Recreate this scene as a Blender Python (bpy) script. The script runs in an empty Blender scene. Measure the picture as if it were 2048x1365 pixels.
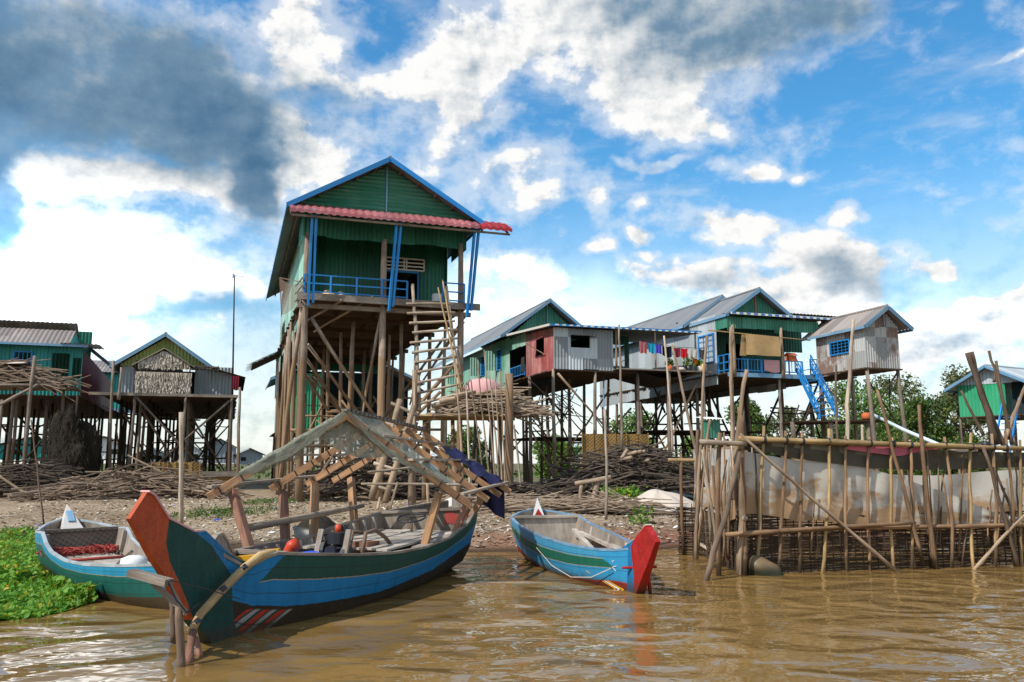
import bpy, bmesh, math, random
from mathutils import Vector, Matrix, noise as mnoise
rnd = random.Random(7)
sc = bpy.context.scene
col = sc.collection
# ------------------------------------------------------------------ camera
FPX = 1650.0; PITCH = math.atan(242.5/FPX); CP, SP = math.cos(PITCH), math.sin(PITCH); EYE = 2.0
cam_d = bpy.data.cameras.new('camera'); cam = bpy.data.objects.new('camera', cam_d); col.objects.link(cam)
cam.location = (0, 0, EYE); cam.rotation_euler = (math.pi/2 + PITCH, 0, 0)
cam_d.sensor_width = 36; cam_d.lens = 36*FPX/2048; cam_d.clip_end = 3000; cam_d.clip_start = .05
sc.camera = cam
# ------------------------------------------------------------------ light and exposure
SUN_EL, SUN_AZ = math.radians(48), math.radians(-127)      # azimuth from +Y towards +X
sd = (math.sin(SUN_AZ)*math.cos(SUN_EL), math.cos(SUN_AZ)*math.cos(SUN_EL), math.sin(SUN_EL))
sl = bpy.data.lights.new('sun', 'SUN'); sl.energy = 3.0; sl.angle = math.radians(.5); sl.color = (1, .95, .87)
so = bpy.data.objects.new('sun', sl); col.objects.link(so)
so.rotation_euler = Vector(sd).to_track_quat('Z', 'Y').to_euler()
vs = sc.view_settings; vs.view_transform = 'Standard'; vs.look = 'None'; vs.gamma = 1; vs.exposure = 0.65
sc.render.film_transparent = False
sc.cycles.max_bounces = 6; sc.cycles.transparent_max_bounces = 12; sc.cycles.caustics_reflective = False; sc.cycles.caustics_refractive = False

# ------------------------------------------------------------------ node helper
class G:
    def __init__(s, nt): s.nt = nt; nt.nodes.clear()
    def n(s, t, **k):
        x = s.nt.nodes.new(t)
        for a, b in k.items(): setattr(x, a, b)
        return x
    def put(s, sock, v):
        if hasattr(v, 'is_output'): s.nt.links.new(v, sock)
        elif v is not None:
            if isinstance(v, (tuple, list)) and len(v) == 3 and sock.type == 'RGBA': v = (*v, 1)
            sock.default_value = v
    def m(s, op, a, b=None, c=None, clamp=False):
        x = s.n('ShaderNodeMath', operation=op, use_clamp=clamp)
        for i, v in enumerate((a, b, c)):
            if v is not None: s.put(x.inputs[i], v)
        return x.outputs[0]
    def vm(s, op, a, b=None):
        x = s.n('ShaderNodeVectorMath', operation=op); s.put(x.inputs[0], a)
        if b is not None: s.put(x.inputs[3 if op == 'SCALE' else 1], b)
        return x.outputs[1] if op in ('LENGTH', 'DOT_PRODUCT') else x.outputs[0]
    def mix(s, f, a, b, mode='MIX'):
        x = s.n('ShaderNodeMix', data_type='RGBA', blend_type=mode)
        s.put(x.inputs[0], f); s.put(x.inputs[6], a); s.put(x.inputs[7], b); return x.outputs[2]
    def noise(s, vec, scale=1., detail=4., rough=.55, dist=0., colr=False):
        x = s.n('ShaderNodeTexNoise'); s.put(x.inputs['Vector'], vec); x.inputs['Scale'].default_value = scale
        x.inputs['Detail'].default_value = detail; x.inputs['Roughness'].default_value = rough; x.inputs['Distortion'].default_value = dist
        return x.outputs[1] if colr else x.outputs[0]
    def rng(s, v, a, b, c=0., d=1., smooth=True):
        x = s.n('ShaderNodeMapRange', interpolation_type='SMOOTHSTEP' if smooth else 'LINEAR')
        s.put(x.inputs[0], v)
        for i, q in enumerate((a, b, c, d)): s.put(x.inputs[1+i], q)
        return x.outputs[0]
    def ramp(s, f, stops, const=False):
        x = s.n('ShaderNodeValToRGB'); r = x.color_ramp; r.interpolation = 'CONSTANT' if const else 'LINEAR'
        while len(r.elements) < len(stops): r.elements.new(.5)
        for e, (p, c) in zip(r.elements, sorted(stops, key=lambda q: q[0])): e.position = p; e.color = (*c, 1)
        s.put(x.inputs[0], f); return x.outputs[0]
    def uv(s): return s.n('ShaderNodeUVMap').outputs[0]
    def pos(s): return s.n('ShaderNodeNewGeometry').outputs['Position']
    def island(s): return s.n('ShaderNodeNewGeometry').outputs['Random Per Island']
    def orand(s): return s.n('ShaderNodeObjectInfo').outputs['Random']
    def sep(s, v):
        x = s.n('ShaderNodeSeparateXYZ'); s.put(x.inputs[0], v); return x.outputs
    def comb(s, a, b, c=0.):
        x = s.n('ShaderNodeCombineXYZ')
        for i, v in enumerate((a, b, c)): s.put(x.inputs[i], v)
        return x.outputs[0]
    def scl(s, v, k): return s.vm('MULTIPLY', v, k)

# ------------------------------------------------------------------ sky with clouds (world)
W = bpy.data.worlds.new('World'); sc.world = W; W.use_nodes = True
g = G(W.node_tree)
def azel(px, py):
    u = (px-1024)/FPX; v = (682.5-py)/FPX
    d = Vector((u, CP - v*SP, SP + v*CP)).normalized()
    return math.atan2(d.x, d.y), math.asin(d.z)
dirv = g.n('ShaderNodeTexCoord').outputs['Generated']
dx, dy, dz = g.sep(dirv)[:3]
az = g.m('ARCTAN2', dx, dy); el = g.m('ARCSINE', dz)
sky = g.n('ShaderNodeTexSky', sky_type='NISHITA', sun_disc=False, sun_elevation=SUN_EL, sun_rotation=SUN_AZ, altitude=0, air_density=1.0, dust_density=.6, ozone_density=2.5)
hs = g.n('ShaderNodeHueSaturation'); hs.inputs['Saturation'].default_value = 1.3; hs.inputs['Value'].default_value = 1.0
g.put(hs.inputs['Color'], sky.outputs[0])
skyc = g.vm('MULTIPLY', hs.outputs[0], (.112, .140, .128))
pv = g.comb(az, g.m('MULTIPLY', el, 1.35), 0.)
wn = g.noise(pv, 8., 4., .55, colr=True)
wv = g.vm('ADD', g.comb(az, el, 0.), g.vm('MULTIPLY', g.vm('SUBTRACT', wn, (.5, .5, .5)), (.13, .10, 0)))
def blobs(lst):
    tot = None
    for (px, py, rx, ry, w, rot) in lst:
        a, e = azel(px, py)
        mp = g.n('ShaderNodeMapping', vector_type='TEXTURE')
        mp.inputs['Location'].default_value = (a, e, 0); mp.inputs['Rotation'].default_value = (0, 0, math.radians(-rot))
        mp.inputs['Scale'].default_value = (rx/FPX, ry/FPX, 1)
        g.put(mp.inputs['Vector'], wv)
        q = g.rng(g.vm('LENGTH', mp.outputs[0]), 1.25, .15, 0., w)
        tot = q if tot is None else g.m('ADD', tot, q)
    return tot
CL = [(180,150,430,190,1.0,8),(440,260,180,140,.7,40),(510,380,75,55,.55,40),(10,400,60,110,.8,0),
      (600,60,120,100,.7,-30),(720,160,170,50,.6,-12),(910,185,150,130,.95,-10),(960,120,70,60,.4,0),(570,310,120,80,.7,0),(700,300,110,100,.5,0),
      (1150,40,330,130,1.0,5),(1480,40,300,140,1.0,-4),(1280,200,150,80,.8,10),(1390,250,70,40,.5,10),(1700,40,120,80,.5,0),
      (200,350,330,45,.65,4),(100,490,280,100,.62,0),(330,540,200,70,.45,0),(520,560,240,80,.5,0),(250,640,420,60,.5,0),(560,450,170,50,.3,0),
      (1010,350,170,50,.55,-18),(880,320,90,45,.4,0),(1060,400,80,36,.6,0),(1190,400,55,50,.5,-30),(1195,478,55,26,.75,0),(1290,390,40,22,.55,-30),(1290,445,38,20,.65,0),(1300,485,30,16,.5,0),
      (1150,430,260,130,.16,0),(1030,540,170,60,.6,0),(1000,640,200,50,.45,0),
      (1480,325,60,28,.8,8),(1590,335,48,18,.6,0),(1300,320,110,14,.45,0),(1550,300,140,60,.14,0),(1470,460,85,42,.95,5),(1370,535,150,42,1.0,5),(1430,595,130,40,.7,0),
      (1620,530,120,90,1.1,15),(1690,415,60,32,.75,0),(1750,550,60,80,.8,30),(1860,545,52,36,.85,0),(1660,640,180,60,.9,0),
      (1950,640,210,65,1.0,-14),(2060,560,110,50,.8,-25),(1900,740,300,60,.6,0),(2030,85,50,12,.5,-10),(1330,660,200,30,.35,0),
      (-300,300,300,250,1.0,0),(2500,400,350,200,.7,0)]
dens = blobs(CL)
fa = g.noise(pv, 6., 4., .55); fb = g.noise(pv, 19., 9., .62)
fo = g.noise(g.vm('ADD', pv, (-.010, .013, 0)), 19., 6., .6); fl = g.noise(pv, 7., 3., .5)
back = g.rng(dy, .35, -.1, 0., .45)
dens = g.m('ADD', dens, back)
DK = [(130,140,450,160,.66,8),(400,230,200,170,.44,35),(510,390,60,60,.55,40),(10,410,60,100,.8,0),(-200,180,250,160,.9,0),
      (1480,30,380,140,.40,-5),(1650,60,200,80,.22,-5),(1250,20,180,60,.12,0),(1400,545,130,24,.32,8),(1690,570,90,55,.42,30),(1790,590,50,60,.3,0),(940,230,110,50,.14,0),
      (1950,690,220,30,.22,0),(650,590,120,40,.25,0),(420,590,140,50,.35,0),(480,620,220,50,.28,0),(640,190,130,60,.34,0)]
dk = g.m('MINIMUM', blobs(DK), .58)
dd = g.m('ADD', g.m('ADD', dens, .05), g.m('ADD', g.m('MULTIPLY', g.m('SUBTRACT', fa, .5), 1.2), g.m('MULTIPLY', g.m('SUBTRACT', fb, .5), g.rng(dk, .55, .1, .4, 1.45))))
soft = g.m('ADD', .76, g.m('MULTIPLY', dk, .55))
mask = g.rng(dd, .36, soft)
mask = g.m('MAXIMUM', mask, g.rng(dd, .0, .55, 0., .5))
thin = g.m('MULTIPLY', g.rng(g.noise(g.vm('MULTIPLY', pv, (1., 2.6, 1.)), 5., 6., .62), .48, .82, 0., .6), g.rng(el, .75, .2, .25, 1.))
mask = g.m('MAXIMUM', mask, thin)
mask = g.m('MAXIMUM', mask, g.rng(el, .36, .0, 0., .85))
dark = g.m('ADD', dk, g.m('MULTIPLY', g.m('SUBTRACT', fl, .5), .5))
dark = g.m('ADD', dark, g.rng(dd, .75, 1.9, -.02, .20))
relief = g.m('MULTIPLY', g.m('SUBTRACT', fb, fo), 1.25)
bright = g.m('ADD', g.m('SUBTRACT', .97, dark), g.m('MULTIPLY', relief, g.rng(dk, .6, .0, .35, 1.)))
ccol = g.ramp(bright, [(0., (.030, .075, .14)), (.22, (.055, .122, .205)), (.42, (.115, .19, .27)), (.6, (.28, .33, .375)), (.76, (.435, .46, .48)), (.9, (.555, .56, .56)), (1., (.63, .63, .62))])
glow = g.m('ADD', 1.0, blobs([(100,540,420,150,1.7,0),(-300,460,400,260,2.4,0),(1000,600,420,100,1.3,0),(1900,650,300,90,.5,0)]))
ccol = g.vm('SCALE', ccol, glow)
out = g.mix(mask, skyc, ccol)
bg = g.n('ShaderNodeBackground'); g.put(bg.inputs[0], out); bg.inputs[1].default_value = 1.0
wo = g.n('ShaderNodeOutputWorld'); g.put(wo.inputs[0], bg.outputs[0])

# ------------------------------------------------------------------ pixel / space helpers
def ray(px, py):
    u = (px-1024)/FPX; v = (682.5-py)/FPX
    return Vector((u, CP - v*SP, SP + v*CP))
def P(px, py, Y):
    r = ray(px, py); return Vector((0, 0, EYE)) + r*(Y/r.y)
def PZ(px, py, z):
    r = ray(px, py); return Vector((0, 0, EYE)) + r*((z-EYE)/r.z)
TH = math.atan(564/FPX*CP)
EX = Vector((math.cos(TH), math.sin(TH), 0)); DX = Vector((-math.sin(TH), math.cos(TH), 0)); Z = Vector((0, 0, 1))
class Frame:
    def __init__(s, o, rot=0.):
        s.o = Vector((o[0], o[1], 0)); r = Matrix.Rotation(rot, 3, 'Z'); s.ex = r @ EX; s.dx = r @ DX
    def __call__(s, a, b, z): return s.o + s.ex*a + s.dx*b + Z*z
    def onb(s, px, py, b):
        r = ray(px, py); o = s.o + DX*b; t = o.dot(DX)/r.dot(DX); q = r*t
        return (q-o).dot(EX), EYE + q.z
    def ona(s, px, py, a):
        r = ray(px, py); o = s.o + EX*a; t = o.dot(EX)/r.dot(EX); q = r*t
        return (q-o).dot(DX), EYE + q.z

# ------------------------------------------------------------------ objects
LOC = {}
def thing(name, label, cat, loc, group=None):
    o = bpy.data.objects.new(name, None); o.empty_display_size = .2; col.objects.link(o); loc = xf(Vector(loc)); o.location = loc
    LOC[o] = Vector(loc); o['label'] = label; o['category'] = cat
    if group: o['group'] = group
    return o
XF = None                                        # (old corner, new corner, factor): house and contents scaled about the camera
def xf(p): return p if XF is None else XF[1]+(Vector(p)-XF[0])*XF[2]
class MB:
    def __init__(s): s.v = []; s.f = []; s.u = []; s.mi = []
    def face(s, pts, uv=None, mi=0):
        i = len(s.v); s.v += [Vector(p) for p in pts]; s.f.append(tuple(range(i, i+len(pts))))
        if uv is None:
            p0 = Vector(pts[0]); ex = (Vector(pts[1])-p0); L = ex.length or 1; ex = ex/L
            nn = ex.cross(Vector(pts[-1])-p0); ey = nn.cross(ex)
            ey = ey.normalized() if ey.length > 1e-9 else Z
            uv = [((Vector(p)-p0).dot(ex), (Vector(p)-p0).dot(ey)) for p in pts]
        s.u += list(uv); s.mi.append(mi)
    def idx(s, verts, faces, uvs, mi=0):
        i = len(s.v); s.v += [Vector(p) for p in verts]
        for f in faces:
            s.f.append(tuple(i+k for k in f)); s.u += [uvs[k] for k in f]; s.mi.append(mi)
    def bar(s, p0, p1, w, h=None, up=Z, mi=0):
        p0 = Vector(p0); p1 = Vector(p1); h = h or w; d = p1-p0; L = d.length; d = d/L
        x = d.cross(Vector(up))
        if x.length < 1e-3: x = d.cross(Vector((1, 0, 0)))
        x.normalize(); y = x.cross(d)
        c = [x*w/2+y*h/2, -x*w/2+y*h/2, -x*w/2-y*h/2, x*w/2-y*h/2]
        A = [p0+q for q in c]; B = [p1+q for q in c]; k = rnd.random()*7
        for i in range(4):
            j = (i+1) % 4; ww = w if i % 2 == 0 else h
            s.face([A[i], A[j], B[j], B[i]], [(i*ww+k, 0), (i*ww+ww+k, 0), (i*ww+ww+k, L), (i*ww+k, L)], mi)
        s.face(A[::-1], mi=mi); s.face(B, mi=mi)
    def box(s, c, sx, sy, sz, ex=EX, ey=DX, mi=0):
        c = Vector(c); s.bar(c - ey*sy/2, c + ey*sy/2, sx, sz, Z, mi) if ey.z == 0 else None
    def tube(s, pts, r, n=7, cap=True, mi=0, smoothend=False):
        pts = [Vector(p) for p in pts]; m = len(pts)
        if not isinstance(r, (list, tuple)): r = [r]*m
        V = []; U = []; Fs = []; L = 0; ph = rnd.random()*6; x = None; k = rnd.random()*9
        for i in range(m):
            d = (pts[min(i+1, m-1)]-pts[max(i-1, 0)])
            d = d.normalized() if d.length > 1e-9 else Z
            if x is None: x = d.cross(Z if abs(d.z) < .9 else Vector((1, 0, 0)))
            else: x = x - d*x.dot(d)
            x.normalize(); y = d.cross(x)
            if i: L += (pts[i]-pts[i-1]).length
            for j in range(n+1):
                a = ph+2*math.pi*j/n; V.append(pts[i]+(x*math.cos(a)+y*math.sin(a))*r[i]); U.append((k+2*math.pi*r[i]*j/n, L+k))
        for i in range(m-1):
            for j in range(n):
                q = i*(n+1)+j; Fs.append((q, q+1, q+n+2, q+n+1))
        if cap: Fs.append(tuple(range(n-1, -1, -1))); Fs.append(tuple((m-1)*(n+1)+j for j in range(n)))
        s.idx(V, Fs, U, mi)
    def stick(s, p0, p1, r0, r1=None, bend=.02, n=7, seg=5, mi=0, R=None):
        R = R or rnd; p0 = Vector(p0); p1 = Vector(p1); L = (p1-p0).length; r1 = r1 or r0*.8; pts = []; rs = []
        o1 = Vector((R.uniform(-1, 1), R.uniform(-1, 1), R.uniform(-.3, .3)))*bend*L
        for i in range(seg+1):
            t = i/seg; w = Vector((R.uniform(-1, 1), R.uniform(-1, 1), 0))*bend*L*.35*(0 if i in (0, seg) else 1)
            pts.append(p0.lerp(p1, t)+o1*math.sin(math.pi*t)+w); rs.append((r0+(r1-r0)*t)*R.uniform(.9, 1.1))
        s.tube(pts, rs, n, mi=mi)
    def grid(s, fn, nu, nv, uvs=(1, 1), mi=0):
        V = []; U = []; Fs = []
        for i in range(nu+1):
            for j in range(nv+1):
                V.append(fn(i/nu, j/nv)); U.append((i/nu*uvs[0], j/nv*uvs[1]))
        for i in range(nu):
            for j in range(nv):
                q = i*(nv+1)+j; Fs.append((q, q+nv+1, q+nv+2, q+1))
        s.idx(V, Fs, U, mi)
    def corr(s, o, u, v, W_, base, top, holes=(), period=.15, amp=.02, mi=0, nrm=None):
        o = Vector(o); u = Vector(u).normalized(); v = Vector(v).normalized(); nn = nrm or u.cross(v)
        bf = base if callable(base) else (lambda x: base); tf = top if callable(top) else (lambda x: top)
        n = max(2, int(round(W_/period*4))); xs = [W_*i/n for i in range(n+1)]
        for h in holes: xs += [h[0], h[1]]
        xs = sorted(set(round(x, 4) for x in xs if -1e-6 <= x <= W_+1e-6))
        def pt(x, y): return o+u*x+v*y+nn*(amp*math.sin(2*math.pi*x/period))
        if v.z > .99 and base is not None and W_ > 1.2:
            b0 = bf; hs_ = [rnd.random() for _ in range(int(W_/.82)+2)]; bf = lambda x: b0(x)-.06*hs_[int(max(0, x)/.82)]
        for x0, x1 in zip(xs, xs[1:]):
            xm = (x0+x1)/2; iv = [(0., 1.)]; cuts = sorted((h[2], h[3]) for h in holes if h[0] < xm < h[1])
            segs = []; prev = ('b',)
            for c in cuts: segs.append((prev, ('c', c[0]))); prev = ('c', c[1])
            segs.append((prev, ('t',)))
            def val(k, x): return bf(x) if k[0] == 'b' else tf(x) if k[0] == 't' else min(max(k[1], bf(x)), tf(x))
            for a, b in segs:
                y = [val(a, x0), val(a, x1), val(b, x1), val(b, x0)]
                if max(y[3]-y[0], y[2]-y[1]) < 1e-4: continue
                s.face([pt(x0, y[0]), pt(x1, y[1]), pt(x1, y[2]), pt(x0, y[3])], [(x0, y[0]), (x1, y[1]), (x1, y[2]), (x0, y[3])], mi)
    def build(s, name, mat, parent=None, smooth=False, loc=None):
        o0 = LOC[parent] if parent is not None else xf(Vector(loc or (0, 0, 0)))
        if XF is not None: s.v = [xf(p) for p in s.v]
        me = bpy.data.meshes.new(name); me.from_pydata([tuple(p-o0) for p in s.v], [], s.f)
        ul = me.uv_layers.new(name='UVMap'); fl = [c for q in s.u for c in q]; ul.data.foreach_set('uv', fl)
        ms = mat if isinstance(mat, (list, tuple)) else [mat]
        for q in ms: me.materials.append(q)
        me.polygons.foreach_set('material_index', s.mi)
        if smooth: me.polygons.foreach_set('use_smooth', [True]*len(me.polygons))
        me.update(); o = bpy.data.objects.new(name, me); col.objects.link(o)
        if parent is not None: o.parent = parent
        else: o.location = o0
        LOC[o] = o0; return o
def tag(o, label=None, cat=None, group=None, kind=None):
    for k, v in (('label', label), ('category', cat), ('group', group), ('kind', kind)):
        if v: o[k] = v
    return o
def single(mb, name, mat, label, cat, group=None, smooth=False, loc=None):
    if loc is None:
        n = len(mb.v); c = sum((p for p in mb.v), Vector())/n; loc = Vector((c.x, c.y, min(p.z for p in mb.v)))
    return tag(mb.build(name, mat, None, smooth, loc), label, cat, group)
# ------------------------------------------------------------------ materials
def MAT(name, fn, rough=.75, spec=.25, metal=0., two=False):
    m = bpy.data.materials.new(name); m.use_nodes = True; g = G(m.node_tree)
    r = fn(g); ex = {}
    if isinstance(r, tuple) and len(r) == 2 and isinstance(r[1], dict): r, ex = r
    b = g.n('ShaderNodeBsdfPrincipled'); g.put(b.inputs['Base Color'], r)
    g.put(b.inputs['Roughness'], ex.get('rough', rough)); b.inputs['Specular IOR Level'].default_value = spec; b.inputs['Metallic'].default_value = metal
    if 'bump' in ex:
        bp = g.n('ShaderNodeBump'); bp.inputs['Strength'].default_value = ex.get('bs', .5); bp.inputs['Distance'].default_value = ex.get('bd', .02)
        g.put(bp.inputs['Height'], ex['bump']); g.put(b.inputs['Normal'], bp.outputs[0])
    sh = b.outputs[0]
    if 'transl' in ex:
        t = g.n('ShaderNodeBsdfTranslucent'); g.put(t.inputs[0], r); x = g.n('ShaderNodeMixShader')
        g.put(x.inputs[0], ex['transl']); g.put(x.inputs[1], sh); g.put(x.inputs[2], t.outputs[0]); sh = x.outputs[0]
    if 'alpha' in ex:
        t = g.n('ShaderNodeBsdfTransparent'); x = g.n('ShaderNodeMixShader')
        g.put(x.inputs[0], ex['alpha']); g.put(x.inputs[1], t.outputs[0]); g.put(x.inputs[2], sh); sh = x.outputs[0]
    o = g.n('ShaderNodeOutputMaterial'); g.put(o.inputs[0], sh); return m
def wood(name, a, b, mud=None, mudz=6.0, var=.5):
    def fn(g):
        u = g.vm('ADD', g.uv(), g.comb(g.m('MULTIPLY', g.orand(), 37.), 0., g.m('MULTIPLY', g.orand(), 11.)))
        n1 = g.noise(g.scl(u, (22., 1.6, 1.)), 1., 5., .65); n2 = g.noise(g.pos(), 1.3, 4., .6)
        c = g.mix(g.rng(n1, .3, .72), a, b)
        c = g.mix(g.rng(n2, .35, .7), c, g.mix(.5, c, (.05, .035, .025)))
        if mud:
            z = g.sep(g.pos())[2]; e = g.m('ADD', z, g.m('MULTIPLY', g.m('SUBTRACT', g.noise(g.pos(), 2.2, 4.), .5), 1.2))
            c = g.mix(g.rng(e, mudz+.12, mudz-.12, 0., .8), c, g.mix(n1, mud, tuple(q*.55 for q in mud)))
        k = g.m('ADD', 1-var/2, g.m('MULTIPLY', g.orand(), var))
        c = g.vm('SCALE', c, k)
        return c, dict(bump=n1, bs=.6, bd=.02)
    return MAT(name, fn, .85, .15)
def painted(name, c, fade, amt=.5, rust=0., rough=.45, grime=.35):
    def fn(g):
        u = g.uv(); p = g.pos()
        st = g.noise(g.scl(u, (7., .35, 1.)), 1., 5., .65); big = g.noise(p, .55, 5., .6)
        k = g.m('MULTIPLY', g.rng(g.m('ADD', g.m('MULTIPLY', st, .55), g.m('MULTIPLY', big, .5)), .40, .68), amt)
        q = g.mix(k, c, fade); sh = g.n('ShaderNodeTexWhiteNoise'); g.put(sh.inputs['Vector'], g.comb(g.m('FLOOR', g.m('DIVIDE', g.sep(u)[0], .82)), g.m('MULTIPLY', g.orand(), 50.), 0.)); q = g.vm('SCALE', q, g.m('ADD', .78, g.m('MULTIPLY', sh.outputs['Value'], .44)))
        q = g.mix(g.rng(g.m('FRACT', g.m('DIVIDE', g.sep(u)[0], .82)), .045, .0, 0., .6), q, tuple(v*.3 for v in c))
        q = g.mix(g.m('MULTIPLY', g.rng(g.noise(g.scl(u, (3., .8, 1.)), 1., 6., .7), .5, .75), grime), q, tuple(v*.4 for v in c))
        if rust:
            rr = g.rng(g.noise(g.scl(p, (1., 1., .6)), 1.6, 6., .68), .72-rust*.3, .82-rust*.3)
            q = g.mix(rr, q, g.mix(st, (.22, .07, .025), (.10, .04, .02)))
        return q, dict(bump=st, bs=.15)
    return MAT(name, fn, rough, .4)
def galv(name, base=(.42, .46, .48), cw=.75, ch=1.7, rust=.35, spread=.35):
    def fn(g):
        u = g.uv(); x, y, _ = g.sep(u)[:3]
        cell = g.comb(g.m('FLOOR', g.m('DIVIDE', x, cw)), g.m('FLOOR', g.m('DIVIDE', g.m('ADD', y, g.m('MULTIPLY', g.orand(), 3.)), ch)), g.m('MULTIPLY', g.orand(), 40.))
        wn = g.n('ShaderNodeTexWhiteNoise'); g.put(wn.inputs['Vector'], cell); w = wn.outputs['Value']
        st = g.noise(g.scl(u, (9., .4, 1.)), 1., 5., .65)
        c = g.vm('SCALE', base, g.m('ADD', 1-spread, g.m('MULTIPLY', w, spread*1.6)))
        c = g.mix(g.rng(st, .4, .75, 0., .45), c, tuple(v*.5 for v in base))
        wr = g.n('ShaderNodeSeparateColor'); g.put(wr.inputs[0], wn.outputs['Color'])
        rp = g.m('ADD', g.m('MULTIPLY', g.rng(wr.outputs[1], .55, .95), .22*rust*2), g.noise(g.scl(u, (1.6, .9, 1.)), 1., 6., .7))
        rk = g.rng(rp, .80-.28*rust, .95-.28*rust, 0., .85)
        c = g.mix(rk, c, g.mix(st, (.23, .105, .055), (.11, .06, .045)))
        return c, dict(bump=st, bs=.1)
    return MAT(name, fn, .5, .45)
def plain(name, c, var=.25, rough=.7, spec=.3, scale=6., isl=0., **ex):
    def fn(g):
        n = g.noise(g.pos(), scale, 5., .6); k = g.m('ADD', 1-var, g.m('MULTIPLY', n, 2*var))
        if isl: k = g.m('MULTIPLY', k, g.m('ADD', 1-isl/2, g.m('MULTIPLY', g.island(), isl)))
        return g.vm('SCALE', c, k), dict(bump=n, bs=.25, **ex)
    return MAT(name, fn, rough, spec)
def leafy(name, c, c2, c3=None, tr=.25):
    def fn(g):
        i = g.island(); n = g.noise(g.pos(), .45, 4.)
        q = g.mix(i, c, c2); q = g.mix(g.rng(n, .4, .65, 0., .7), q, c)
        if c3: q = g.mix(g.rng(i, .9, .96), q, c3)
        return q, dict(transl=tr)
    return MAT(name, fn, .55, .3)
M = {}
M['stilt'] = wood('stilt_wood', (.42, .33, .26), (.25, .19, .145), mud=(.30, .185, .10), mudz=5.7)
M['stilt_dark'] = wood('stilt_dark_wood', (.06, .045, .036), (.028, .022, .018), mud=(.06, .04, .025), mudz=4.2)  # smoked wood, darkened further to carry the shadow under the houses
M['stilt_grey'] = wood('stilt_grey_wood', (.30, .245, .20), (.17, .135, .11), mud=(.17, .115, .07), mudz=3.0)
M['pole'] = wood('pole_wood', (.42, .31, .21), (.24, .165, .11))
M['pole_pale'] = wood('pale_pole_wood', (.50, .41, .32), (.30, .23, .17))
M['pole_dark'] = wood('dark_pole_wood', (.20, .14, .10), (.10, .07, .05))
M['pen_pole'] = wood('pen_pole_wood', (.40, .25, .14), (.21, .13, .08), mud=(.05, .035, .02), mudz=.32)
M['woven'] = wood('woven_stick', (.105, .07, .045), (.05, .034, .022), var=.1)
M['bamboo'] = wood('bamboo', (.55, .38, .19), (.38, .25, .11))
M['plank'] = wood('plank', (.34, .29, .24), (.22, .18, .15), var=.3)
M['deckwood'] = wood('deck_plank', (.60, .53, .45), (.42, .36, .30), var=.3)
M['newwood'] = wood('canopy_wood', (.52, .30, .16), (.36, .20, .11), var=.45)
M['redwood'] = wood('post_red_wood', (.34, .17, .11), (.22, .11, .08), var=.3)
M['underfloor'] = wood('floor_slat_wood', (.11, .068, .04), (.05, .032, .02), var=.2)  # slat colour deepened to hold the shade beneath the floors
M['brush'] = wood('brushwood', (.30, .22, .16), (.15, .11, .08), var=.2)
M['brush_dark'] = wood('dark_brushwood', (.15, .115, .09), (.075, .058, .045), var=.2)
M['brush_pale'] = wood('pale_firewood', (.46, .36, .27), (.30, .21, .14), var=.2)
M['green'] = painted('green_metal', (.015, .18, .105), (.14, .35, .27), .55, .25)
M['green_shaded'] = painted('shaded_green_metal', (.010, .12, .072), (.04, .20, .14), .3, .2)  # shaded copy of the green sheet, for walls out of the sun
M['green_sunlit_faded'] = painted('sunlit_faded_green_metal', (.12, .36, .26), (.46, .58, .50), .85)  # pale base paints sun glare on left walls, plus faded streaks
M['green_bright'] = painted('bright_green_metal', (.015, .27, .12), (.10, .36, .22), .4)
M['teal'] = painted('teal_metal', (.01, .22, .20), (.05, .34, .30), .5)
M['olive'] = painted('olive_metal', (.26, .32, .10), (.34, .38, .17), .4)
M['maroon'] = painted('maroon_metal', (.10, .012, .02), (.16, .05, .05), .4)
M['red_panel'] = painted('faded_red_metal', (.27, .055, .055), (.52, .30, .28), .8)
M['tile_pink'] = painted('faded_red_tile', (.30, .082, .092), (.42, .18, .18), .7, grime=.2)
M['tile_red'] = painted('new_red_tile', (.34, .016, .018), (.36, .05, .04), .3, grime=.15)
M['blue'] = painted('blue_paint', (.008, .18, .50), (.05, .28, .55), .4, grime=.12)
M['roofmetal'] = galv('grey_roof_metal', (.20, .205, .21), .9, 6., .10, .16)
M['roofbrown'] = galv('weathered_roof_metal', (.27, .23, .205), .8, 2.0, .55, .3)
M['galv'] = galv('galvanised_sheet', (.42, .46, .48), .8, 1.05, .12, .55)
M['galv_light'] = galv('pale_galvanised_sheet', (.40, .445, .47), .8, 5., .12, .25)
M['galv_rust'] = galv('rusty_galvanised_sheet', (.38, .38, .37), .62, 1.15, .62, .4)
M['blueroof'] = painted('blue_grey_trim', (.10, .24, .38), (.30, .40, .48), .6)
M['white'] = plain('white_paint', (.74, .74, .72), .1)
M['cream'] = plain('cream_metal', (.60, .57, .50), .12)
M['black'] = plain('dark_iron', (.02, .02, .022), .3, .45, .5)
M['thatch'] = MAT('thatch', lambda g: (g.mix(g.rng(g.noise(g.scl(g.uv(), (14., 2., 1.)), 1., 5., .7), .3, .7), (.60, .54, .46), (.22, .18, .14)), dict(bump=g.noise(g.scl(g.uv(), (20., 2., 1.)), 1., 4.), bs=.8)), .9, .1)
M['thatch_leaf'] = MAT('thatch_strips', lambda g: g.mix(g.island(), (.62, .55, .47), (.20, .16, .12)), .9, .1)
M['thatch_dark'] = MAT('dark_thatch_strips', lambda g: g.mix(g.island(), (.13, .105, .085), (.04, .032, .026)), .9, .1)
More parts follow.
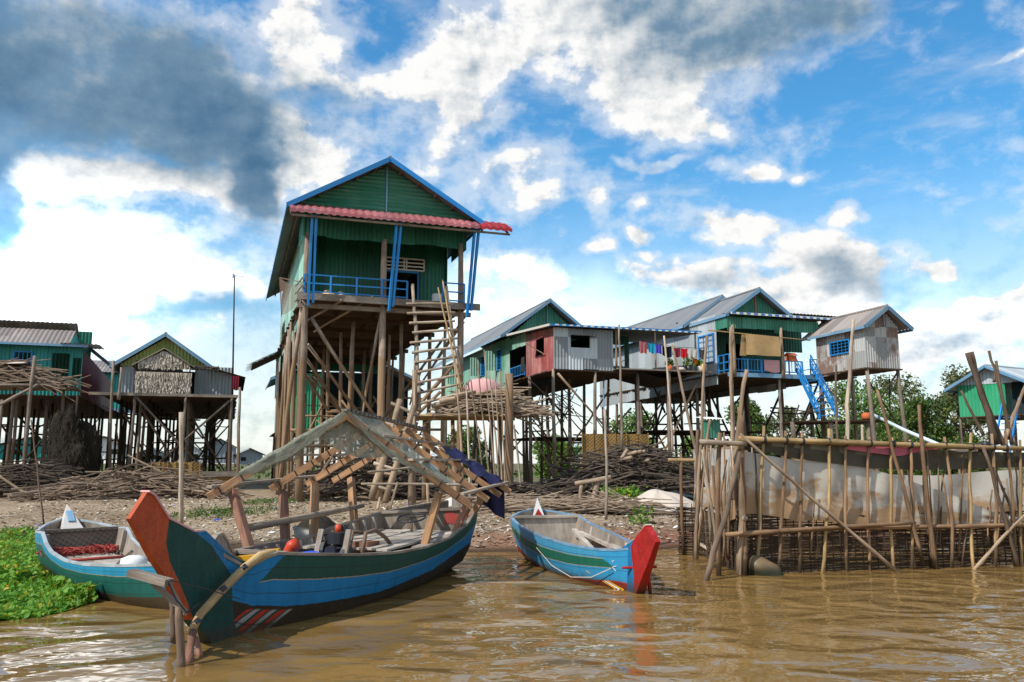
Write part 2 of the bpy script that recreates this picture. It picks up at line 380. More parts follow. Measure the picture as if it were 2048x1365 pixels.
def weave(name, a, b, k):
    def fn(g):
        x, y, _ = g.sep(g.scl(g.uv(), (k, k, 1.)))[:3]
        w = g.m('MULTIPLY', g.m('SINE', x), g.m('SINE', y)); n = g.noise(g.pos(), 3., 5.)
        return g.mix(g.m('ADD', g.m('MULTIPLY', w, .35), n, clamp=True), a, b), dict(bump=w, bs=.4)
    return MAT(name, fn, .75, .2)
M['mat'] = weave('woven_mat', (.30, .18, .07), (.58, .40, .20), 62.)
M['screen'] = weave('woven_screen', (.17, .10, .03), (.33, .20, .07), 45.)
M['basket'] = weave('woven_dark', (.12, .10, .08), (.24, .2, .16), 60.)
M['leaf'] = leafy('tree_leaf', (.05, .11, .02), (.14, .21, .04), (.20, .18, .04))
M['leaf_bright'] = leafy('bright_tree_leaf', (.07, .17, .02), (.20, .30, .05), (.16, .24, .04))
M['leaf_dull'] = leafy('dull_tree_leaf', (.075, .10, .035), (.17, .185, .075), (.22, .17, .05))
M['hyacinth'] = leafy('water_plant_leaf', (.06, .20, .012), (.24, .42, .04), (.48, .34, .02), .3)
M['bark'] = wood('bark', (.16, .12, .09), (.08, .06, .045))
M['rock'] = MAT('wet_rock', lambda g: (g.mix(g.rng(g.sep(g.pos())[2], .05, .22), (.02, .022, .008), g.mix(g.noise(g.pos(), 6., 5.), (.22, .15, .08), (.11, .08, .045))), dict(bump=g.noise(g.pos(), 9., 6.), bs=.5)), .45, .4)
def ground_fn(g):
    p = g.pos(); z = g.sep(p)[2]; n = g.noise(p, .55, 6., .65); f = g.noise(p, 9., 6., .7)
    c = g.mix(g.rng(n, .35, .65), (.33, .25, .165), (.20, .14, .085))
    c = g.mix(g.rng(f, .5, .7), c, (.45, .38, .29))
    c = g.mix(g.rng(g.noise(p, 1.7, 5., .65), .55, .7, 0., .5), c, (.16, .065, .035))
    red = g.m('MULTIPLY', g.rng(z, .5, .2), g.rng(g.sep(p)[0], -2.5, .5)); c = g.mix(g.m('MULTIPLY', red, .75), c, g.mix(f, (.30, .13, .08), (.17, .07, .045)))
    c = g.mix(g.rng(z, .12, .0), c, (.065, .04, .022))
    c = g.mix(g.rng(g.sep(p)[1], 45., 70., 0., .75), c, g.mix(n, (.05, .08, .02), (.12, .10, .05)))
    return c, dict(bump=f, bs=.9, bd=.06)
M['ground'] = MAT('mud_ground', ground_fn, .85, .15)
def water_fn():
    m = bpy.data.materials.new('river_water'); m.use_nodes = True; g = G(m.node_tree)
    p = g.pos(); w1 = g.noise(g.scl(p, (1.2, 1.45, 1.)), .95, .4, .3, .8); w2 = g.noise(g.scl(p, (1.2, 1.7, 1.)), 3.2, 1., .4, .6)
    calm = g.rng(g.noise(p, .22, 2.), .35, .6, .55, 1.)
    h = g.m('MULTIPLY', g.m('ADD', g.m('MULTIPLY', w1, 1.), g.m('MULTIPLY', w2, .15)), calm)
    bp = g.n('ShaderNodeBump'); bp.inputs['Strength'].default_value = 1.; bp.inputs['Distance'].default_value = .085; g.put(bp.inputs['Height'], h)
    c = g.mix(g.rng(g.noise(p, .4, 4.), .3, .7), (.235, .14, .043), (.18, .107, .034))
    b = g.n('ShaderNodeBsdfPrincipled'); g.put(b.inputs['Base Color'], c); b.inputs['Roughness'].default_value = .035; b.inputs['IOR'].default_value = 1.33
    b.inputs['Specular IOR Level'].default_value = .75
    g.put(b.inputs['Normal'], bp.outputs[0]); o = g.n('ShaderNodeOutputMaterial'); g.put(o.inputs[0], b.outputs[0]); return m
M['water'] = water_fn()
def tarp_fn(base, stain, tr):
    def fn(g):
        p = g.pos(); u = g.uv(); v = g.sep(u)[1]
        n = g.noise(g.scl(u, (1.1, 2.5, 1.)), 1.6, 6., .65); s = g.rng(g.m('ADD', n, g.m('MULTIPLY', v, .36)), .60, .80)
        c = g.mix(g.noise(p, 2.2, 5.), base, tuple(q*.75 for q in base)); c = g.mix(g.m('MULTIPLY', s, .8), c, stain)
        return c, dict(transl=tr, bump=g.noise(g.scl(u, (4., 1.2, 1.)), 2., 5.), bs=.35, bd=.03)
    return fn
M['tarp'] = MAT('white_plastic_sheet', tarp_fn((.68, .635, .555), (.42, .22, .075), .3), .5, .3)
M['tarp_olive'] = MAT('dark_olive_sheet', lambda g: (g.mix(g.noise(g.pos(), 1.5, 5.), (.05, .045, .03), (.10, .085, .055)), dict(transl=.12, bump=g.noise(g.pos(), 5., 4.), bs=.3)), .6, .3)
M['tarp_pink'] = plain('pink_cloth', (.60, .16, .22), .2, transl=.2)
M['canvas'] = plain('dirty_canvas', (.52, .44, .37), .25, scale=3.)
M['net_room_shade'] = plain('dark_net_room_shade', (.02, .035, .04), .4, .9)  # net colour, also painted on inner walls as room shade
M['net_black'] = MAT('hanging_net', lambda g: (g.mix(g.noise(g.pos(), 12., 5.), (.012, .011, .009), (.05, .04, .03)), dict(bump=g.noise(g.pos(), 22., 4.), bs=1.)), .95, .1)
M['net_green'] = MAT('green_net', lambda g: (g.mix(g.noise(g.pos(), 9., 5.), (.19, .20, .15), (.34, .35, .29)), dict(alpha=g.rng(g.noise(g.scl(g.uv(), (1., 5., 1.)), 3.2, 5., .7), .30, .66, .42, .95), bump=g.noise(g.scl(g.uv(), (2., 9., 1.)), 3., 4.), bs=.8)), .9, .1)
M['net_fine'] = MAT('fine_brown_net', lambda g: ((.22, .15, .11), dict(alpha=.55)), .9, .1)
M['navy'] = plain('navy_cloth', (.012, .011, .05), .3)
M['orange'] = plain('orange_paint', (.36, .046, .012), .22, .6, .3, 3.)
M['prow_red'] = plain('red_paint', (.40, .012, .010), .22, .4, .4, 4.)
M['hull_green'] = plain('dark_green_paint', (.008, .062, .048), .35, .55, .3, 5.)
M['hull_blue'] = plain('boat_blue_paint', (.008, .17, .38), .25, .5, .35, 4.)
def worn(name, c, wear=.5, under=(.25, .17, .12)):
    def fn(g):
        p = g.pos(); n = g.noise(p, 7., 7., .7); f = g.noise(g.scl(p, (1., 1., 2.2)), 26., 6., .7); st = g.noise(g.scl(p, (9., 9., 1.2)), 2., 5., .65)
        q = g.mix(g.rng(n, .35, .7, 0., .55), c, tuple(v*.45 for v in c)); q = g.mix(g.rng(st, .52, .75, 0., .4), q, tuple(min(1, v*1.5+.03) for v in c))
        q = g.mix(g.m('MULTIPLY', g.rng(f, .64-.1*wear, .70-.1*wear), wear), q, under)
        q = g.mix(g.rng(g.m('ADD', g.sep(p)[2], g.m('MULTIPLY', n, .22)), .36, .12, 0., .8), q, (.045, .03, .018))
        return q, dict(bump=f, bs=.35)
    return MAT(name, fn, .55, .3)
M['orange'] = worn('orange_paint_worn', (.46, .070, .015), .6); M['prow_red'] = worn('red_paint_worn', (.38, .013, .010), .5); M['hull_green'] = worn('dark_green_paint_worn', (.007, .058, .045), .5, (.03, .10, .08)); M['hull_blue'] = worn('blue_paint_worn', (.008, .16, .36), .5)
M['yellow'] = plain('yellow_plastic', (.68, .34, .02), .12, .4, .4)
M['blue_plastic'] = plain('blue_plastic', (.03, .10, .60), .2, .5)
M['red_plastic'] = plain('red_plastic', (.50, .055, .02), .15, .4)
M['pink_sack'] = plain('pink_sack', (.62, .33, .33), .18, .7)
M['terracotta'] = plain('orange_clay', (.52, .13, .05), .2)
M['white_plastic'] = plain('white_plastic', (.72, .72, .70), .08, .4)
M['silver'] = plain('pale_metal_pipe', (.55, .66, .72), .15, .35, .5)
M['litter'] = MAT('dry_litter', lambda g: g.mix(g.island(), (.62, .55, .45), (.16, .115, .075)), .9, .1)
M['red_net'] = plain('red_net', (.30, .05, .04), .3, .9)
M['straw'] = plain('straw_weave', (.62, .42, .22), .2)
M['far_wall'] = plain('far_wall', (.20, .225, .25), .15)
def cloth(name, c): M[name] = plain(name, c, .2, .8, .1, transl=.25)
cloth('cloth_pink', (.50, .16, .17)); cloth('cloth_cyan', (.02, .36, .58)); cloth('cloth_indigo', (.10, .08, .55)); cloth('cloth_dark', (.012, .016, .03))
cloth('cloth_red', (.65, .02, .03)); cloth('cloth_maroon', (.25, .03, .05)); cloth('cloth_white', (.70, .66, .62)); cloth('cloth_grey', (.08, .075, .08)); cloth('cloth_orange', (.75, .16, .02)); cloth('cloth_olive', (.055, .06, .05))
def hullmat(name, bands, stripes=None, front=None):
    def fn(g):
        u = g.uv(); s, v, _ = g.sep(u)[:3]; n = g.noise(g.pos(), 7., 6., .65); big = g.noise(g.pos(), 1.2, 4.)
        vv = g.m('ADD', v, g.m('MULTIPLY', g.m('SUBTRACT', n, .5), .03))
        c = g.ramp(vv, bands, True)
        if front:
            cf = g.ramp(vv, front[1], True); c = g.mix(g.rng(g.m('ADD', s, g.m('MULTIPLY', g.m('SUBTRACT', v, .6), -1.2)), front[0], front[0]+.05, 1., 0.), c, cf)
        if stripes:
            q = g.m('SUBTRACT', s, g.m('MULTIPLY', v, stripes[2])); fr = g.m('FRACT', g.m('DIVIDE', q, stripes[3]))
            sc_ = g.ramp(fr, [(0., (.40, .03, .015)), (.38, (.006, .05, .04)), (.5, (.30, .28, .25)), (.80, (.006, .05, .04))], True)
            inr = g.m('MULTIPLY', g.m('MULTIPLY', g.rng(q, stripes[0], stripes[0]+.01), g.rng(q, stripes[1]+.01, stripes[1])), g.rng(v, stripes[4], stripes[4]-.02))
            c = g.mix(inr, c, sc_)
        for sv in (.30, .565, .85):
            c = g.mix(g.rng(g.m('ABSOLUTE', g.m('SUBTRACT', g.m('ADD', v, g.m('MULTIPLY', n, .012)), sv)), .009, .003, 0., .6), c, (.012, .012, .012))
        drip = g.noise(g.comb(g.m('MULTIPLY', s, 9.), g.m('MULTIPLY', v, 1.2), 0.), 1., 5., .65); c = g.mix(g.rng(drip, .5, .72, 0., .5), c, g.vm('SCALE', c, .5)); c = g.mix(g.rng(drip, .48, .28, 0., .3), c, g.vm('ADD', g.vm('SCALE', c, 1.3), (.03, .03, .03)))
        zz = g.m('ADD', g.sep(g.pos())[2], g.m('MULTIPLY', n, .16)); c = g.mix(g.rng(zz, .26, .10, 0., .8), c, (.05, .035, .02))
        chip = g.rng(g.noise(g.pos(), 16., 6., .7), .66, .73); c = g.mix(g.m('MULTIPLY', chip, .55), c, (.30, .24, .18))
        c = g.mix(g.rng(big, .5, .75, 0., .35), c, g.vm('SCALE', c, .6))
        return c, dict(bump=g.noise(g.scl(u, (1., 14., 1.)), 2., 5.), bs=.25)
    return MAT(name, fn, .5, .3)
TAR = (.028, .018, .010); GRN = (.008, .062, .048); BLU = (.004, .175, .40); TAN = (.34, .26, .17); LBL = (.03, .25, .46)
# ------------------------------------------------------------------ ground, water
def lerp_tab(t, x):
    for (a, b), (c, d) in zip(t, t[1:]):
        if x <= c: k = max(0., (x-a)/(c-a)); return b+(d-b)*k
    return t[-1][1]
SHORE = [(-60, 24), (-12, 22.6), (-9, 20.6), (-6, 19.3), (0, 19.2), (3, 19.3), (6, 20.5), (12, 22), (60, 24)]
def smooth(t): t = min(1, max(0, t)); return t*t*(3-2*t)
def gz(x, y):
    d = y-lerp_tab(SHORE, x)
    n = mnoise.noise(Vector((x*.45, y*.45, 3)))*.07+mnoise.noise(Vector((x*1.7, y*1.7, 9)))*.035
    if y > 60: n *= .3
    d += mnoise.noise(Vector((x*.8, 1.3, 5)))*.5
    if d < 0: return max(-.9, d*.14)+n*.3
    k = smooth((x+4.5)/4)
    z = (.62*smooth(d/8))*(1-k)+(.36*smooth(d/1.5)+.27*smooth(d/9))*k
    return z+n*min(1, d)
def axis(lo, a, b, hi, st, growth=1.25):
    xs = []; x = a
    while x <= b: xs.append(x); x += st
    s = st; x = b
    while x < hi: s *= growth; x += s; xs.append(min(x, hi))
    s = st; x = a
    while x > lo: s *= growth; x -= s; xs.insert(0, max(x, lo))
    return sorted(set(round(q, 4) for q in xs))
xs = axis(-700, -22, 20, 700, .3); ys = axis(-40, 17, 40, 900, .3)
mb = MB(); V = [(x, y, gz(x, y)) for y in ys for x in xs]; nx = len(xs)
Fs = [(j*nx+i, j*nx+i+1, (j+1)*nx+i+1, (j+1)*nx+i) for j in range(len(ys)-1) for i in range(nx-1)]
mb.idx(V, Fs, [(p[0], p[1]) for p in V]); tag(mb.build('ground', M['ground'], smooth=True), kind='structure')
mb = MB(); mb.face([(-700, -60, 0), (700, -60, 0), (700, 27, 0), (-700, 27, 0)]); tag(mb.build('water', M['water']), kind='structure')
def GP(px, py):                                  # pixel -> point on the ground
    z = .5
    for _ in range(6):
        q = PZ(px, py, z); z = gz(q.x, q.y)
    return Vector((q.x, q.y, z))
# dry litter on the mud: loose leaves and chips nobody could count
mb = MB(); R = random.Random(3)
for i in range(15000):
    if R.random() < .6: x = R.uniform(-17, -3.5); y = 20.5+R.random()**1.6*13
    else: x = R.uniform(-4, 8); y = 19.4+R.random()**1.4*9
    z = gz(x, y)
    if z < .07: continue
    a = R.uniform(0, 6.28); l = R.uniform(.02, .075); w = l*R.uniform(.15, .6); t = Vector((math.cos(a), math.sin(a), R.uniform(-.3, .45))); b = Vector((-math.sin(a), math.cos(a), R.uniform(-.3, .3)))
    c = Vector((x, y, z+.02)); mb.face([c-t*l-b*w, c+t*l-b*w*.6, c+t*l*.9+b*w, c-t*l*.8+b*w])
tag(mb.build('ground_litter', M['litter']), kind='stuff')
# ------------------------------------------------------------------ trees
def leaf(mb, c, s, R, mi=0):
    n = Vector((R.gauss(0, 1), R.gauss(0, 1), R.gauss(.5, 1))).normalized(); x = n.orthogonal().normalized(); a = R.uniform(0, 6.28)
    t = x*math.cos(a)+n.cross(x)*math.sin(a); b = n.cross(t)
    mb.face([c-t*s, c+b*s*.5, c+t*s, c-b*s*.5], mi=mi)
def tree(label, px, ptop, wpx, Y, mat='leaf', nleaf=4200, low=.25, seed=0, group='trees behind the houses'):
    R = random.Random(seed+int(px)); top = P(px, ptop, Y); base = Vector((top.x, Y, gz(top.x, Y)-.1)); rx = wpx/2*Y/FPX
    H = top.z-base.z; t = thing('tree', label, 'tree', base, group)
    mt = MB(); tip = base+Vector((R.uniform(-.4, .4), R.uniform(-.4, .4), H*.72)); fork = base+Vector((R.uniform(-.3, .3), 0, H*.3))
    mt.tube([base, fork, tip], [.05*H**.8, .035*H**.8, .02], 7)
    nc = 30; cl = []; nleaf = int(nleaf*2.1)
    for i in range(nc):
        a = R.uniform(0, 6.28); h = R.random(); rr = math.sin(math.pi*(h*.86+.1))**.7
        q = R.random()**.45
        c = base+Vector((math.cos(a)*rx*rr*q*.9, math.sin(a)*rx*rr*q*.9, H*(low+(.96-low)*h)))
        cl.append((c, R.uniform(.22, .42)*rx)); mt.tube([fork.lerp(tip, R.uniform(0, .9)), (fork+c)/2+Vector((0, 0, .2)), c], [.014*H**.8, .009*H**.8, .01], 5)
    mt.build('trunk', M['bark'], t)
    mc = MB(); ls = .0019*Y
    for i in range(nleaf):
        c, r = cl[R.randrange(nc)]; d = Vector((R.gauss(0, 1), R.gauss(0, 1), R.gauss(0, .75))); d = d.normalized()*r*R.random()**.4*1.15
        leaf(mc, c+d, ls*R.uniform(.6, 1.5), R)
    mc.build('crown', M[mat], t); return t
TR = [('broad bright green tree behind the rusty corner hut, tallest of its clump', 1700, 762, 190, 62, 'leaf_bright', 5200, .15),
 ('dull green tree between the two front stilts of the rusty hut', 1788, 752, 150, 70, 'leaf_dull', 3600, .2),
 ('dark green round tree just left of the far green hut', 1845, 795, 130, 58, 'leaf', 4200, .1),
 ('tall olive tree rising directly behind the far green hut', 1915, 738, 120, 74, 'leaf_dull', 3800, .3),
 ('low dark bush tree below the wooden landing of the blue stairs', 1700, 850, 150, 52, 'leaf', 3600, .05),
 ('grey green tree seen between stilts under the blue stairs', 1560, 812, 130, 66, 'leaf_dull', 3600, .12),
 ('mid green tree seen under the porch with the hanging mat', 1490, 800, 110, 60, 'leaf', 3200, .12),
 ('small yellow green tree behind the woven bamboo screen', 1262, 826, 120, 62, 'leaf_bright', 3000, .1),
 ('bright green bush seen between stilts left of the woven screen', 1110, 880, 110, 66, 'leaf_bright', 2600, .05),
 ('small green tree seen below the firewood platform of the tall house', 935, 850, 100, 75, 'leaf', 2200, .1),
 ('dark bush behind the fish pen below the rusty hut', 1790, 868, 160, 50, 'leaf', 3200, .02),
 ('green bush at the foot of the far green hut stairs', 1935, 880, 90, 56, 'leaf', 2200, .02),
 ('leafy bush left of the small green shed behind the pen', 1395, 872, 90, 58, 'leaf_bright', 2200, .05)]
for k, a in enumerate(TR): tree(*a, seed=k*31)
# ------------------------------------------------------------------ houses far behind
def far_house(label, px, pb, pt, wpx, Y, wall, roof, win=2):
    h = (pb-pt)*Y/FPX*.92; pb += 14; b = P(px, pb, Y); w = wpx*Y/FPX; d = w*1.1; F = Frame((b.x, b.y)); z0 = b.z
    t = thing('far_house', label, 'house', b, 'small houses far behind the stilts')
    m = MB(); wh = h*.62
    holes = [(w*(.18+.5*i), w*(.38+.5*i), z0+wh*.35, z0+wh*.75) for i in range(win)]
    m.corr(F(-w/2, 0, 0), EX, Z, w, z0, lambda x: z0+wh+(h-wh)*(1-abs(x-w/2)/(w/2)), holes, .5, .03)
    for a in (-w/2, w/2): m.corr(F(a, 0, 0), DX, Z, d, z0, z0+wh, (), .5, .03)
    m.corr(F(-w/2, d, 0), EX, Z, w, z0, z0+wh, (), .5, .03); m.build('wall', M[wall], t)
    r = MB()
    for s in (-1, 1):
        a = F(0, -.4, z0+h+.05); e = F(s*(w/2+.4), -.4, z0+wh-.1); r.face([a, e, e+DX*(d+.8), a+DX*(d+.8)]); r.face([a+Z*.08, e+Z*.08, e+DX*(d+.8)+Z*.08, a+DX*(d+.8)+Z*.08])
    r.build('roof', M[roof], t)
    if z0 > 1.2:
        for a in (-w/2, 0, w/2):
            for q in (0, d):
                m = MB(); c = F(a, q, 0); m.tube([c+Z*.3, c+Z*z0], .14, 5); m.build('stilt', M['stilt_dark'], t)
for a in [('small white house under a grey gable seen between stilts of the thatch fronted house', 438, 912, 862, 62, 105, 'far_wall', 'galv'),
          ('low pale shed right of the small white gabled house far off', 498, 915, 882, 50, 105, 'far_wall', 'galv_light', 1),
          ('grey gabled house far behind the thatch fronted house, left of the white one', 372, 915, 868, 58, 120, 'galv', 'roofmetal'),
          ('pale low house far behind the left stilts beside the dark net', 302, 918, 880, 60, 120, 'far_wall', 'galv'),
          ('dark red roofed house seen under the maroon wall', 205, 905, 858, 75, 85, 'white', 'maroon'),
          ('low teal house seen behind the stilts of the teal house', 60, 905, 860, 130, 80, 'teal', 'roofmetal'),
          ('pale house far off seen between stilts below the grey shuttered wall', 1130, 925, 890, 60, 110, 'far_wall', 'galv', 1),
          ('small low house far off under the firewood platform', 905, 925, 880, 60, 115, 'far_wall', 'galv'),
          ('dull low house far behind the fish pen, right of the trees', 1893, 905, 880, 60, 95, 'teal', 'maroon', 1),
          ('grey roofed house far off below the laundry platform', 1210, 905, 862, 80, 100, 'far_wall', 'galv')]: far_house(*a)
# ------------------------------------------------------------------ house helpers
def stilts(root, F, pts, ztop, r, mat, R, lean=.1):
    for (a, b) in pts:
        c = F(a, b, 0); g0 = gz(c.x, c.y); m = MB(); zt = ztop(a, b) if callable(ztop) else ztop
        m.stick(Vector((c.x+R.uniform(-lean, lean), c.y+R.uniform(-lean, lean), g0-.3)), F(a, b, zt), r*R.uniform(1.0, 1.25), r*R.uniform(.75, .95), .006, 8, 6, R=R)
        m.build('stilt', M[mat], root, True)
def brace(root, p0, p1, r, mat, bend=.012, name='brace'):
    m = MB(); m.stick(p0, p1, r, r*.8, bend, 6, 5); return m.build(name, M[mat], root, True)
def floor_slats(root, F, a0, a1, b0, b1, z, sp, mat, zt=.06, name='floor', gap=.012):
    m = MB(); b = b0
    while b < b1:
        m.bar(F(a0+rnd.uniform(-.08, .05), b+sp/2, z-zt/2), F(a1+rnd.uniform(-.05, .08), b+sp/2, z-zt/2), sp-gap, zt)
        b += sp
    return m.build(name, M[mat], root)
def roof2(root, F, ac, hw, z_ridge, z_eave, b0, b1, mat, trim=None, name='roof', period=.2, th=.0):
    m = MB()
    for s in (-1, 1):
        rid = F(ac, b0, z_ridge); eav = F(ac+s*hw, b0, z_eave); sl = eav-rid
        m.corr(rid, DX, sl.normalized(), b1-b0, 0, sl.length, (), period, .022, nrm=Z)
    m.tube([F(ac, b0, z_ridge+.02), F(ac, b1, z_ridge+.02)], .07, 6)
    ro = m.build(name, M[mat], root)
    if trim:
        for s in (-1, 1):
            q = MB(); q.bar(F(ac, b0-.02, z_ridge-.05), F(ac+s*hw, b0-.02, z_eave-.05), .05, .17); q.build('barge_board', M[trim], ro)
            q = MB(); q.bar(F(ac+s*(hw+.01), b0, z_eave-.06), F(ac+s*(hw+.01), b1, z_eave-.06), .04, .12); q.build('eave_board', M[trim], ro)
    return ro
def railing(root, p0, p1, h, mat, nrail=3, npost=5, r=.03, balus=0, name='railing'):
    m = MB(); p0 = Vector(p0); p1 = Vector(p1)
    for k in range(nrail): z = h*(1-k/max(1, nrail-1)*.85); m.bar(p0+Z*z, p1+Z*z, r*1.5, r*1.5)
    for k in range(npost): q = p0.lerp(p1, k/(npost-1)); m.bar(q, q+Z*h, r*2, r*2)
    for k in range(balus): q = p0.lerp(p1, (k+.5)/balus); m.bar(q+Z*.08, q+Z*h, r*.9, r*.9)
    return m.build(name, M[mat], root)
def window(root, F_pt, u, w, h, mat, bars=(2, 3), depth=.05):
    o = Vector(F_pt); m = MB(); u = Vector(u)
    for a, b in ((o, o+u*w), (o+Z*h, o+u*w+Z*h)): m.bar(a-u*.03, b+u*.03, .07, .06)
    for a in (o, o+u*w): m.bar(a+Z*.03, a+Z*(h-.03), .06, .07)
    for k in range(1, bars[0]+1): q = o+u*(w*k/(bars[0]+1)); m.bar(q+Z*.03, q+Z*(h-.03), .025, .025)
    for k in range(1, bars[1]+1): q = o+Z*(h*k/(bars[1]+1)); m.bar(q+u*.03, q+u*(w-.03), .02, .02)
    return m.build('window_frame', M[mat], root)
def thatch_panel(root, o, u, v, W_, H_, mat, name, R, rows=9, topf=None, out=None):
    o = Vector(o); u = Vector(u).normalized(); v = Vector(v).normalized(); out = (Vector(out) if out is not None else u.cross(v)).normalized(); m = MB()
    for r_ in range(rows):
        y = H_*(r_+1)/rows; n = int(W_/.045)
        for k in range(n):
            x = (k+R.random())*W_/n; tp = topf(x) if topf else H_
            if y-.5*H_/rows > tp: continue
            l = H_/rows*R.uniform(1.2, 2.1); w = R.uniform(.02, .045); s = R.uniform(-.05, .05); t = o+u*x+v*min(y, tp)+out*R.uniform(.01, .04); e = t-v*l+u*s+out*R.uniform(.03, .09)
            m.face([t-u*w, t+u*w, e+u*w*.5, e-u*w*.5])
    b = H_; m.corr(o-out*.01, u, v, W_, 0, (lambda x: topf(x)) if topf else H_, (), .4, .004)
    return m.build(name, M[mat], root)
def cloth_sheet(name, mat, o, u, W_, H_, label, cat, group=None, fold=.03, nf=3, seed=0, wedge=.0, sag=.0):
    R = random.Random(seed); o = Vector(o); u = Vector(u).normalized(); nn = u.cross(Z); ph = R.uniform(0, 6); m = MB()
    def fn(s, t):
        w = W_*(1-wedge*t); x = s*W_+ (W_-w)*(.5-s)
        return o+u*x-Z*(t*H_*(1-.08*math.sin(s*5+ph))+sag*math.sin(math.pi*s))+nn*(fold*math.sin(s*nf*6.28+ph+t*1.2)*(.3+.7*t))
    m.grid(fn, 14, 10, (W_, H_)); 
    return single(m, name, M[mat], label, cat, group, True)
def clutter(root, F, a0, a1, b0, b1, z0, z1, n, R, mat='stilt_dark'):
    for i in range(n):
        a, b, z = R.uniform(a0, a1), R.uniform(b0, b1), R.uniform(z0, z1); k = R.random(); l = R.uniform(1.5, 3.6)
        d = (R.choice((-1, 1))*l, R.uniform(-.4, .4), R.uniform(-.1, .1)) if k < .4 else (R.uniform(-.3, .3), l, R.uniform(-.15, .15)) if k < .6 else (R.choice((-1, 1))*l*.7, R.uniform(-.3, 1.), l*.75)
        e = (min(a1, max(a0, a+d[0])), min(b1, b+d[1]), min(z1+.8, z+d[2])); brace(root, F(a, b, z), F(*e), R.uniform(.035, .06), mat, .03)
# ================================================================== tall green house
R = random.Random(21); F = Frame(PZ(597, 1010, .55)); MH = F; WD = 5.75; LN = 17.0; FZ = 7.9
H = thing('stilt_house', 'tall green corrugated house on high stilts with red tiled canopy and blue porch railing', 'house', F(WD/2, 0, .55))
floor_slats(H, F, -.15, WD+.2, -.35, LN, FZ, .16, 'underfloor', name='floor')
for a in (0, 1.45, 2.86, 4.3, WD):
    m = MB(); m.bar(F(a, -.3, FZ-.17), F(a, LN, FZ-.17), .1, .18); m.build('joist', M['underfloor'], H)
m = MB(); m.bar(F(-.35, -.42, FZ-.1), F(6.35, -.42, FZ-.12), .1, .24); m.build('floor_beam', M['plank'], H)
m = MB(); m.bar(F(-.3, .0, FZ-.36), F(6.1, .0, FZ-.36), .14, .16); m.build('floor_beam', M['plank'], H)
for b in (2.5, 5.3, 8.2, 11., 14., 16.6):
    m = MB(); m.bar(F(-.2, b, FZ-.36), F(WD+.2, b, FZ-.36), .13, .18); m.build('floor_beam', M['underfloor'], H)
def skirt(x): return FZ-.35-.75*(x/LN)**.8
m = MB(); m.corr(F(0, 1.7, 0), DX, Z, LN-1.7, skirt, 11.15, (), .16, .022); m.build('side_wall', M['green_sunlit_faded'], H)
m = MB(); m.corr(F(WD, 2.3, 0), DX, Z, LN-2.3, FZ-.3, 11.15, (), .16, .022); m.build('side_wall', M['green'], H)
m = MB(); m.corr(F(0.02, 2.45, 0), EX, Z, WD-.04, FZ-.02, 11.2, [(3.22, 4.55, FZ, 9.55), (3.2, 4.8, 9.68, 10.14)], .16, .022); m.build('porch_wall', M['green_shaded'], H)  # shaded green puts the porch gloom into the wall colour
m = MB(); m.corr(F(0, LN, 0), EX, Z, WD, FZ-.8, 11.2, (), .16, .022); m.build('rear_wall', M['green_shaded'], H)
m = MB(); a0, a1, z0, z1 = 3.2, 4.8, 9.68, 10.14
for z in (z0, z0+.15, z0+.30, z1): m.bar(F(a0, 2.38, z), F(a1, 2.38, z), .05, .055)
for a in (a0, 3.98, 4.08, a1): m.bar(F(a, 2.37, z0), F(a, 2.37, z1), .05, .055)
m.build('vent_louver', M['white'], H)
m = MB()
for a in (3.2, 4.57): m.bar(F(a, 2.39, FZ), F(a, 2.39, 9.6), .06, .07)
m.bar(F(3.17, 2.39, 9.6), F(4.6, 2.39, 9.6), .06, .07); m.build('door_frame', M['blue'], H)
m = MB(); m.corr(F(-.2, -.05, 0), EX, Z, 6.1, lambda x: 10.12+.02*math.sin(x*3), 11.25, (), .16, .022); m.corr(F(-.2, -.03, 0), DX, Z, 1.8, 10.1, 11.2, (), .16, .022); m.corr(F(5.9, -.03, 0), DX, Z, 2.3, 10.1, 11.2, (), .16, .022); m.build('valance', M['green_shaded'], H)
# gable wall and main roof
ZR, ZE, AC, HW = 13.12, 11.0, 2.78, 3.6
m = MB(); hh = ZR-.12-11.15; wgt = HW-.25
for s in (-1, 1):
    m.corr(F(AC, -.12, 11.15), Z, EX*s, hh, 0.04, lambda x: wgt*(1-x/hh), (), .15, .02, nrm=-DX)
m.build('gable_wall', M['green'], H)
m = MB(); m.bar(F(AC, -.16, 11.2), F(AC, -.16, ZR-.15), .07, .06); m.build('gable_batten', M['blueroof'], H)
ro = roof2(H, F, AC, HW, ZR, ZE, -.75, LN+.35, 'roofmetal', 'blue')
for s in (-1, 1):
    for k in range(5):
        t = (k+.7)/5.4; m = MB(); m.bar(F(AC+s*HW*t, -.72, ZR-(ZR-ZE)*t-.09), F(AC+s*HW*t, LN+.2, ZR-(ZR-ZE)*t-.09), .06, .08); m.build('purlin', M['stilt_grey'], ro)
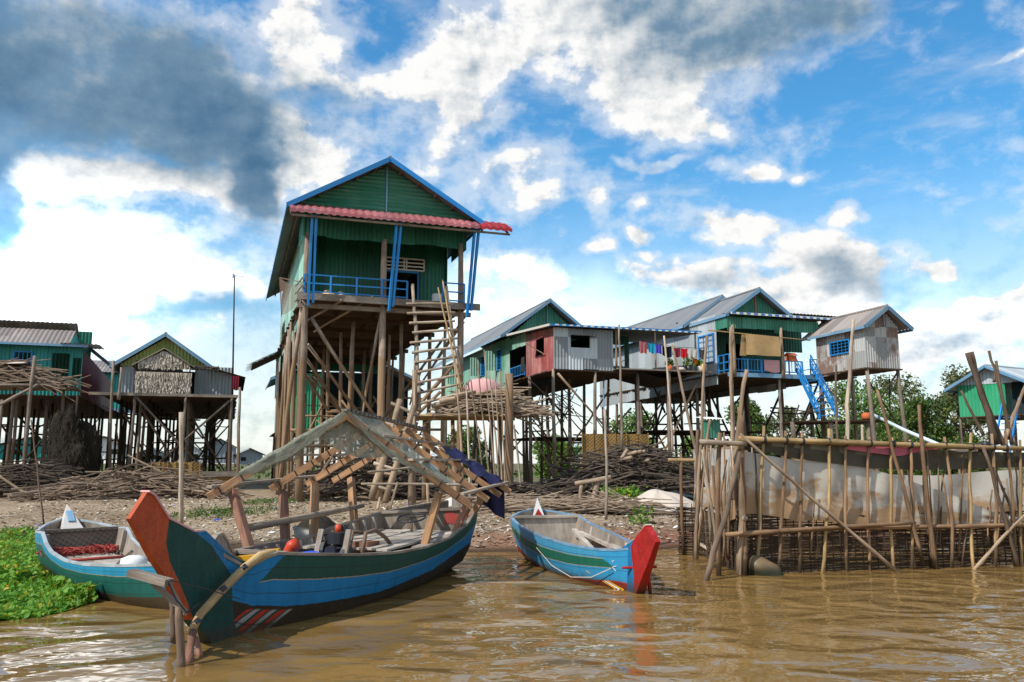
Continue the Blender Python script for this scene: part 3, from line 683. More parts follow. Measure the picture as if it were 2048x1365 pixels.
# tiled canopy
def tile_strip(a0, a1, mat):
    m = MB(); n = int((a1-a0)/.045); sl0 = F(0, -1.35, 10.98); 
    def pt(a, t):
        ph = (a % .27)/.27; bump = .06*abs(math.sin(math.pi*ph))**.7
        return F(a, -1.28+t*1.02, 10.66+t*.50+bump)
    V = []; U = []; Fs = []
    for i in range(n+1):
        a = a0+(a1-a0)*i/n
        for k, t in enumerate((0, .18, .2, .5, .52, 1)):
            V.append(pt(a, t)+Z*(.03 if k in (2, 4) else 0)); U.append((a, t*1.45))
        V.append(F(a, -1.29, 10.58+.02*math.sin(a*23))); U.append((a, -.2))
    for i in range(n):
        q = i*7
        for k in range(5): Fs.append((q+k, q+7+k, q+8+k, q+k+1))
        Fs.append((q+6, q+13, q+7, q))
    m.idx(V, Fs, U); m.face([F(a0, -1.24, 10.62), F(a1, -1.24, 10.62), F(a1, -.28, 11.08), F(a0, -.28, 11.08)])
    return m
cn = tile_strip(-.75, 6.08, 'x').build('canopy', M['tile_pink'], H)
tile_strip(6.1, 7.35, 'x').build('new_tile_section', M['tile_red'], cn)
m = MB()
for a in (-.7, .6, 2., 3.4, 4.8, 6.2, 7.2): m.bar(F(a, -1.22, 10.53), F(a, -.1, 11.2), .05, .07)
m.bar(F(-.7, -1.15, 10.5), F(7.3, -1.15, 10.5), .06, .07); m.build('canopy_rafters', M['stilt'], cn)
# porch posts, struts, railing
for a, zt in ((0, 10.2), (2.78, 10.2), (5.72, 10.3)):
    m = MB(); c = F(a, 0, 0); m.stick(Vector((c.x, c.y, gz(c.x, c.y)-.3)), F(a-.02, 0, zt), .145 if a < 5 else .12, .105, .003, 9, 9, R=R); m.build('stilt', M['stilt'], H, True)
for pt, pb in (((625, 418), (616, 612)), ((633, 419), (626, 606)), ((794, 436), (778, 622)), ((803, 437), (785, 614)), ((950, 452), (934, 634)), ((958, 454), (942, 622))):
        at, zt = F.onb(*pt, -1.08); ab, zb = F.onb(*pb, -.52); m = MB(); m.bar(F(ab, -.52, zb), F(at, -1.08, zt), .085, .085); m.build('canopy_strut', M['blue'], H)
rr = railing(H, F(-.1, -.25, FZ), F(3.6, -.25, FZ), .72, 'blue', 3, 5, .032)
railing(H, F(4.95, -.2, FZ), F(5.8, -.2, FZ), .78, 'blue', 3, 2, .03)
m = MB()
for k in range(4): m.bar(F(-.18, -.4, FZ-.25+.27*k), F(-.25, 2.1, FZ-.15+.3*k), .04, .05)
m.build('side_slats', M['stilt_grey'], H)
pts = []
for b in (2.5, 5.3, 8.2, 11., 14., 16.6):
    for a in (-.02, 1.9, 3.8, WD): pts.append((a+R.uniform(-.25, .25) if 0 < a < 5 else a, b))
stilts(H, F, pts, FZ-.3, .085, 'stilt', R)
for b in (1.0, 1.8, 3.4, 4.4, 6.5, 7.4): stilts(H, F, [(-.35+R.uniform(-.15, .1), b)], 7.4-.12*b+R.uniform(-.8, .0), .055, 'stilt', R, .2)
for p0, p1, r in [((.2, .1, 7.15), (3.0, .6, 3.2), .07), ((.15, .5, 6.2), (3.6, 3.5, 2.6), .075), ((2.75, .2, 7.5), (2.1, .7, 3.0), .06), ((-.1, .1, 7.6), (-.6, 1.1, 1.0), .085),
                  ((.1, 2.6, 6.2), (3.2, 5., 2.2), .06), ((5.7, .1, 5.9), (2.9, .4, 2.4), .075), ((2.9, .5, 2.5), (5.0, .1, 4.6), .08), ((0., 5.4, 6.3), (3.5, 8., 2.), .06), ((5.7, 2.6, 7.), (2.8, 5.2, 2.6), .06),
                  ((5.9, .2, 7.3), (4.6, 2.6, 4.8), .045), ((6.0, .1, 7.6), (4.9, 2.4, 5.3), .045), ((1.9, 2.6, 1.2), (4.6, 5., 4.8), .06), ((.3, -.1, 1.), (2.2, 2.4, 3.6), .05), ((3.9, 2.4, 1.3), (1.7, 2.8, 4.4), .05), ((5.7, 5.3, 1.2), (3.8, 8.2, 5.), .06), ((0, 8.2, 1.2), (1.9, 11, 5.), .06)]:
    brace(H, F(*p0), F(*p1), r, 'stilt')
for a0, b0, z0, a1, b1, z1 in [(1.2, -.5, 7.72, .1, 2.5, 7.3), (2.3, -.5, 7.9, .6, 3.2, 7.1)]: brace(H, F(a0, b0, z0), F(a1, b1, z1), .05, 'stilt')
for z in (2.6, 3.2): 
    m = MB(); m.stick(F(-.3, 2.6, z), F(5.8, 2.7, z+.1), .06, .05, .01, R=R); m.build('brace', M['stilt'], H, True)
clutter(H, F, 0, 5.7, 4, 16, 1., 5.5, 22, R, 'stilt')
# thatch awning on the far end of the left wall
t = thing('thatch_awning', 'ragged dark thatch awning sticking out of the tall house side wall', 'awning', F(-.8, 14.2, 7))
thatch_panel(t, F(-.02, 12.6, 8.05), -DX*-1, Z, 2.6, 1.1, 'thatch_dark', 'upper_thatch', R, 7, out=-EX)
thatch_panel(t, F(-1.5, 12.2, 6.75), DX, (EX*1.4+Z*.75), 3.2, 1.6, 'thatch_dark', 'lower_thatch', R, 6, out=(-EX*.5+Z))
m = MB(); m.corr(F(-.25, 12.9, 0), DX, Z, 1.9, 5.3, 7.2, (), .16, .02); m.build('sheet_wall', M['galv_light'], t)
# fine net hanging beside the left wall
q0, q1, q2, q3 = F(-.75, 4.2, 9.4), F(-.1, .6, 8.5), F(-.1, .7, 8.0), F(-.6, 4.4, 7.9)
m = MB(); m.grid(lambda s, t: q0.lerp(q1, s).lerp(q3.lerp(q2, s), t)-Z*.15*math.sin(math.pi*s), 8, 6); m.tube([q0, q1], .025, 5); m.tube([q0, q3], .025, 5)
single(m, 'fishing_net', M['net_fine'], 'fine brown fishing net spread on poles beside the tall house wall', 'fishing net')
# ladder to the porch
t = thing('ladder', 'tall rough wooden ladder leaning up to the porch with blue railing', 'ladder', F(5.2, -1.8, 3.5))
LT = (F(3.72, -.62, FZ+.55), F(5.0, -.62, FZ+.55)); LB = (P(838, 822, F(4.2, -2.7, 0).y), P(922, 800, F(5.4, -2.6, 0).y))
for k in (0, 1):
    m = MB(); m.stick(LB[k], LT[k], .075, .06, .012, 7, 6, R=R); m.build('rail', M['pole_pale'], t, True)
for i in range(11):
    s = .05+.078*i; a = LB[0].lerp(LT[0], s); b = LB[1].lerp(LT[1], s); e = (b-a)*.14; m = MB(); m.stick(a-e*R.uniform(.4, 1.6)-DX*.06, b+e*R.uniform(.3, 1.2)-DX*.06, .05, .045, .02, 6, 4, R=R); m.build('rung', M['pole_pale'], t, True)
for k, (pa, pb) in enumerate([((885, 560), (940, 870)), ((876, 575), (926, 790))]):
    m = MB(); m.stick(P(*pb, F(5, -2.8, 0).y), P(*pa, F(5, -.75, 0).y), .04, .03, .01, 6, R=R); m.build('handrail', M['bamboo'], t, True)
# things on the porch
c = F(5.0, .9, FZ); m = MB(); m.tube([c, c+Z*.02, c+Z*.5, c+Z*.56], [.19, .2, .2, .17], 14); tag(m.build('bucket', M['white_plastic'], None, True, c), 'pale upright plastic barrel on the porch by the green wall', 'barrel')
c = F(.75, -.05, FZ); m = MB(); m.tube([c, c+Z*.08, c+Z*.1, c+Z*.22, c+Z*.24], [.34, .3, .17, .13, .04], 12); tag(m.build('hat', M['straw'], None, True, c+Z*.12), 'brown straw hat on a bundle at the porch corner', 'hat')
for i, (a, l) in enumerate([(.75, 'grey cloth bundle under the straw hat on the porch'), (1.2, 'round white bundle on the porch beside the straw hat')]):
    c = F(a, -.05, FZ); m = MB(); m.tube([c, c+Z*.03, c+Z*.1, c+Z*.12 if i == 0 else c+Z*.22], [.2, .27, .22, .05], 10); tag(m.build('bundle', M['canvas'], None, True, c), l, 'bundle')
# ================================================================== firewood platform in front of the tall house
YP = F(5, -3, 0).y
t = thing('platform', 'low bamboo platform on thick posts carrying firewood and a pink sack', 'platform', Vector((P(915, 825, YP).x, YP, .5)))
zp = P(915, 828, YP).z; x0 = P(818, 828, YP).x; x1 = P(1022, 828, YP).x
m = MB(); nb = 16
for i in range(nb): m.stick(Vector((x0+R.uniform(-.1, .1), YP+i*.15, zp-.06)), Vector((x1+R.uniform(-.1, .15), YP+i*.15+.3, zp-.06)), .05, .05, .003, 6, 3, R=R)
m.build('deck', M['bamboo'], t, True)
for px, top, r, yy in [(830, 740, .1, 0), (1018, 748, .14, 0), (905, 830, .09, 2.2), (1000, 830, .09, 2.4), (850, 830, .1, 2.4)]:
    b = P(px, top, YP+yy); m = MB(); m.stick(Vector((b.x+.03, YP+yy, gz(b.x, YP+yy)-.2)), b, r, r*.9, .006, 8, 5, R=R); m.build('post', M['stilt'], t, True)
def heap(name, mat, c, Lx, Ly, H_, n, label, cat, seed=0, r=(.015, .04), ln=(.8, 2.2), d=None, spread=.6, prof=None, kind='stuff', ends=None):
    R = random.Random(seed); m = MB(); c = Vector(c); d = d or EX; s_ = Vector((-d.y, d.x, 0))
    for i in range(n):
        u = R.uniform(-1, 1); w = R.uniform(-1, 1); hmax = H_*max(0, (1-abs(u)**2.2))*(1-abs(w)**2*.8)
        if prof: hmax *= prof(u)
        z = hmax*R.random()**.6; q = c+d*(u*Lx/2)+s_*(w*Ly/2)+Z*(z+.02)
        a = R.gauss(0, spread); di = (d*math.cos(a)+s_*math.sin(a)+Z*R.gauss(-.12*u, .16)); l = R.uniform(*ln)/2; rr = R.uniform(*r)
        b = Vector((R.uniform(-1, 1), R.uniform(-1, 1), R.uniform(-.6, 1)))*l*.24
        A = q-di*l; B = q+di*l
        for e in (A, B):
            gg = gz(e.x, e.y)+.01
            if c.z < 1.5 and e.z < gg: e.z = gg
        m.tube([A, q+b, B], [rr, rr*.9, rr*.6], 5)
    o = m.build(name, M[mat], None, False, c); return tag(o, label, cat, None, kind)
cs = P(955, 822, YP+1.2); heap('firewood_pile', 'brush_pale', Vector((cs.x+.5, YP+1.1, zp)), 3.0, 2.0, 1.0, 260, 'heap of split firewood sticks stacked on the bamboo platform', 'firewood', 5, (.02, .045), (.8, 1.9), Vector((1, 0, 0)), .25)
for k, (px, py, l) in enumerate([(905, 800, .9), (890, 808, .8), (930, 790, .7)]):
    q = P(px, py, YP+.1); m = MB(); m.stick(q-Vector((l/2, -.1, .05)), q+Vector((l/2, .2, .12)), .1, .06, .06, 8, 5, R=R); single(m, 'log', M['brush_pale'], ['thick pale branch lying at the platform edge, longest of three', 'thick pale branch lowest at the platform edge', 'short pale branch uppermost at the ladder foot'][k], 'log', 'pale branches on the platform', True)
c = Vector((P(964, 760, YP+1.2).x, YP+1.2, zp+.78)); m = MB()
def sack(u, v):
    a = u*2*math.pi; h = math.sin(v*math.pi/2); r = math.cos(v*math.pi/2)**.6
    return c+Vector((math.cos(a)*.68*r*(1+.05*math.sin(3*a)), math.sin(a)*.5*r, .52*h+.03*math.sin(5*a)*r))
m.grid(sack, 28, 8); tag(m.build('sack', M['pink_sack'], None, True, c), 'plump pink sack lying on top of the stacked firewood', 'sack')
# slender poles leaning by the platform
for k, (pa, pb, r, w) in enumerate([((932, 770), (940, 1005), .045, 'pale'), ((905, 700), (925, 960), .035, 'tan'), ((942, 760), (975, 1010), .035, 'tan'), ((955, 720), (985, 1010), .03, 'tan'), ((968, 700), (995, 1015), .03, 'tan'), ((978, 745), (1000, 1010), .03, 'pale'), ((990, 760), (1008, 1010), .03, 'tan'), ((1000, 740), (1010, 1000), .03, 'tan'), ((1028, 850), (1045, 1018), .05, 'pale'), ((828, 720), (828, 880), .04, 'pale')]):
    m = MB(); m.stick(P(*pb, YP-.9+.02*k), P(*pa, YP-.25), r*1.1, r*.6, .012, 6, 6, R=R)
    lab = ['whitish pole standing before the ladder foot', 'thin curved pole crossing the ladder rungs', 'brown pole next to the whitish pole at the ladder foot', 'slender brown pole rising in front of the pink sack', 'tallest slender pole rising in front of the pink sack', 'pale pole at the right edge of the pink sack', 'slender pole left of the thick platform post', 'slender pole touching the thick platform post', 'short whitish pole on the ground right of the thick platform post', 'whitish pole standing left of the ladder foot'][k]
    single(m, 'wooden_pole', M['pole_pale' if w == 'pale' else 'pole'], lab, 'pole', 'poles leaning by the firewood platform', True)
# ================================================================== small green house behind the tall house
F2 = Frame(P(560, 862, 52)); t = thing('stilt_house', 'low bright green house half hidden behind the tall house stilts', 'house', F2(2, 0, .6)); z0 = P(560, 866, 52).z
m = MB(); m.corr(F2(0, 0, 0), EX, Z, 2.6, z0, z0+3.8, [(1.0, 1.5, z0+1.9, z0+2.5)], .18, .025); m.build('front_wall', M['green_bright'], t)
m = MB(); m.corr(F2(0, 2.5, 0), EX, Z, 8.6, z0-.2, z0+4.2, (), .3, .03); m.build('shaded_inner_wall', M['net_room_shade'], t)  # near-black sheet stands in for the unlit interior
m = MB(); m.stick(F2(2.5, -.2, z0+.95), F2(8.8, -.2, z0+.9), .05, .05); m.build('rail', M['stilt_grey'], t, True)
m = MB(); m.corr(F2(0, 0, 0), DX, Z, 7, z0, z0+3.6, (), .18, .025); m.build('side_wall', M['green_sunlit_faded'], t)
m = MB(); m.corr(F2(5.2, 0, 0), DX, Z, 7, z0, z0+3.6, (), .18, .025); m.build('side_wall', M['green_shaded'], t)
roof2(t, F2, 4.2, 4.9, z0+5.6, z0+3.4, -.3, 7.5, 'roofmetal', 'blueroof')
floor_slats(t, F2, -.3, 9, -.4, 7, z0, .25, 'underfloor')
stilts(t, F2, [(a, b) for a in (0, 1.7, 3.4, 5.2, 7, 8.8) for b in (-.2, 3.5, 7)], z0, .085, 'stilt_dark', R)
# ================================================================== middle house (green with red and grey lean-to)
XF = (P(1108, 735, 41), P(1108, 735, 36), .878)          # laid out for a corner 41 m off, scaled about the camera along the line of sight to stand at 36 m
R = random.Random(5); F = Frame(P(1108, 735, 41)); MF = F; fz = 6.72
H = thing('stilt_house', 'green gabled house on stilts with a faded red and grey sheet metal front room', 'house', F(3, 0, .6))
def fl(x): return fz
m = MB(); m.corr(F(0, 0, 0), DX, Z, 4.15, fz-.1, lambda x: 8.72+.06*x, [(1.35, 2.5, 7.55, 8.42)], .17, .022); rp = m.build('red_wall', M['red_panel'], H)
m = MB(); m.corr(F(-.02, 0, 0), EX, Z, 3.28, fz-.05, 8.72, [(.95, 2.0, 7.75, 8.38)], .17, .022); m.build('front_wall', M['galv'], H)
m = MB(); m.corr(F(3.26, .0, 0), DX, Z, 6.9, fz, 8.9, (), .17, .022); m.corr(F(3.3, 2.6, 0), EX, Z, 2.2, fz, 8.9, [(1.0, 1.9, fz+.5, 8.4)], .17, .022); m.build('shaded_inner_wall', M['green_shaded'], H)
m = MB(); m.corr(F(0, 6.95, 0), DX, Z, 16., fz-.9, 9.25, [(1.6, 2.35, 7.55, 8.85), (5.0, 5.75, 7.5, 8.7), (11., 11.8, 7.4, 8.5)], .17, .022); m.corr(F(0, 4.15, 0), DX, Z, 2.8, 8.45, 9.1, (), .17, .022); gw = m.build('side_wall', M['green_sunlit_faded'], H)
for b in (1.6, 5.0, 11.):
    window(H, F(-.03, 6.95+b, 7.5), DX, .75, 1.25, 'blue', (1, 5)); 
    m = MB(); m.corr(F(-.05, 6.95+b+.75, 7.5), (DX*.15-EX), Z, .7, 0, 1.2, (), .17, .02); m.build('shutter', M['green_sunlit_faded'], H)
m = MB(); m.corr(F(-.06, 1.35, 8.44), DX, (-EX*.8-Z*.35), 1.15, 0, .62, (), .17, .02); m.build('shutter', M['red_panel'], H)
m = MB(); m.stick(F(-.05, 1.2, 7.5), F(-.62, 2.4, 8.2), .025, .02, .0, 5); m.build('shutter_prop', M['pole'], H)
m = MB(); m.corr(F(.95, -.05, 8.4), EX, (-DX*.9-Z*.12), 1.25, 0, .4, (), .17, .015); m.build('shutter', M['roofbrown'], H)
m = MB(); m.corr(F(0, 7.0, 9.25), EX, Z, 4.7, 0, lambda x: max(.02, 2.12*(1-abs(x-2.35)/2.35)), (), .17, .022); m.build('gable_wall', M['green'], H)
m = MB(); m.bar(F(2.35, 6.93, 9.3), F(2.35, 6.93, 11.35), .07, .05); m.build('gable_batten', M['blueroof'], H)
m = MB(); m.corr(F(4.65, 6.95, 0), DX, Z, 16., fz-.2, 9.25, (), .17, .022); m.corr(F(0, 22.9, 0), EX, Z, 4.7, fz-.9, 9.3, (), .17, .022); m.build('rear_wall', M['green_shaded'], H)
m = MB(); m.corr(F(1.1, 3., 0), DX, Z, 19., fz-.5, 9.3, (), .4, .02); m.build('dark_backing', M['net_room_shade'], H)  # dark sheet added behind the windows as room shade
roof2(H, F, 2.35, 3.05, 11.5, 9.22, 6.4, 23.4, 'roofmetal', 'blueroof')
m = MB(); m.corr(F(-.35, -.4, 8.78), EX, (DX+Z*.07), 8.6, 0, 7.4, (), .2, .022); lr = m.build('porch_roof', M['roofmetal'], H)
m = MB(); m.bar(F(-.35, -.42, 8.78), F(8.25, -.42, 8.84), .05, .1); m.build('eave_board', M['blue'], lr)
m = MB(); m.bar(F(-.38, -.4, 8.78), F(-.38, 7., 9.28), .05, .12); m.build('eave_board', M['cream'], lr)
m = MB()
for k in range(22): m.box(F(.0+k*.385, -.455, 8.79), .19, .012, .06)
m.build('eave_fringe', M['white'], lr)
floor_slats(H, F, 0, 4.7, 0, 22., fz-.1, .3, 'underfloor')
floor_slats(H, F, 3.3, 8.7, -.5, 3.6, fz+.02, .2, 'plank', name='platform_floor')
railing(H, F(-.02, 4.3, fz), F(-.02, 6.8, fz), .62, 'blue', 2, 2, .03, 9)
for a in (3.35, 5.6, 8.0):
    m = MB(); m.stick(F(a, -.2, fz), F(a, -.2, 8.8), .06, .05, .004, 6, R=R); m.build('porch_post', M['pole'], H, True)
pts = [(a, b) for b in (.1, 3.6, 7., 10.5, 14., 18., 22.) for a in (0, 2.3, 4.7)]+[(a, b) for b in (-.3, 3.4) for a in (6.3, 8.3)]
stilts(H, F, pts, fz-.1, .095, 'stilt_grey', R, .15)
for p0, p1 in [((.2, 0, 6.4), (6.2, 1., .9)), ((.1, 4, 6.), (2.3, 6, 1.6)), ((2.3, 7, 6), (4.7, 7.2, 1.4)), ((6.3, 0, 3.4), (3.2, .4, 1.)), ((8.2, 0, 6.3), (5.6, .6, 1.2)), ((-.2, 4, 4.6), (1.8, 4.4, 1.)), ((4.7, 3.5, 6), (1, 3.4, 1.3)), ((2.2, 10, 6), (5, 10.5, 1)), ((0, 14, 5.6), (4.6, 14, 1.2)), ((4.6, 3.2, 1.2), (8, 3.5, 5.4)), ((2.3, 3.2, 1.2), (6, 3.5, 5.0))]: brace(H, F(*p0), F(*p1), .06, 'stilt')
m = MB()
for k in range(26): m.stick(F(1.4+R.uniform(-1, 1.2), 3+R.uniform(-1, 2), 5.3+R.uniform(-.9, .9)), F(1.6+R.uniform(-1.2, 1.6), 3+R.uniform(-1, 2), 5.0+R.uniform(-1.2, 1)), .03, .02, .05, 4, 3, R=R)
single(m, 'net_bundle', M['net_black'], 'dark tangle of old nets and sticks hung under the red walled room', 'net bundle')
clutter(H, F, -.2, 8.2, 2, 20, 1.2, 5.6, 34, R)
floor_slats(H, F, 1, 8.5, 5, 12, 3.4, .5, 'stilt_dark', name='lower_platform', gap=.08)
# sagging brown sheet under the laundry platform
m = MB(); m.grid(lambda s, t: F(4.6+3.6*s, -.4+3.4*t, fz-.12-.62*math.sin(math.pi*min(1, s*1.05))*(.5+.5*math.sin(math.pi*t))), 16, 10); single(m, 'sagging_sheet', M['stilt_dark'], 'brown sheet sagging below the laundry platform', 'sheet', None, True)
# laundry
cl = thing('clothesline', 'thin line of laundry strung over the platform between two poles', 'clothesline', F(5.2, -.45, fz))
m = MB(); LA, LBp = F(4.5, -.5, 8.2), F(8.6, -.5, 7.95); m.tube([LA, LA.lerp(LBp, .5)-Z*.12, LBp], .012, 5); m.build('line', M['black'], cl)
xx = 0.02
for k, (nm, w, h, mt, lab) in enumerate([('shirt', .46, .62, 'cloth_pink', 'faded pink patterned shirt first on the clothesline'), ('shirt', .42, .50, 'cloth_cyan', 'bright cyan shirt on the clothesline'), ('cloth', .34, .46, 'cloth_indigo', 'purple blue cloth beside the cyan shirt'), ('trousers', .56, .55, 'cloth_dark', 'black trousers hanging on the clothesline'), ('cloth', .48, .46, 'cloth_maroon', 'maroon cloth on the clothesline beside the bright red one'), ('shirt', .40, .48, 'cloth_red', 'bright red shirt on the clothesline'), ('shirt', .62, .52, 'cloth_white', 'white shirt on the clothesline'), ('shirt', .48, .50, 'cloth_grey', 'dark striped shirt last on the clothesline')]):
    s = xx/4.1; q = LA.lerp(LBp, s)-Z*(.12*math.sin(math.pi*s)); cloth_sheet(nm, mt, q, (LBp-LA), w, h, lab, 'laundry', 'laundry on the clothesline', .03, 2, k, .12 if nm == 'shirt' else .0, .05); xx += w+.03
cloth_sheet('cloth', 'cloth_orange', F(7.7, -.4, 7.55), EX, .3, .45, 'small orange cloth hanging below the white shirt', 'laundry', 'laundry on the clothesline', seed=33)
cloth_sheet('cloth', 'cloth_olive', F(-.06, 4.25, 7.75), DX, .55, .8, 'dark cloth hung over the blue rail beside the red wall', 'laundry', seed=12)
# potted plants on the platform
for k, (a, r_, hh, mt, pm, lab) in enumerate([(7.5, .3, .75, 'leaf_bright', 'black', 'bushy yellow green plant in a black pot on the laundry platform'), (8.15, .2, .45, 'hyacinth', 'cream', 'small plant in a pale pot at the platform end'), (6.35, .22, .4, 'leaf', 'terracotta', 'small dark plant in a clay pot under the white shirt')]):
    c = F(a, -.3, fz+.03); t = thing('potted_plant', lab, 'potted plant', c, 'plants on the laundry platform')
    m = MB(); m.tube([c, c+Z*.02, c+Z*.26, c+Z*.25], [.13, .14, .19, .15], 12); m.build('pot', M[pm], t, True); m = MB()
    for i in range(170):
        an = R.uniform(0, 6.28); rr = r_*R.random()**.5; leaf(m, c+Vector((math.cos(an)*rr, math.sin(an)*rr, .25+hh*R.random()*(1-.4*rr/r_))), R.uniform(.04, .1), R)
    m.build('foliage', M[mt], t)
c = F(7.0, -.35, fz+.03); m = MB(); m.tube([c, c+Z*.02, c+Z*.16], [.2, .26, .14], 9); tag(m.build('bundle', M['canvas'], None, True, c), 'pale sack between the potted plants on the platform', 'bundle')
c = F(8.3, -.4, fz+.03); m = MB(); m.tube([c, c+Z*.02, c+Z*.38], [.15, .17, .17], 12); tag(m.build('bucket', M['straw'], None, True, c), 'tan tub at the right end of the laundry platform', 'tub')
# bicycle-like black loop at the left end: coiled hose
c = F(3.7, -.45, fz+.22); m = MB(); m.tube([c+EX*.2*math.cos(a)+Z*.2*math.sin(a) for a in [i*6.283/18 for i in range(19)]], .02, 5, False); single(m, 'hose_coil', M['black'], 'black hose coil standing at the left end of the laundry platform', 'hose')
XF = None
# ================================================================== right house with green valance
R = random.Random(9); F = Frame(P(1457, 745, 38)); fz = 6.12
H = thing('stilt_house', 'grey roofed stilt house with green valance porch and blue railing', 'house', F(2.5, 0, .6)); RF = F
m = MB(); m.corr(F(0, -.05, 0), EX, Z, 5.15, lambda x: 8.24+.16*(.5 if abs(x-2.75) > .22 else 0)*(0), 8.74, (), .14, .02)
for a in (0, 2.6): m.corr(F(a, -.03, 0), EX, Z, .32, 8.08, 8.3, (), .14, .02)
m.corr(F(-.02, -.05, 0), DX, Z, 1., 8.22, 8.74, (), .14, .02); m.build('valance', M['green'], H)
m = MB(); m.corr(F(-.03, .85, 0), DX, Z, 13.2, lambda x: fz-.45-.02*x, 9.0, (), .17, .022); m.build('side_wall', M['galv_light'], H)
m = MB(); m.corr(F(0, 4.6, 0), EX, Z, 5.1, fz, 9.2, (), .3, .022); m.build('shaded_inner_wall', M['net_room_shade'], H)  # dark wall added so the doorway shows shade instead of sky
m = MB(); m.corr(F(5.15, 3.3, 0), EX, Z, 1.6, 7.75, 9.15, (), .17, .02); m.build('shade_fill_wall', M['green_shaded'], H)  # added to fill the gap under the side roof with shade
m = MB(); m.corr(F(0, 2.6, 0), EX, Z, 5.1, fz, 9., [(1.6, 2.5, fz+.05, 7.9)], .17, .022); m.build('porch_wall', M['green_shaded'], H)
m = MB(); m.corr(F(5.1, 2.6, 0), DX, Z, 11.4, fz-.4, 9., (), .17, .022); m.corr(F(0, 14, 0), EX, Z, 5.1, fz-.4, 9., (), .17, .022); m.build('rear_wall', M['galv'], H)
AC = 1.83; ZR = 10.18
m = MB(); m.corr(F(.1, .35, 8.85), EX, Z, 3.5, 0, lambda x: max(.02, 1.2*(1-abs(x-1.75)/1.75)), (), .15, .02); m.build('gable_wall', M['green'], H)
m = MB(); m.bar(F(AC, .3, 8.9), F(AC, .3, 9.95), .07, .05); m.build('gable_batten', M['terracotta'], H)
roof2(H, F, AC, 1.9, ZR, 8.85, -.1, 3.2, 'roofmetal', 'blueroof')
roof2(H, F, AC+.1, 2.35, ZR+.28, 8.8, 3.2, 14.6, 'roofmetal', 'blueroof')
m = MB(); m.corr(F(.0, -.45, 8.86), EX, (DX+Z*.12), 6.4, 0, .9, (), .2, .022); pr = m.build('porch_roof', M['roofmetal'], H)
m = MB(); m.corr(F(3.4, .3, 9.18), EX, (DX-Z*.02), 3.2, 0, 4., (), .2, .022); m.build('side_roof', M['roofbrown'], pr)
m = MB(); m.bar(F(-.05, -.47, 8.84), F(6.4, -.47, 8.86), .04, .1); m.build('eave_board', M['white'], pr); m = MB()
for k in range(16): m.box(F(.1+k*.39, -.497, 8.85), .2, .012, .07)
m.build('eave_fringe', M['blue'], pr)
floor_slats(H, F, -.1, 7.1, -.2, 14., fz, .22, 'underfloor')
m = MB(); m.bar(F(-.2, -.28, fz-.12), F(5.0, -.28, fz-.12), .08, .2); m.build('floor_beam', M['blueroof'], H)
railing(H, F(.15, -.22, fz), F(3.95, -.22, fz), .62, 'blue', 2, 6, .03, 22)
railing(H, F(0, -.1, fz), F(0, .8, fz), .85, 'blue', 3, 3, .03)
railing(H, F(4.9, .4, fz), F(6.2, .4, fz), .85, 'blue', 4, 3, .025, 5)
window(H, F(-.06, 1.1, 6.75), DX, 1.3, 1.35, 'blue', (2, 4)).name = 'window_grille'
stilts(H, F, [(a, b) for b in (-.1, 3., 6., 9., 12., 14.) for a in (.1, 2.7, 5.1)]+[(6.9, 3)], fz-.1, .09, 'stilt_grey', R, .2)
stilts(H, F, [(a, b) for b in (4.5, 8) for a in (1.4, 3.9)], fz-.1, .075, 'stilt_dark', R, .2)
for a in (.1, 2.75):
    m = MB(); m.stick(F(a, -.32, fz-.2), F(a, -.3, 8.3), .09, .08, .01, 7, R=R); m.build('porch_post', M['pole'], H, True)
for p0, p1 in [((5, 0, 5.8), (2.6, .5, 1.)), ((.2, 3, 5.8), (2.7, 3.2, 1.4)), ((2.7, 6, 5.8), (5.2, 6.2, 1.4)), ((5.1, 3., 5.6), (2.8, 3.2, 1.3)), ((.1, 6.1, 5.4), (2.6, 6.2, 1.2)), ((.1, 9.1, 5.4), (2.6, 9.2, 1.2)), ((6.8, 3, 5.6), (5.2, .3, 3.)), ((.0, 3.1, 1.2), (.2, 6., 5.2)), ((.0, 6.1, 5.2), (.2, 9., 1.2))]: brace(H, F(*p0), F(*p1), .06, 'stilt_dark')
m = MB()
for k in range(4): m.bar(F(5.3+.4*k, .1, 8.6+.06*k), F(5.3+.4*k, 3., 9.), .06, .08)
m.bar(F(3.4, .2, 8.9), F(6.6, .2, 9.05), .06, .08); m.build('roof_rafters', M['stilt_dark'], H)
clutter(H, F, -.2, 6.5, 1, 13, 1.2, 5.2, 34, R)
floor_slats(H, F, -1.5, 5, 4, 10, 3.6, .5, 'stilt_dark', name='lower_platform', gap=.08)
# mat on a pole
m = MB(); m.stick(F(-1.3, -.5, 7.95), F(4.3, -.45, 7.75), .03, .025, .004, 6, R=R); single(m, 'hanging_pole', M['bamboo'], 'thin bamboo pole across the porch carrying the woven mat', 'pole', None, True)
m = MB()
def matfn(s, t):
    return F(.62+1.85*s+.03*math.sin(t*4), -.52-.05*math.sin(s*7)*t-.06*t, 7.9-.07*s-1.0*t*(1-.06*s))
m.grid(matfn, 16, 12, (1.85, 1.05)); m.grid(lambda s, t: F(.5+.35*s-.15*t, -.42, 7.92-1.05*t), 4, 8, (.35, 1.05)); single(m, 'woven_mat', M['mat'], 'large tan woven mat hung to dry over the porch railing', 'mat', None, True)
cloth_sheet('cloth', 'pink_sack', F(1.75, -.3, fz+.62), EX, .85, .55, 'faded pink board cloth hung on the blue porch railing', 'cloth', None, .01, 1, 3)
c = F(3.4, -.1, fz+.62); t = thing('orange_box', 'small orange box with a peaked lid on the porch railing', 'box', c)
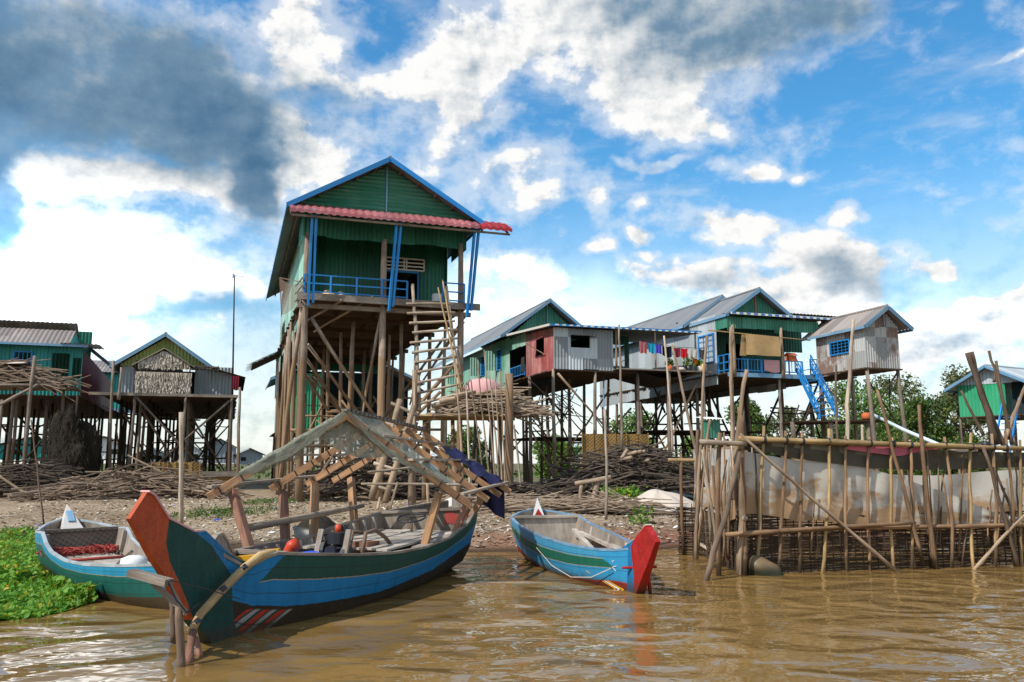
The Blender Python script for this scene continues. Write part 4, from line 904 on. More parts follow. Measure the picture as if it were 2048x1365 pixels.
m = MB(); m.box(c+Z*.14, .42, .3, .26); m.build('box_body', M['terracotta'], t); m = MB(); m.face([c+Z*.27-EX*.27-DX*.2, c+Z*.27+EX*.27-DX*.2, c+Z*.42+EX*.25, c+Z*.42-EX*.25]); m.face([c+Z*.27+EX*.27+DX*.2, c+Z*.27-EX*.27+DX*.2, c+Z*.42-EX*.25, c+Z*.42+EX*.25]); m.build('lid', M['terracotta'], t)
# blue stairs
YL = F(4.6, -1, 0).y
t = thing('stairs', 'steep blue metal stairs from the porch down to the wooden landing', 'stairs', Vector((P(1660, 850, YL).x, YL-1.2, 3.5)))
def bl(px, py, dy): return P(px, py, YL+dy)
for (pa, pb) in [((1592, 738), (1640, 838)), ((1622, 733), (1676, 835))]:
    a = bl(*pa, .6); b = bl(*pb, -1.1); m = MB(); m.bar(a, b, .06, .14); m.build('stringer', M['blue'], t)
    m = MB(); m.bar(a+Z*.55, b+Z*.5, .045, .045); m.bar(a+Z*.3, b+Z*.28, .03, .03)
    for k in range(6): q = a.lerp(b, k/5); m.bar(q, q+Z*.53, .035, .035)
    m.build('handrail', M['blue'], t)
for k in range(9):
    s = (k+.5)/9; a = bl(1592, 738, .6).lerp(bl(1640, 838, -1.1), s); b = bl(1622, 733, .6).lerp(bl(1676, 835, -1.1), s); m = MB(); m.bar(a, b, .16, .03); m.build('step', M['blue'], t)
# landing
zl = P(1650, 842, YL-1.2).z
t = thing('landing', 'dark wooden landing on posts at the foot of the blue stairs', 'platform', Vector((P(1650, 842, YL).x, YL, .6))); m = MB()
for k in range(12): m.bar(Vector((P(1565, 842, YL).x, YL-1.6+k*.25, zl-.05)), Vector((P(1745, 842, YL).x, YL-1.5+k*.25, zl)), .22, .07)
m.build('deck', M['stilt_dark'], t)
for px in (1585, 1660, 1735):
    for dy in (-1.4, 1.):
        q = P(px, 845, YL+dy); m = MB(); m.stick(Vector((q.x+.1, YL+dy, gz(q.x, YL+dy)-.2)), Vector((q.x, YL+dy, zl-.05)), .12, .1, .006, 7, R=R); m.build('post', M['stilt_grey'], t, True)
m = MB()
for k in range(3): m.bar(Vector((P(1572+22*k, 830, YL).x, YL-1, zl)), Vector((P(1590+22*k, 830, YL).x, YL-.6, zl+.75)), .05)
m.bar(Vector((P(1568, 830, YL).x, YL-1.1, zl+.5)), Vector((P(1630, 830, YL).x, YL-1., zl+.35)), .05); m.bar(Vector((P(1568, 830, YL).x, YL-1.1, zl+.25)), Vector((P(1635, 830, YL).x, YL-1., zl+.7)), .05)
single(m, 'wooden_trestle', M['stilt_dark'], 'broken dark wooden trestle lying on the landing', 'trestle')
c = P(1733, 827, YL-1.3); m = MB(); m.tube([Vector((c.x, c.y, zl+.04)), Vector((c.x, c.y, zl+.1)), Vector((c.x, c.y, zl+.3)), Vector((c.x, c.y, zl+.36))], [.16, .22, .22, .12], 12); tag(m.build('float', M['terracotta'], None, True, Vector((c.x, c.y, zl+.04))), 'bright orange float at the end of the landing', 'float')
m = MB(); a = P(1742, 828, YL-1.4); b = P(1885, 893, YL-6); m.tube([a, a.lerp(b, .5)-Z*.05, b], .075, 8); single(m, 'long_pipe', M['silver'], 'pale blue pipe sloping from the landing down to the fish pen', 'pipe', None, True)
# small green shed behind the pen
q = P(1417, 872, 34); FS = Frame(q); t = thing('small_shed', 'tiny green shed with a white tin roof on posts', 'shed', FS(.4, 0, .6)); m = MB(); m.corr(FS(0, 0, 0), EX, Z, .55, q.z-.1, q.z+.65, (), .12, .015); m.corr(FS(0, 0, 0), DX, Z, .6, q.z-.1, q.z+.65, (), .12, .015); m.build('wall', M['green'], t)
m = MB(); m.corr(FS(-.15, -.2, q.z+.68), EX, (DX+Z*.12), .9, 0, 1., (), .14, .02); m.build('roof', M['white'], t)
for a in (0, .5):
    m = MB(); m.stick(FS(a, 0, .3), FS(a, 0, q.z), .06, .05); m.build('post', M['stilt_grey'], t)
# ================================================================== rusty hut on the corner
F = Frame(P(1733, 735, 36)); z0 = 6.12
H = thing('stilt_hut', 'patchwork rusty corrugated hut jutting out on tall thin stilts', 'hut', F(.9, 1, .6))
m = MB(); m.corr(F(0, 0, 0), DX, Z, 3.2, lambda x: z0-.03*x, 7.98, [(.95, 2.2, 6.92, 7.5)], .13, .018); m.build('side_wall', M['galv_rust'], H)
m = MB(); m.corr(F(-.02, 0, 0), EX, Z, 1.88, z0-.02, 7.98, (), .13, .018); m.corr(F(-.02, -.02, 7.98), EX, Z, 1.88, 0, lambda x: max(.02, .82*(1-abs(x-1.05)/1.05)) if x < 1.05 else max(.02, .82*(1-(x-1.05)/.83)), (), .13, .018); m.build('front_wall', M['galv_rust'], H)
m = MB(); m.bar(F(1.05, -.06, 7.98), F(1.05, -.06, 8.75), .06, .04); m.build('gable_batten', M['blueroof'], H)
m = MB(); m.corr(F(1.86, 0, 0), DX, Z, 3.2, z0, 7.98, [(1.2, 2.1, 6.9, 7.6)], .13, .018); m.corr(F(0, 3.2, 0), EX, Z, 1.86, z0, 8., (), .13, .018); m.build('rear_wall', M['galv'], H)
window(H, F(-.03, .95, 6.92), DX, 1.25, .58, 'blue', (4, 3))
roof2(H, F, 1.05, 1.32, 8.86, 7.92, -.35, 4.0, 'roofbrown', 'blueroof')
floor_slats(H, F, -.05, 1.9, -.05, 3.3, z0, .2, 'underfloor')
for a, b, k in ((.05, .05, .25), (1.8, .1, .25), (.0, 3., 0), (1.8, 3., .1)):
    c = F(a, b, 0); m = MB(); m.stick(Vector((c.x+k, c.y, gz(c.x, c.y)-.2)), F(a, b, z0), .11, .08, .006, 8, R=R); m.build('stilt', M['stilt_grey'], H, True)
for p0, p1 in [((.1, .1, 5.6), (1.9, .2, 3.4)), ((1.8, .1, 6.0), (.3, .15, 4.2)), ((0, 3, 5.9), (-1.0, 0, 3.9)), ((1.6, .4, 5.7), (1.3, .2, 3.9)), ((.0, 3., 5.2), (-1.2, 3.2, 3.6))]: brace(H, F(*p0), F(*p1), .04, 'stilt_dark', .006)
# ================================================================== far right green hut
F = Frame(P(1920, 835, 50), math.radians(-78)); z0 = 4.7; ex, dx = F.ex.copy(), F.dx; KA = 1.12; F.ex = F.ex*KA
H = thing('stilt_hut', 'far green hut with grey gable and blue stairs', 'hut', F(2, 0, .6))
m = MB(); m.corr(F(0, 0, 0), ex, Z, 2.5*KA, z0, 6.6, (), .2, .02); m.build('front_wall', M['green_bright'], H)
m = MB(); m.corr(F(0, -.03, 6.6), ex, Z, 3.6*KA, 0, lambda x: max(.02, .95*(1-abs(x-1.8*KA)/(1.8*KA))), (), .2, .02); m.build('gable_wall', M['galv_light'], H)
m = MB(); m.corr(F(0, 0, 0), dx, Z, 6, z0, 6.6, (), .2, .02); m.build('side_wall', M['green'], H)
m = MB(); m.corr(F(3.6, 0, 0), dx, Z, 6, z0, 6.6, (), .2, .02); m.build('side_wall', M['galv_light'], H)
m = MB(); m.corr(F(2.5, .7, 0), ex, Z, 1.1*KA, z0, 6.6, (), .2, .02); m.build('shaded_inner_wall', M['net_room_shade'], H)  # near-black colour paints the shade inside the open doorway
m = MB(); m.corr(F(3.75, .5, 0), dx, Z, 4.5, 5.5, 6.35, (), .2, .02); m.build('annex_wall', M['thatch'], H)
m = MB(); m.corr(F(3.78, .5, 0), dx, Z, 4.5, 4.95, 5.55, (), .2, .02); m.build('annex_panel', M['blueroof'], H)
SV = (EX, DX); EX, DX = ex, dx
roof2(H, F, 1.8, 2.3, 7.62, 6.35, -.5, 6.5, 'galv_light', 'blueroof')
floor_slats(H, F, 0, 5.6, -.1, 6, z0, .3, 'underfloor')
stilts(H, F, [(a, b) for a in (0, 2.7, 5.4) for b in (0, 3, 6)], z0, .09, 'stilt_grey', R, .1)
EX, DX = SV
t = thing('stairs', 'small blue stairs leaning on the far green hut', 'stairs', F(3, -1.2, 2))
for a in (2.5, 3.3):
    m = MB(); m.bar(F(a, -.3, z0+.9), F(a-.1, -1.8, 1.9), .07, .1); m.build('stringer', M['blue'], t)
for k in range(8):
    q = (k+.5)/8; m = MB(); m.bar(F(2.5, -.3, z0).lerp(F(2.4, -1.8, 1.9), q), F(3.3, -.3, z0).lerp(F(3.2, -1.8, 1.9), q), .14, .04); m.build('step', M['blue'], t)
# ================================================================== left teal house
R = random.Random(14); F = Frame(P(160, 790, 42)); z0 = 5.38
H = thing('stilt_house', 'teal house with a maroon side wall and grey roof on stilts', 'house', F(-3, 0, .6))
m = MB(); m.corr(F(-9, 0, 0), EX, Z, 9, z0, 7.9, [(7.6, 8.4, 6.1, 7.5), (5.9, 6.7, 6.3, 7.5), (1.5, 4.5, 6.3, 7.5), (8.55, 8.95, 6.2, 7.3)], .17, .022); m.build('front_wall', M['teal'], H)
m = MB(); m.corr(F(0, 0, 0), DX, Z, 12, lambda x: z0-.02*x, lambda x: 7.7-.06*x, (), .17, .022); m.build('side_wall', M['maroon'], H)
m = MB(); m.corr(F(-9, 2.4, 0), EX, Z, 9, z0, 9.0, (), .17, .022); m.build('rear_wall', M['green_shaded'], H)  # placed close behind the windows to make them look unlit
m = MB(); m.corr(F(-9, -.45, 7.84), EX, (DX*1.6+Z), 8.4, 0, 1.9, (), .22, .022); m.corr(F(-9, 3.6, 7.84), EX, (-DX*1.5+Z), 8.4, 0, 2.6, (), .22, .022); ro = m.build('roof', M['roofbrown'], H)
m = MB(); m.bar(F(-9, -.5, 7.85), F(.3, -.5, 7.85), .06, .12); m.build('eave_board', M['blueroof'], ro)
m = MB(); m.corr(F(-.62, -.2, 7.85), DX, Z, 3.6, 0, lambda x: max(.02, .92*(1-abs(x-1.6)/2.0)), (), .17, .02); m.build('gable_wall', M['teal'], H)
m = MB(); m.corr(F(-1.0, -.6, 7.95), EX, (DX+Z*.0), 1.8, 0, 2., (), .2, .02); m.build('awning', M['cream'], H)
m = MB(); m.corr(F(-.1, -.1, 8.), DX, (EX*.9-Z*.32), 12, 0, .5, (), .22, .02, nrm=Z); m.build('side_eave', M['blueroof'], H)
window(H, F(-3.1, -.03, 6.3), EX, .8, 1.2, 'blue', (3, 2))
floor_slats(H, F, -9, 0, 0, 24, z0, .3, 'underfloor')
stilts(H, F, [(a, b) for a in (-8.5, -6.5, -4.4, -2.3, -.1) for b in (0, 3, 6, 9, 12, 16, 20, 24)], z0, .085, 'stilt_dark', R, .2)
for p0, p1 in [((-4.4, 0, 5.2), (-2.2, .3, 2.)), ((-2.3, 0, 2.), (-.2, .2, 5)), ((-.1, 3, 5), (-.2, 6, 1.5)), ((-6, 0, 1.6), (-4, .2, 4.6)), ((-2.3, 3, 5), (-.1, 3.1, 1.5)), ((-.1, 9, 1.2), (-.1, 6, 4.6)), ((-4.4, 6, 5), (-1, 6.1, 1.4))]: brace(H, F(*p0), F(*p1), .06, 'stilt_dark')
HT, FT = H, F
for k, (b, w, zz) in enumerate([(13.5, 2.4, 8.9), (20., 2.4, 8.4)]):
    t = thing('back_roof_house', ['narrow gabled house rising behind the teal house', 'smallest gabled roof far behind the teal house'][k], 'house', F(-1.4, b, 4)); m = MB(); m.corr(F(-4, b, 0), EX, Z, 4.6, 5.6, zz-.9, (), .2, .02); m.corr(F(.6, b, 0), DX, Z, 5, 5.6, lambda x: zz-.9+max(0, .9*(1-abs(x-2.5)/2.5)), (), .2, .02); m.build('wall', M['teal' if k == 0 else 'blueroof'], t)
    m = MB(); m.corr(F(-4, b-.4, zz-1.), EX, (DX*2.9+Z*1.05), 4.9, 0, 3.1, (), .22, .02); m.corr(F(-4, b+5.4, zz-1.), EX, (-DX*2.9+Z*1.05), 4.9, 0, 3.1, (), .22, .02); m.build('roof', M['roofbrown'], t)
    stilts(t, F, [(a, b+q) for a in (-3.9, .5) for q in (0, 5)], 5.6, .09, 'stilt_dark', R)
clutter(HT, FT, -8, 0, .5, 20, 1.2, 4.6, 34, R)
# platform with firewood in front
YQ = 37.; zq = P(60, 768, YQ).z
t = thing('platform', 'weathered wood platform stacked with firewood before the teal house', 'platform', Vector((P(20, 768, YQ).x, YQ, .6))); m = MB()
for k in range(10): m.bar(Vector((-27, YQ+k*.3-.5, zq-.05)), Vector((P(95, 768, YQ).x+R.uniform(0, .5), YQ+k*.3, zq-.05)), .26, .08)
m.build('deck', M['plank'], t)
for px, top, dy in [(70, 712, -.3), (95, 800, 2.5), (5, 800, -.2), (35, 800, 2.6), (128, 770, 2.), (30, 760, 1.)]:
    q = P(px, top, YQ+dy); m = MB(); m.stick(Vector((q.x-.06, YQ+dy, gz(q.x, YQ+dy)-.2)), q, .095, .075, .006, 8, R=R); m.build('post', M['stilt_grey'], t, True)
brace(t, P(-10, 815, YQ-.2), P(75, 770, YQ-.3), .09, 'stilt_grey'); brace(t, P(105, 770, YQ), P(140, 880, YQ+2), .06, 'stilt_dark')
heap('firewood_pile', 'brush', Vector((P(8, 765, YQ+1).x, YQ+1, zq)), 5.2, 2.4, .95, 300, 'long heap of firewood poles stacked on the platform before the teal house', 'firewood', 8, (.025, .05), (1.2, 3.), Vector((1, 0, 0)), .16)
m = MB(); q = P(5, 728, YQ+.6); m.grid(lambda s, u: Vector((q.x-2.2+3.4*s, YQ+.2+1.1*u, zq+.86+.12*math.sin(s*9)*math.sin(u*5)+.1*s)), 14, 6); single(m, 'canvas_sheet', M['canvas'], 'pale canvas spread over the firewood before the teal house', 'sheet', None, True)
# ================================================================== thatch fronted house
F = Frame(P(235, 787, 41)); z0 = 5.4
H = thing('stilt_house', 'pale metal house with a shaggy thatch annex in front and olive gable', 'house', F(2.5, 0, .6))
m = MB(); m.corr(F(0, 1.2, 0), EX, Z, 5.4, z0, 7.0, [(2.9, 3.5, z0, 6.9)], .17, .022); m.corr(F(0, 1.2, 0), DX, Z, 9, z0, 7., (), .17, .022); m.corr(F(5.3, 1.2, 0), DX, Z, 9, z0, 6.6, (), .17, .022); m.corr(F(0, 4, 0), EX, Z, 5.4, z0, 7.0, (), .17, .022); m.build('wall', M['galv_light'], H)
m = MB(); m.corr(F(-.1, 1.15, 6.95), EX, Z, 4.5, 0, lambda x: max(.02, 1.5*(1-abs(x-2.1)/2.15) if x < 2.1 else 1.5*(1-(x-2.1)/2.4)), (), .17, .022); m.build('gable_wall', M['olive'], H)
roof2(H, F, 2.0, 2.5, 8.6, 6.85, .6, 10.5, 'roofmetal', 'blueroof')
m = MB(); m.corr(F(4.2, .8, 6.95), DX, (EX*1.6-Z*.42), 9, 0, 1.9, (), .2, .02, nrm=Z); m.build('side_roof', M['stilt_dark'], H)
an = thing('thatch_annex', 'grey shaggy thatch annex with a peaked top on the house front', 'annex', F(2.05, 0, z0))
thatch_panel(an, F(.85, -.1, 6.72), EX, Z, 2.45, 1.1, 'thatch_leaf', 'upper_thatch', R, 9, lambda x: .22+.66*(1-abs(x-1.2)/1.3), out=-DX)
thatch_panel(an, F(.8, -.16, 5.5), EX, Z, 2.6, 1.0, 'thatch_leaf', 'lower_thatch', R, 7, out=-DX)
m = MB(); m.bar(F(.75, -.08, 6.6), F(3.4, -.08, 6.55), .06); m.bar(F(.8, -.05, 5.4), F(.8, -.05, 7.1), .06); m.bar(F(3.3, -.05, 5.4), F(3.3, -.05, 7.0), .06); m.build('annex_frame', M['stilt_dark'], an)
m = MB()
for s in (-1, 1): m.corr(F(2.05, -.25, 7.72), DX, (EX*s*1.25-Z*.78), 1.6, 0, 1.75, (), .2, .02, nrm=Z)
m.build('annex_roof', M['thatch'], an)
thatch_panel(H, F(3.3, -.3, 6.65), EX, (DX*.8+Z*.4), 1.4, .6, 'thatch_dark', 'thatch_eave', R, 4, out=Z)
floor_slats(H, F, -.8, 5.6, -.5, 24, z0, .25, 'underfloor')
m = MB(); m.bar(F(-1.2, -.6, z0-.08), F(5.7, -.6, z0-.06), .1, .14); m.build('floor_beam', M['plank'], H)
stilts(H, F, [(a, b) for b in (-.4, 2.5, 5, 7.5, 10) for a in (.85, 3.2, 5.4)], z0, .08, 'stilt_grey', R, .15)
stilts(H, F, [(a, b) for b in (3.5, 6, 8.5, 12, 16, 20, 24) for a in (-.2, 1.2, 2.7, 4.2, 5.4)], z0, .085, 'stilt_dark', R, .2)
for p0, p1 in [((.9, -.5, 5.2), (4.3, -.2, 1.6)), ((5.3, -.5, 5.1), (1.8, .2, 1.7)), ((.9, 2.6, 4.8), (3.2, 2.8, 1.2)), ((3.2, 2.6, 4.8), (5.4, 2.8, 1.2)), ((.8, 5, 1.2), (3.2, 5, 4.8)), ((5.3, .1, 4.9), (5.4, 2.6, 1.5)), ((-.2, 3.6, 4.9), (1.6, 3.7, 1.4)), ((3.2, 5.1, 1.3), (5.3, 5.2, 5))]: brace(H, F(*p0), F(*p1), .06, 'stilt_grey')
for px, pt, pb in [(227, 722, 990), (480, 775, 985), (243, 735, 800)]:
    q = P(px, pt, 40.2); e = P(px-6, pb, 40.2); m = MB(); m.stick(e, q, .09, .06, .01, 6, R=R); m.build('porch_post', M['stilt_grey'], H, True)
clutter(H, F, -.2, 5.5, .5, 20, 1.2, 4.8, 34, R)
# antenna mast
q = P(469, 552, 43.5); e = P(465, 790, 43.5); t = thing('antenna_mast', 'tall thin antenna mast beside the thatch fronted house', 'antenna', e); m = MB(); m.tube([e, e.lerp(q, .5), q], [.05, .04, .03], 6); m.build('mast', M['stilt_dark'], t, True); m = MB(); m.bar(q, q+EX*.5, .04)
for k in range(3): m.bar(q+EX*(.12+.18*k)-DX*.2-Z*.16, q+EX*(.12+.18*k)+DX*.2+Z*.16, .025)
m.tube([q+Z*.0-EX*.1, q+EX*.03], [.16, .05], 10); m.build('aerial', M['silver'], t)
cloth_sheet('cloth', 'cloth_maroon', F(5.35, -.5, 6.4), EX, .35, .7, 'red cloth hanging at the end of the thatch house platform', 'cloth', None, seed=4)
# fenced low crate under the thatch house
q = P(405, 985, 36); m = MB(); FQ = Frame(P(400, 950, 36)); t = thing('woven_crate', 'low woven pen wall with a plank rim under the thatch fronted house', 'pen', FQ(0, 0, .6))
m.corr(FQ(-1.6, 0, 0), EX, Z, 3.0, .6, 1.45, (), .2, .01); m.build('panel', M['screen'], t); m = MB(); m.bar(FQ(-2.0, -.05, 1.5), FQ(1.5, -.05, 1.5), .08, .22); m.build('rim', M['plank'], t)
# dark nets heaped under the teal house
m = MB(); c = P(135, 990, 37.5); R2 = random.Random(2)
def nh(u, v):
    a = u*6.283; r = max(0, 1-v**2.4)**.6; n = 1+.35*mnoise.noise(Vector((math.cos(a)*1.5, math.sin(a)*1.5, v*3)))
    return Vector((c.x+math.cos(a)*1.25*r*n, c.y+math.sin(a)*1.2*r*n, gz(c.x, c.y)+3.3*v*n))
m.grid(nh, 40, 16)
for i in range(1500):
    u, v = R2.random(), R2.random(); q = nh(u, v*.95)+Vector((R2.uniform(-.12, .12), -R2.uniform(0, .25), R2.uniform(-.1, .25))); l = R2.uniform(.15, .6); w = R2.uniform(.01, .05); a = Vector((R2.uniform(-.4, .4), R2.uniform(-.3, .1), -1)).normalized()*l
    m.face([q, q+Vector((w, 0, 0)), q+a+Vector((w, 0, 0)), q+a])
single(m, 'net_heap', M['net_black'], 'tall dark heap of nets under the teal house', 'net heap', None, True)
# ================================================================== boats
class Boat:
    def __init__(s, B, S, root_args):
        s.B = Vector((B[0], B[1], 0)); d = Vector((S[0]-B[0], S[1]-B[1], 0)); s.L = d.length; s.d = d.normalized(); s.n = Vector((s.d.y, -s.d.x, 0))
        s.root = thing(*root_args, loc=s.B+s.d*s.L/2)
    def __call__(s, t, o, z): return s.B+s.d*t+s.n*o+Z*z
    def pl(s, px, py, o=0.):
        r = ray(px, py); q0 = s.B+s.n*o; t = q0.dot(s.n)/r.dot(s.n); q = r*t
        return (q-q0).dot(s.d), EYE+q.z
    def trace(s, pts, wt, side, k=1.):
        out = []
        for px, py in pts:
            t = 1.
            for _ in range(30): t = .5*t+.5*s.pl(px, py, side*k*lerp_tab(wt, t))[0]; t = max(-1, min(s.L+1.5, t))
            out.append((t, s.pl(px, py, side*k*lerp_tab(wt, t))[1]))
        return sorted(out)
    zfar = None; far = -1
    def sect(s, t, inset=0., side=0):
        w = max(.015, lerp_tab(s.w, t)-inset); zg = lerp_tab(s.zfar if s.zfar and side == s.far else s.zg, t); zc = lerp_tab(s.zc, t); zk = lerp_tab(s.zk, t)+inset; kc = s.kc
        h = []
        for i in range(9):
            v = i/8
            if v <= s.vc: q = v/s.vc; x = w*kc*math.sin(q*math.pi/2)**.9; z = zk+(zc-zk)*(1-math.cos(q*math.pi/2))
            else: q = (v-s.vc)/(1-s.vc); x = w*(kc+(1-kc)*math.sin(q*math.pi/2)); z = zc+(zg-zc)*q
            h.append((x, z, v))
        return h
    def hull(s, t0, t1, mat, n=46, cap='plank', capw=.07):
        m = MB(); th = .045
        for side in (-1, 1):
            for ins in (0, th):
                V = []; U = []; Fs = []
                for i in range(n+1):
                    t = t0+(t1-t0)*i/n
                    for x, z, v in s.sect(t, ins, side): V.append(s(t, side*x, z)); U.append((t, v))
                for i in range(n):
                    for j in range(8): q = i*9+j; Fs.append((q, q+9, q+10, q+1))
                m.idx(V, Fs, U, 1 if ins else 0)
        o = m.build('hull', [mat, M['plank']], s.root, True)
        for side in (-1, 1):
            m = MB(); pts = []
            for i in range(n+1):
                t = t0+(t1-t0)*i/n; x, z, v = s.sect(t, 0., side)[-1]; pts.append(s(t, side*(x-.02), z))
            for a, b in zip(pts, pts[1:]): m.bar(a, b, capw, .035)
            m.build('gunwale', M[cap], s.root)
        return o
    def bulkhead(s, t, mat, top=.0, thick=.05):
        m = MB(); h = s.sect(t, .05, 1); L_ = [s(t, x, z) for x, z, v in h]; R_ = [s(t, -x, z) for x, z, v in s.sect(t, .05, -1)[1:]][::-1]
        m.face(L_+R_); m.face([p+s.d*thick for p in (L_+R_)][::-1]); m.bar(L_[-1]-Z*.0+s.n*.03, R_[0]-s.n*.03, .09, .05); return m.build('bulkhead', M[mat], s.root)
    def blade(s, polys, mats, th0=.05, name='prow'):
        m = MB()
        for k, poly in enumerate(polys):
            q = [s.pl(*p) if len(p) == 2 else p[:2] for p in poly]
            def T(t): return min(.11, max(.025, .03+.05*(t+1.0)))
            A = [s(t, T(t), z) for t, z in q]; B_ = [s(t, -T(t), z) for t, z in q]; nrm = 1 if s.n.y < 0 else -1
            m.face(A, mi=k); m.face(B_[::-1], mi=k)
            for i in range(len(q)): j = (i+1) % len(q); m.face([A[j], A[i], B_[i], B_[j]], mi=k)
        return m.build(name, mats, s.root)
    def planks(s, t0, t1, z, pw, mat, R, inset=.07, name='deck', lengths=(1.2, 2.4), side_k=1.):
        m = MB(); wmax = max(lerp_tab(s.w, t0+(t1-t0)*i/10) for i in range(11)); o = -wmax
        while o < wmax:
            t = t0
            while t < t1-.05:
                l = min(R.uniform(*lengths), t1-t)
                if abs(o+pw/2) < min(lerp_tab(s.w, t), lerp_tab(s.w, t+l))-inset-pw*.3: m.bar(s(t+.006, o+pw/2, z+R.uniform(-.012, .012)), s(t+l-.006, o+pw/2, z+R.uniform(-.012, .012)), pw-R.uniform(.008, .025), .035)
                t += l
            o += pw
        return m.build(name, M[mat], s.root)
    def ribs(s, ts, mat, low=.3, sides=(-1, 1)):
        for t in ts:
            for side in sides:
                h = s.sect(t, .06, side); m = MB(); x1, z1, _ = h[-1]; x0, z0, _ = h[4]; z0 = max(z0, low); m.bar(s(t, side*x0, z0), s(t, side*(x1-.0), z1-.02), .09, .07, up=s.d); m.build('rib', M[mat], s.root)
# ------------------------------------------------------------------ main boat
R = random.Random(44)
S0 = P(856, 1012, 16.3); B0 = PZ(400, 1290, 0)
b = Boat(B0, S0, ('wooden_boat', 'large dark green and blue wooden boat with an orange tipped prow and bare canopy frame', 'boat')); MBOAT = b
b.w = [(-.2, .02), (.15, .05), (.5, .13), (1., .33), (1.6, .56), (2.4, .76), (3.6, .93), (5., 1.02), (b.L, 1.02), (b.L+.7, .6), (b.L+1.3, .08)]
b.kc = .86; b.vc = .42
b.zg = b.trace([(401, 1063), (418, 1082), (446, 1110), (490, 1133), (507, 1130), (530, 1116), (555, 1107), (640, 1109), (720, 1110), (790, 1106), (850, 1095), (900, 1075), (935, 1048), (955, 1020)], b.w, 1)
b.zg = [q for q in b.zg if q[0] < b.L-.4]+[(b.L, 1.14), (b.L+1.3, 1.3)]
b.zc = b.trace([(470, 1195), (500, 1208), (560, 1213), (640, 1206), (760, 1183), (860, 1140), (925, 1090)], b.w, 1, .86)
b.zc = [q for q in b.zc if q[0] < b.L-.5]+[(b.L, .52), (b.L+1.3, .9)]
b.zk = [(-.2, .1), (0., -.05), (.6, -.2), (2, -.28), (5, -.25), (b.L, -.1), (b.L+1.3, .6)]
b.zfar = [(0., 1.0), (.35, 1.2), (.9, .9), (1.6, .86), (4., .80), (b.L, 1.02), (b.L+1.3, 1.2)]
0 and print('main boat L', b.L, 'zg', [(round(x, 2), round(y, 2)) for x, y in b.zg], 'zc', [(round(x, 2), round(y, 2)) for x, y in b.zc])
hm = hullmat('main_hull_paint', [(0., TAR), (.43, BLU), (.70, TAN), (.713, GRN)], (-.2, .42, 2.2, .24, .41), (.62, [(0., TAR), (.43, BLU)]))
b.hull(.12, b.L+1.3, hm, 56)
org = [(290, 985), (256, 1038), (296, 1110), (329, 1160), (362, 1219), (376, 1240), (368, 1213), (350, 1165), (332, 1125), (325, 1085), (331, 1040), (303, 994)]
grn = [(331, 1040), (325, 1085), (332, 1125), (350, 1165), (368, 1213), (376, 1240), (405, 1275), (420, 1310), (470, 1310), (490, 1270), (478, 1200), (440, 1140), (401, 1066), (382, 1066)]
blu = [(382, 1066), (401, 1062), (419, 1081), (446, 1109), (492, 1134), (530, 1160), (530, 1222), (488, 1206), (446, 1146), (410, 1090)]
grn = grn[:10]+[(488, 1206), (446, 1146), (410, 1090), (382, 1066)]
pr = b.blade([org, grn, blu], [M['orange'], M['hull_green'], M['hull_blue']])
m = MB()                                                           # worn pink edge along the top of the prow
tp = [b.pl(*q) for q in [(290, 985), (303, 993), (331, 1039), (382, 1065), (401, 1064)]]
for q0, q1 in zip(tp, tp[1:]): m.bar(b(q0[0], 0, q0[1]+.012), b(q1[0], 0, q1[1]+.012), .11, .02)
m.build('prow_edge', M['pink_sack'], pr)
b.bulkhead(b.L, 'plank'); b.bulkhead(1.15, 'plank')
b.planks(3.5, b.L-.05, .70, .19, 'deckwood', R, .1); b.planks(.9, 3.4, .32, .2, 'plank', R, .2, 'bilge_boards')
b.ribs([1.5+.42*i for i in range(13)], 'deckwood', .35)
m = MB()
for side in (-1, 1): m.bar(b(4.2, side*.86, .66), b(b.L-.3, side*.84, .72), .12, .04)
m.build('side_plank', M['plank'], b.root)
for k, (a0, z0, a1, z1) in enumerate([(1.35, .80, b.L, 1.0)]):
    pass
# old red painted patch on the stern bulkhead
m = MB(); m.grid(lambda s, t: b(b.L-.012, .35+.5*s, .82+.22*t+.03*math.sin(s*9)), 6, 3); m.build('painted_patch', M['red_net'], b.root)
# canopy frame
C = {'FL': P(415, 995, 12.0), 'FA': P(692, 832, 12.9), 'FR': P(932, 1006, 13.9), 'RL': P(700, 958, 16.6), 'RA': P(848, 868, 16.4), 'RR': P(1014, 980, 16.2)}
cf = thing('canopy_frame', 'bare timber roof frame standing on the large boat', 'canopy frame', b(4.5, 0, 1))
def cbar(name, p0, p1, w, h, mat, up=Z, par=None):
    m = MB(); m.bar(p0, p1, w, h, up); return m.build(name, M[mat], par or cf)
for k, t in enumerate((0, .36, .62, .84)):
    l = C['FL'].lerp(C['RL'], t); a = C['FA'].lerp(C['RA'], t); cbar('rafter', l, a+(a-l)*.03, .07, .105, 'newwood')
for k, t in enumerate((0, .4, .72, 1.)):
    l = C['FR'].lerp(C['RR'], t); a = C['FA'].lerp(C['RA'], t); cbar('rafter', l+(l-a)*.04, a, .07, .105, 'newwood')
def slat(p0, p1, mat='pole_pale', w=.09):
    m = MB(); m.bar(p0, p1, w, .035)
    return m.build('purlin', M[mat], cf)
up = Z*.085
slat(C['FA']+up-(C['RA']-C['FA'])*.02, C['RA']+up, 'plank', .1)
n = 22
for i in range(n):
    q = C['FA'].lerp(C['RA'], (i+.5)/n)+up; m = MB(); m.bar(q-b.n*.07+Z*.012, q+b.n*.07+Z*.012, .018, .045); m.build('ridge_lashing', M['black'], cf)
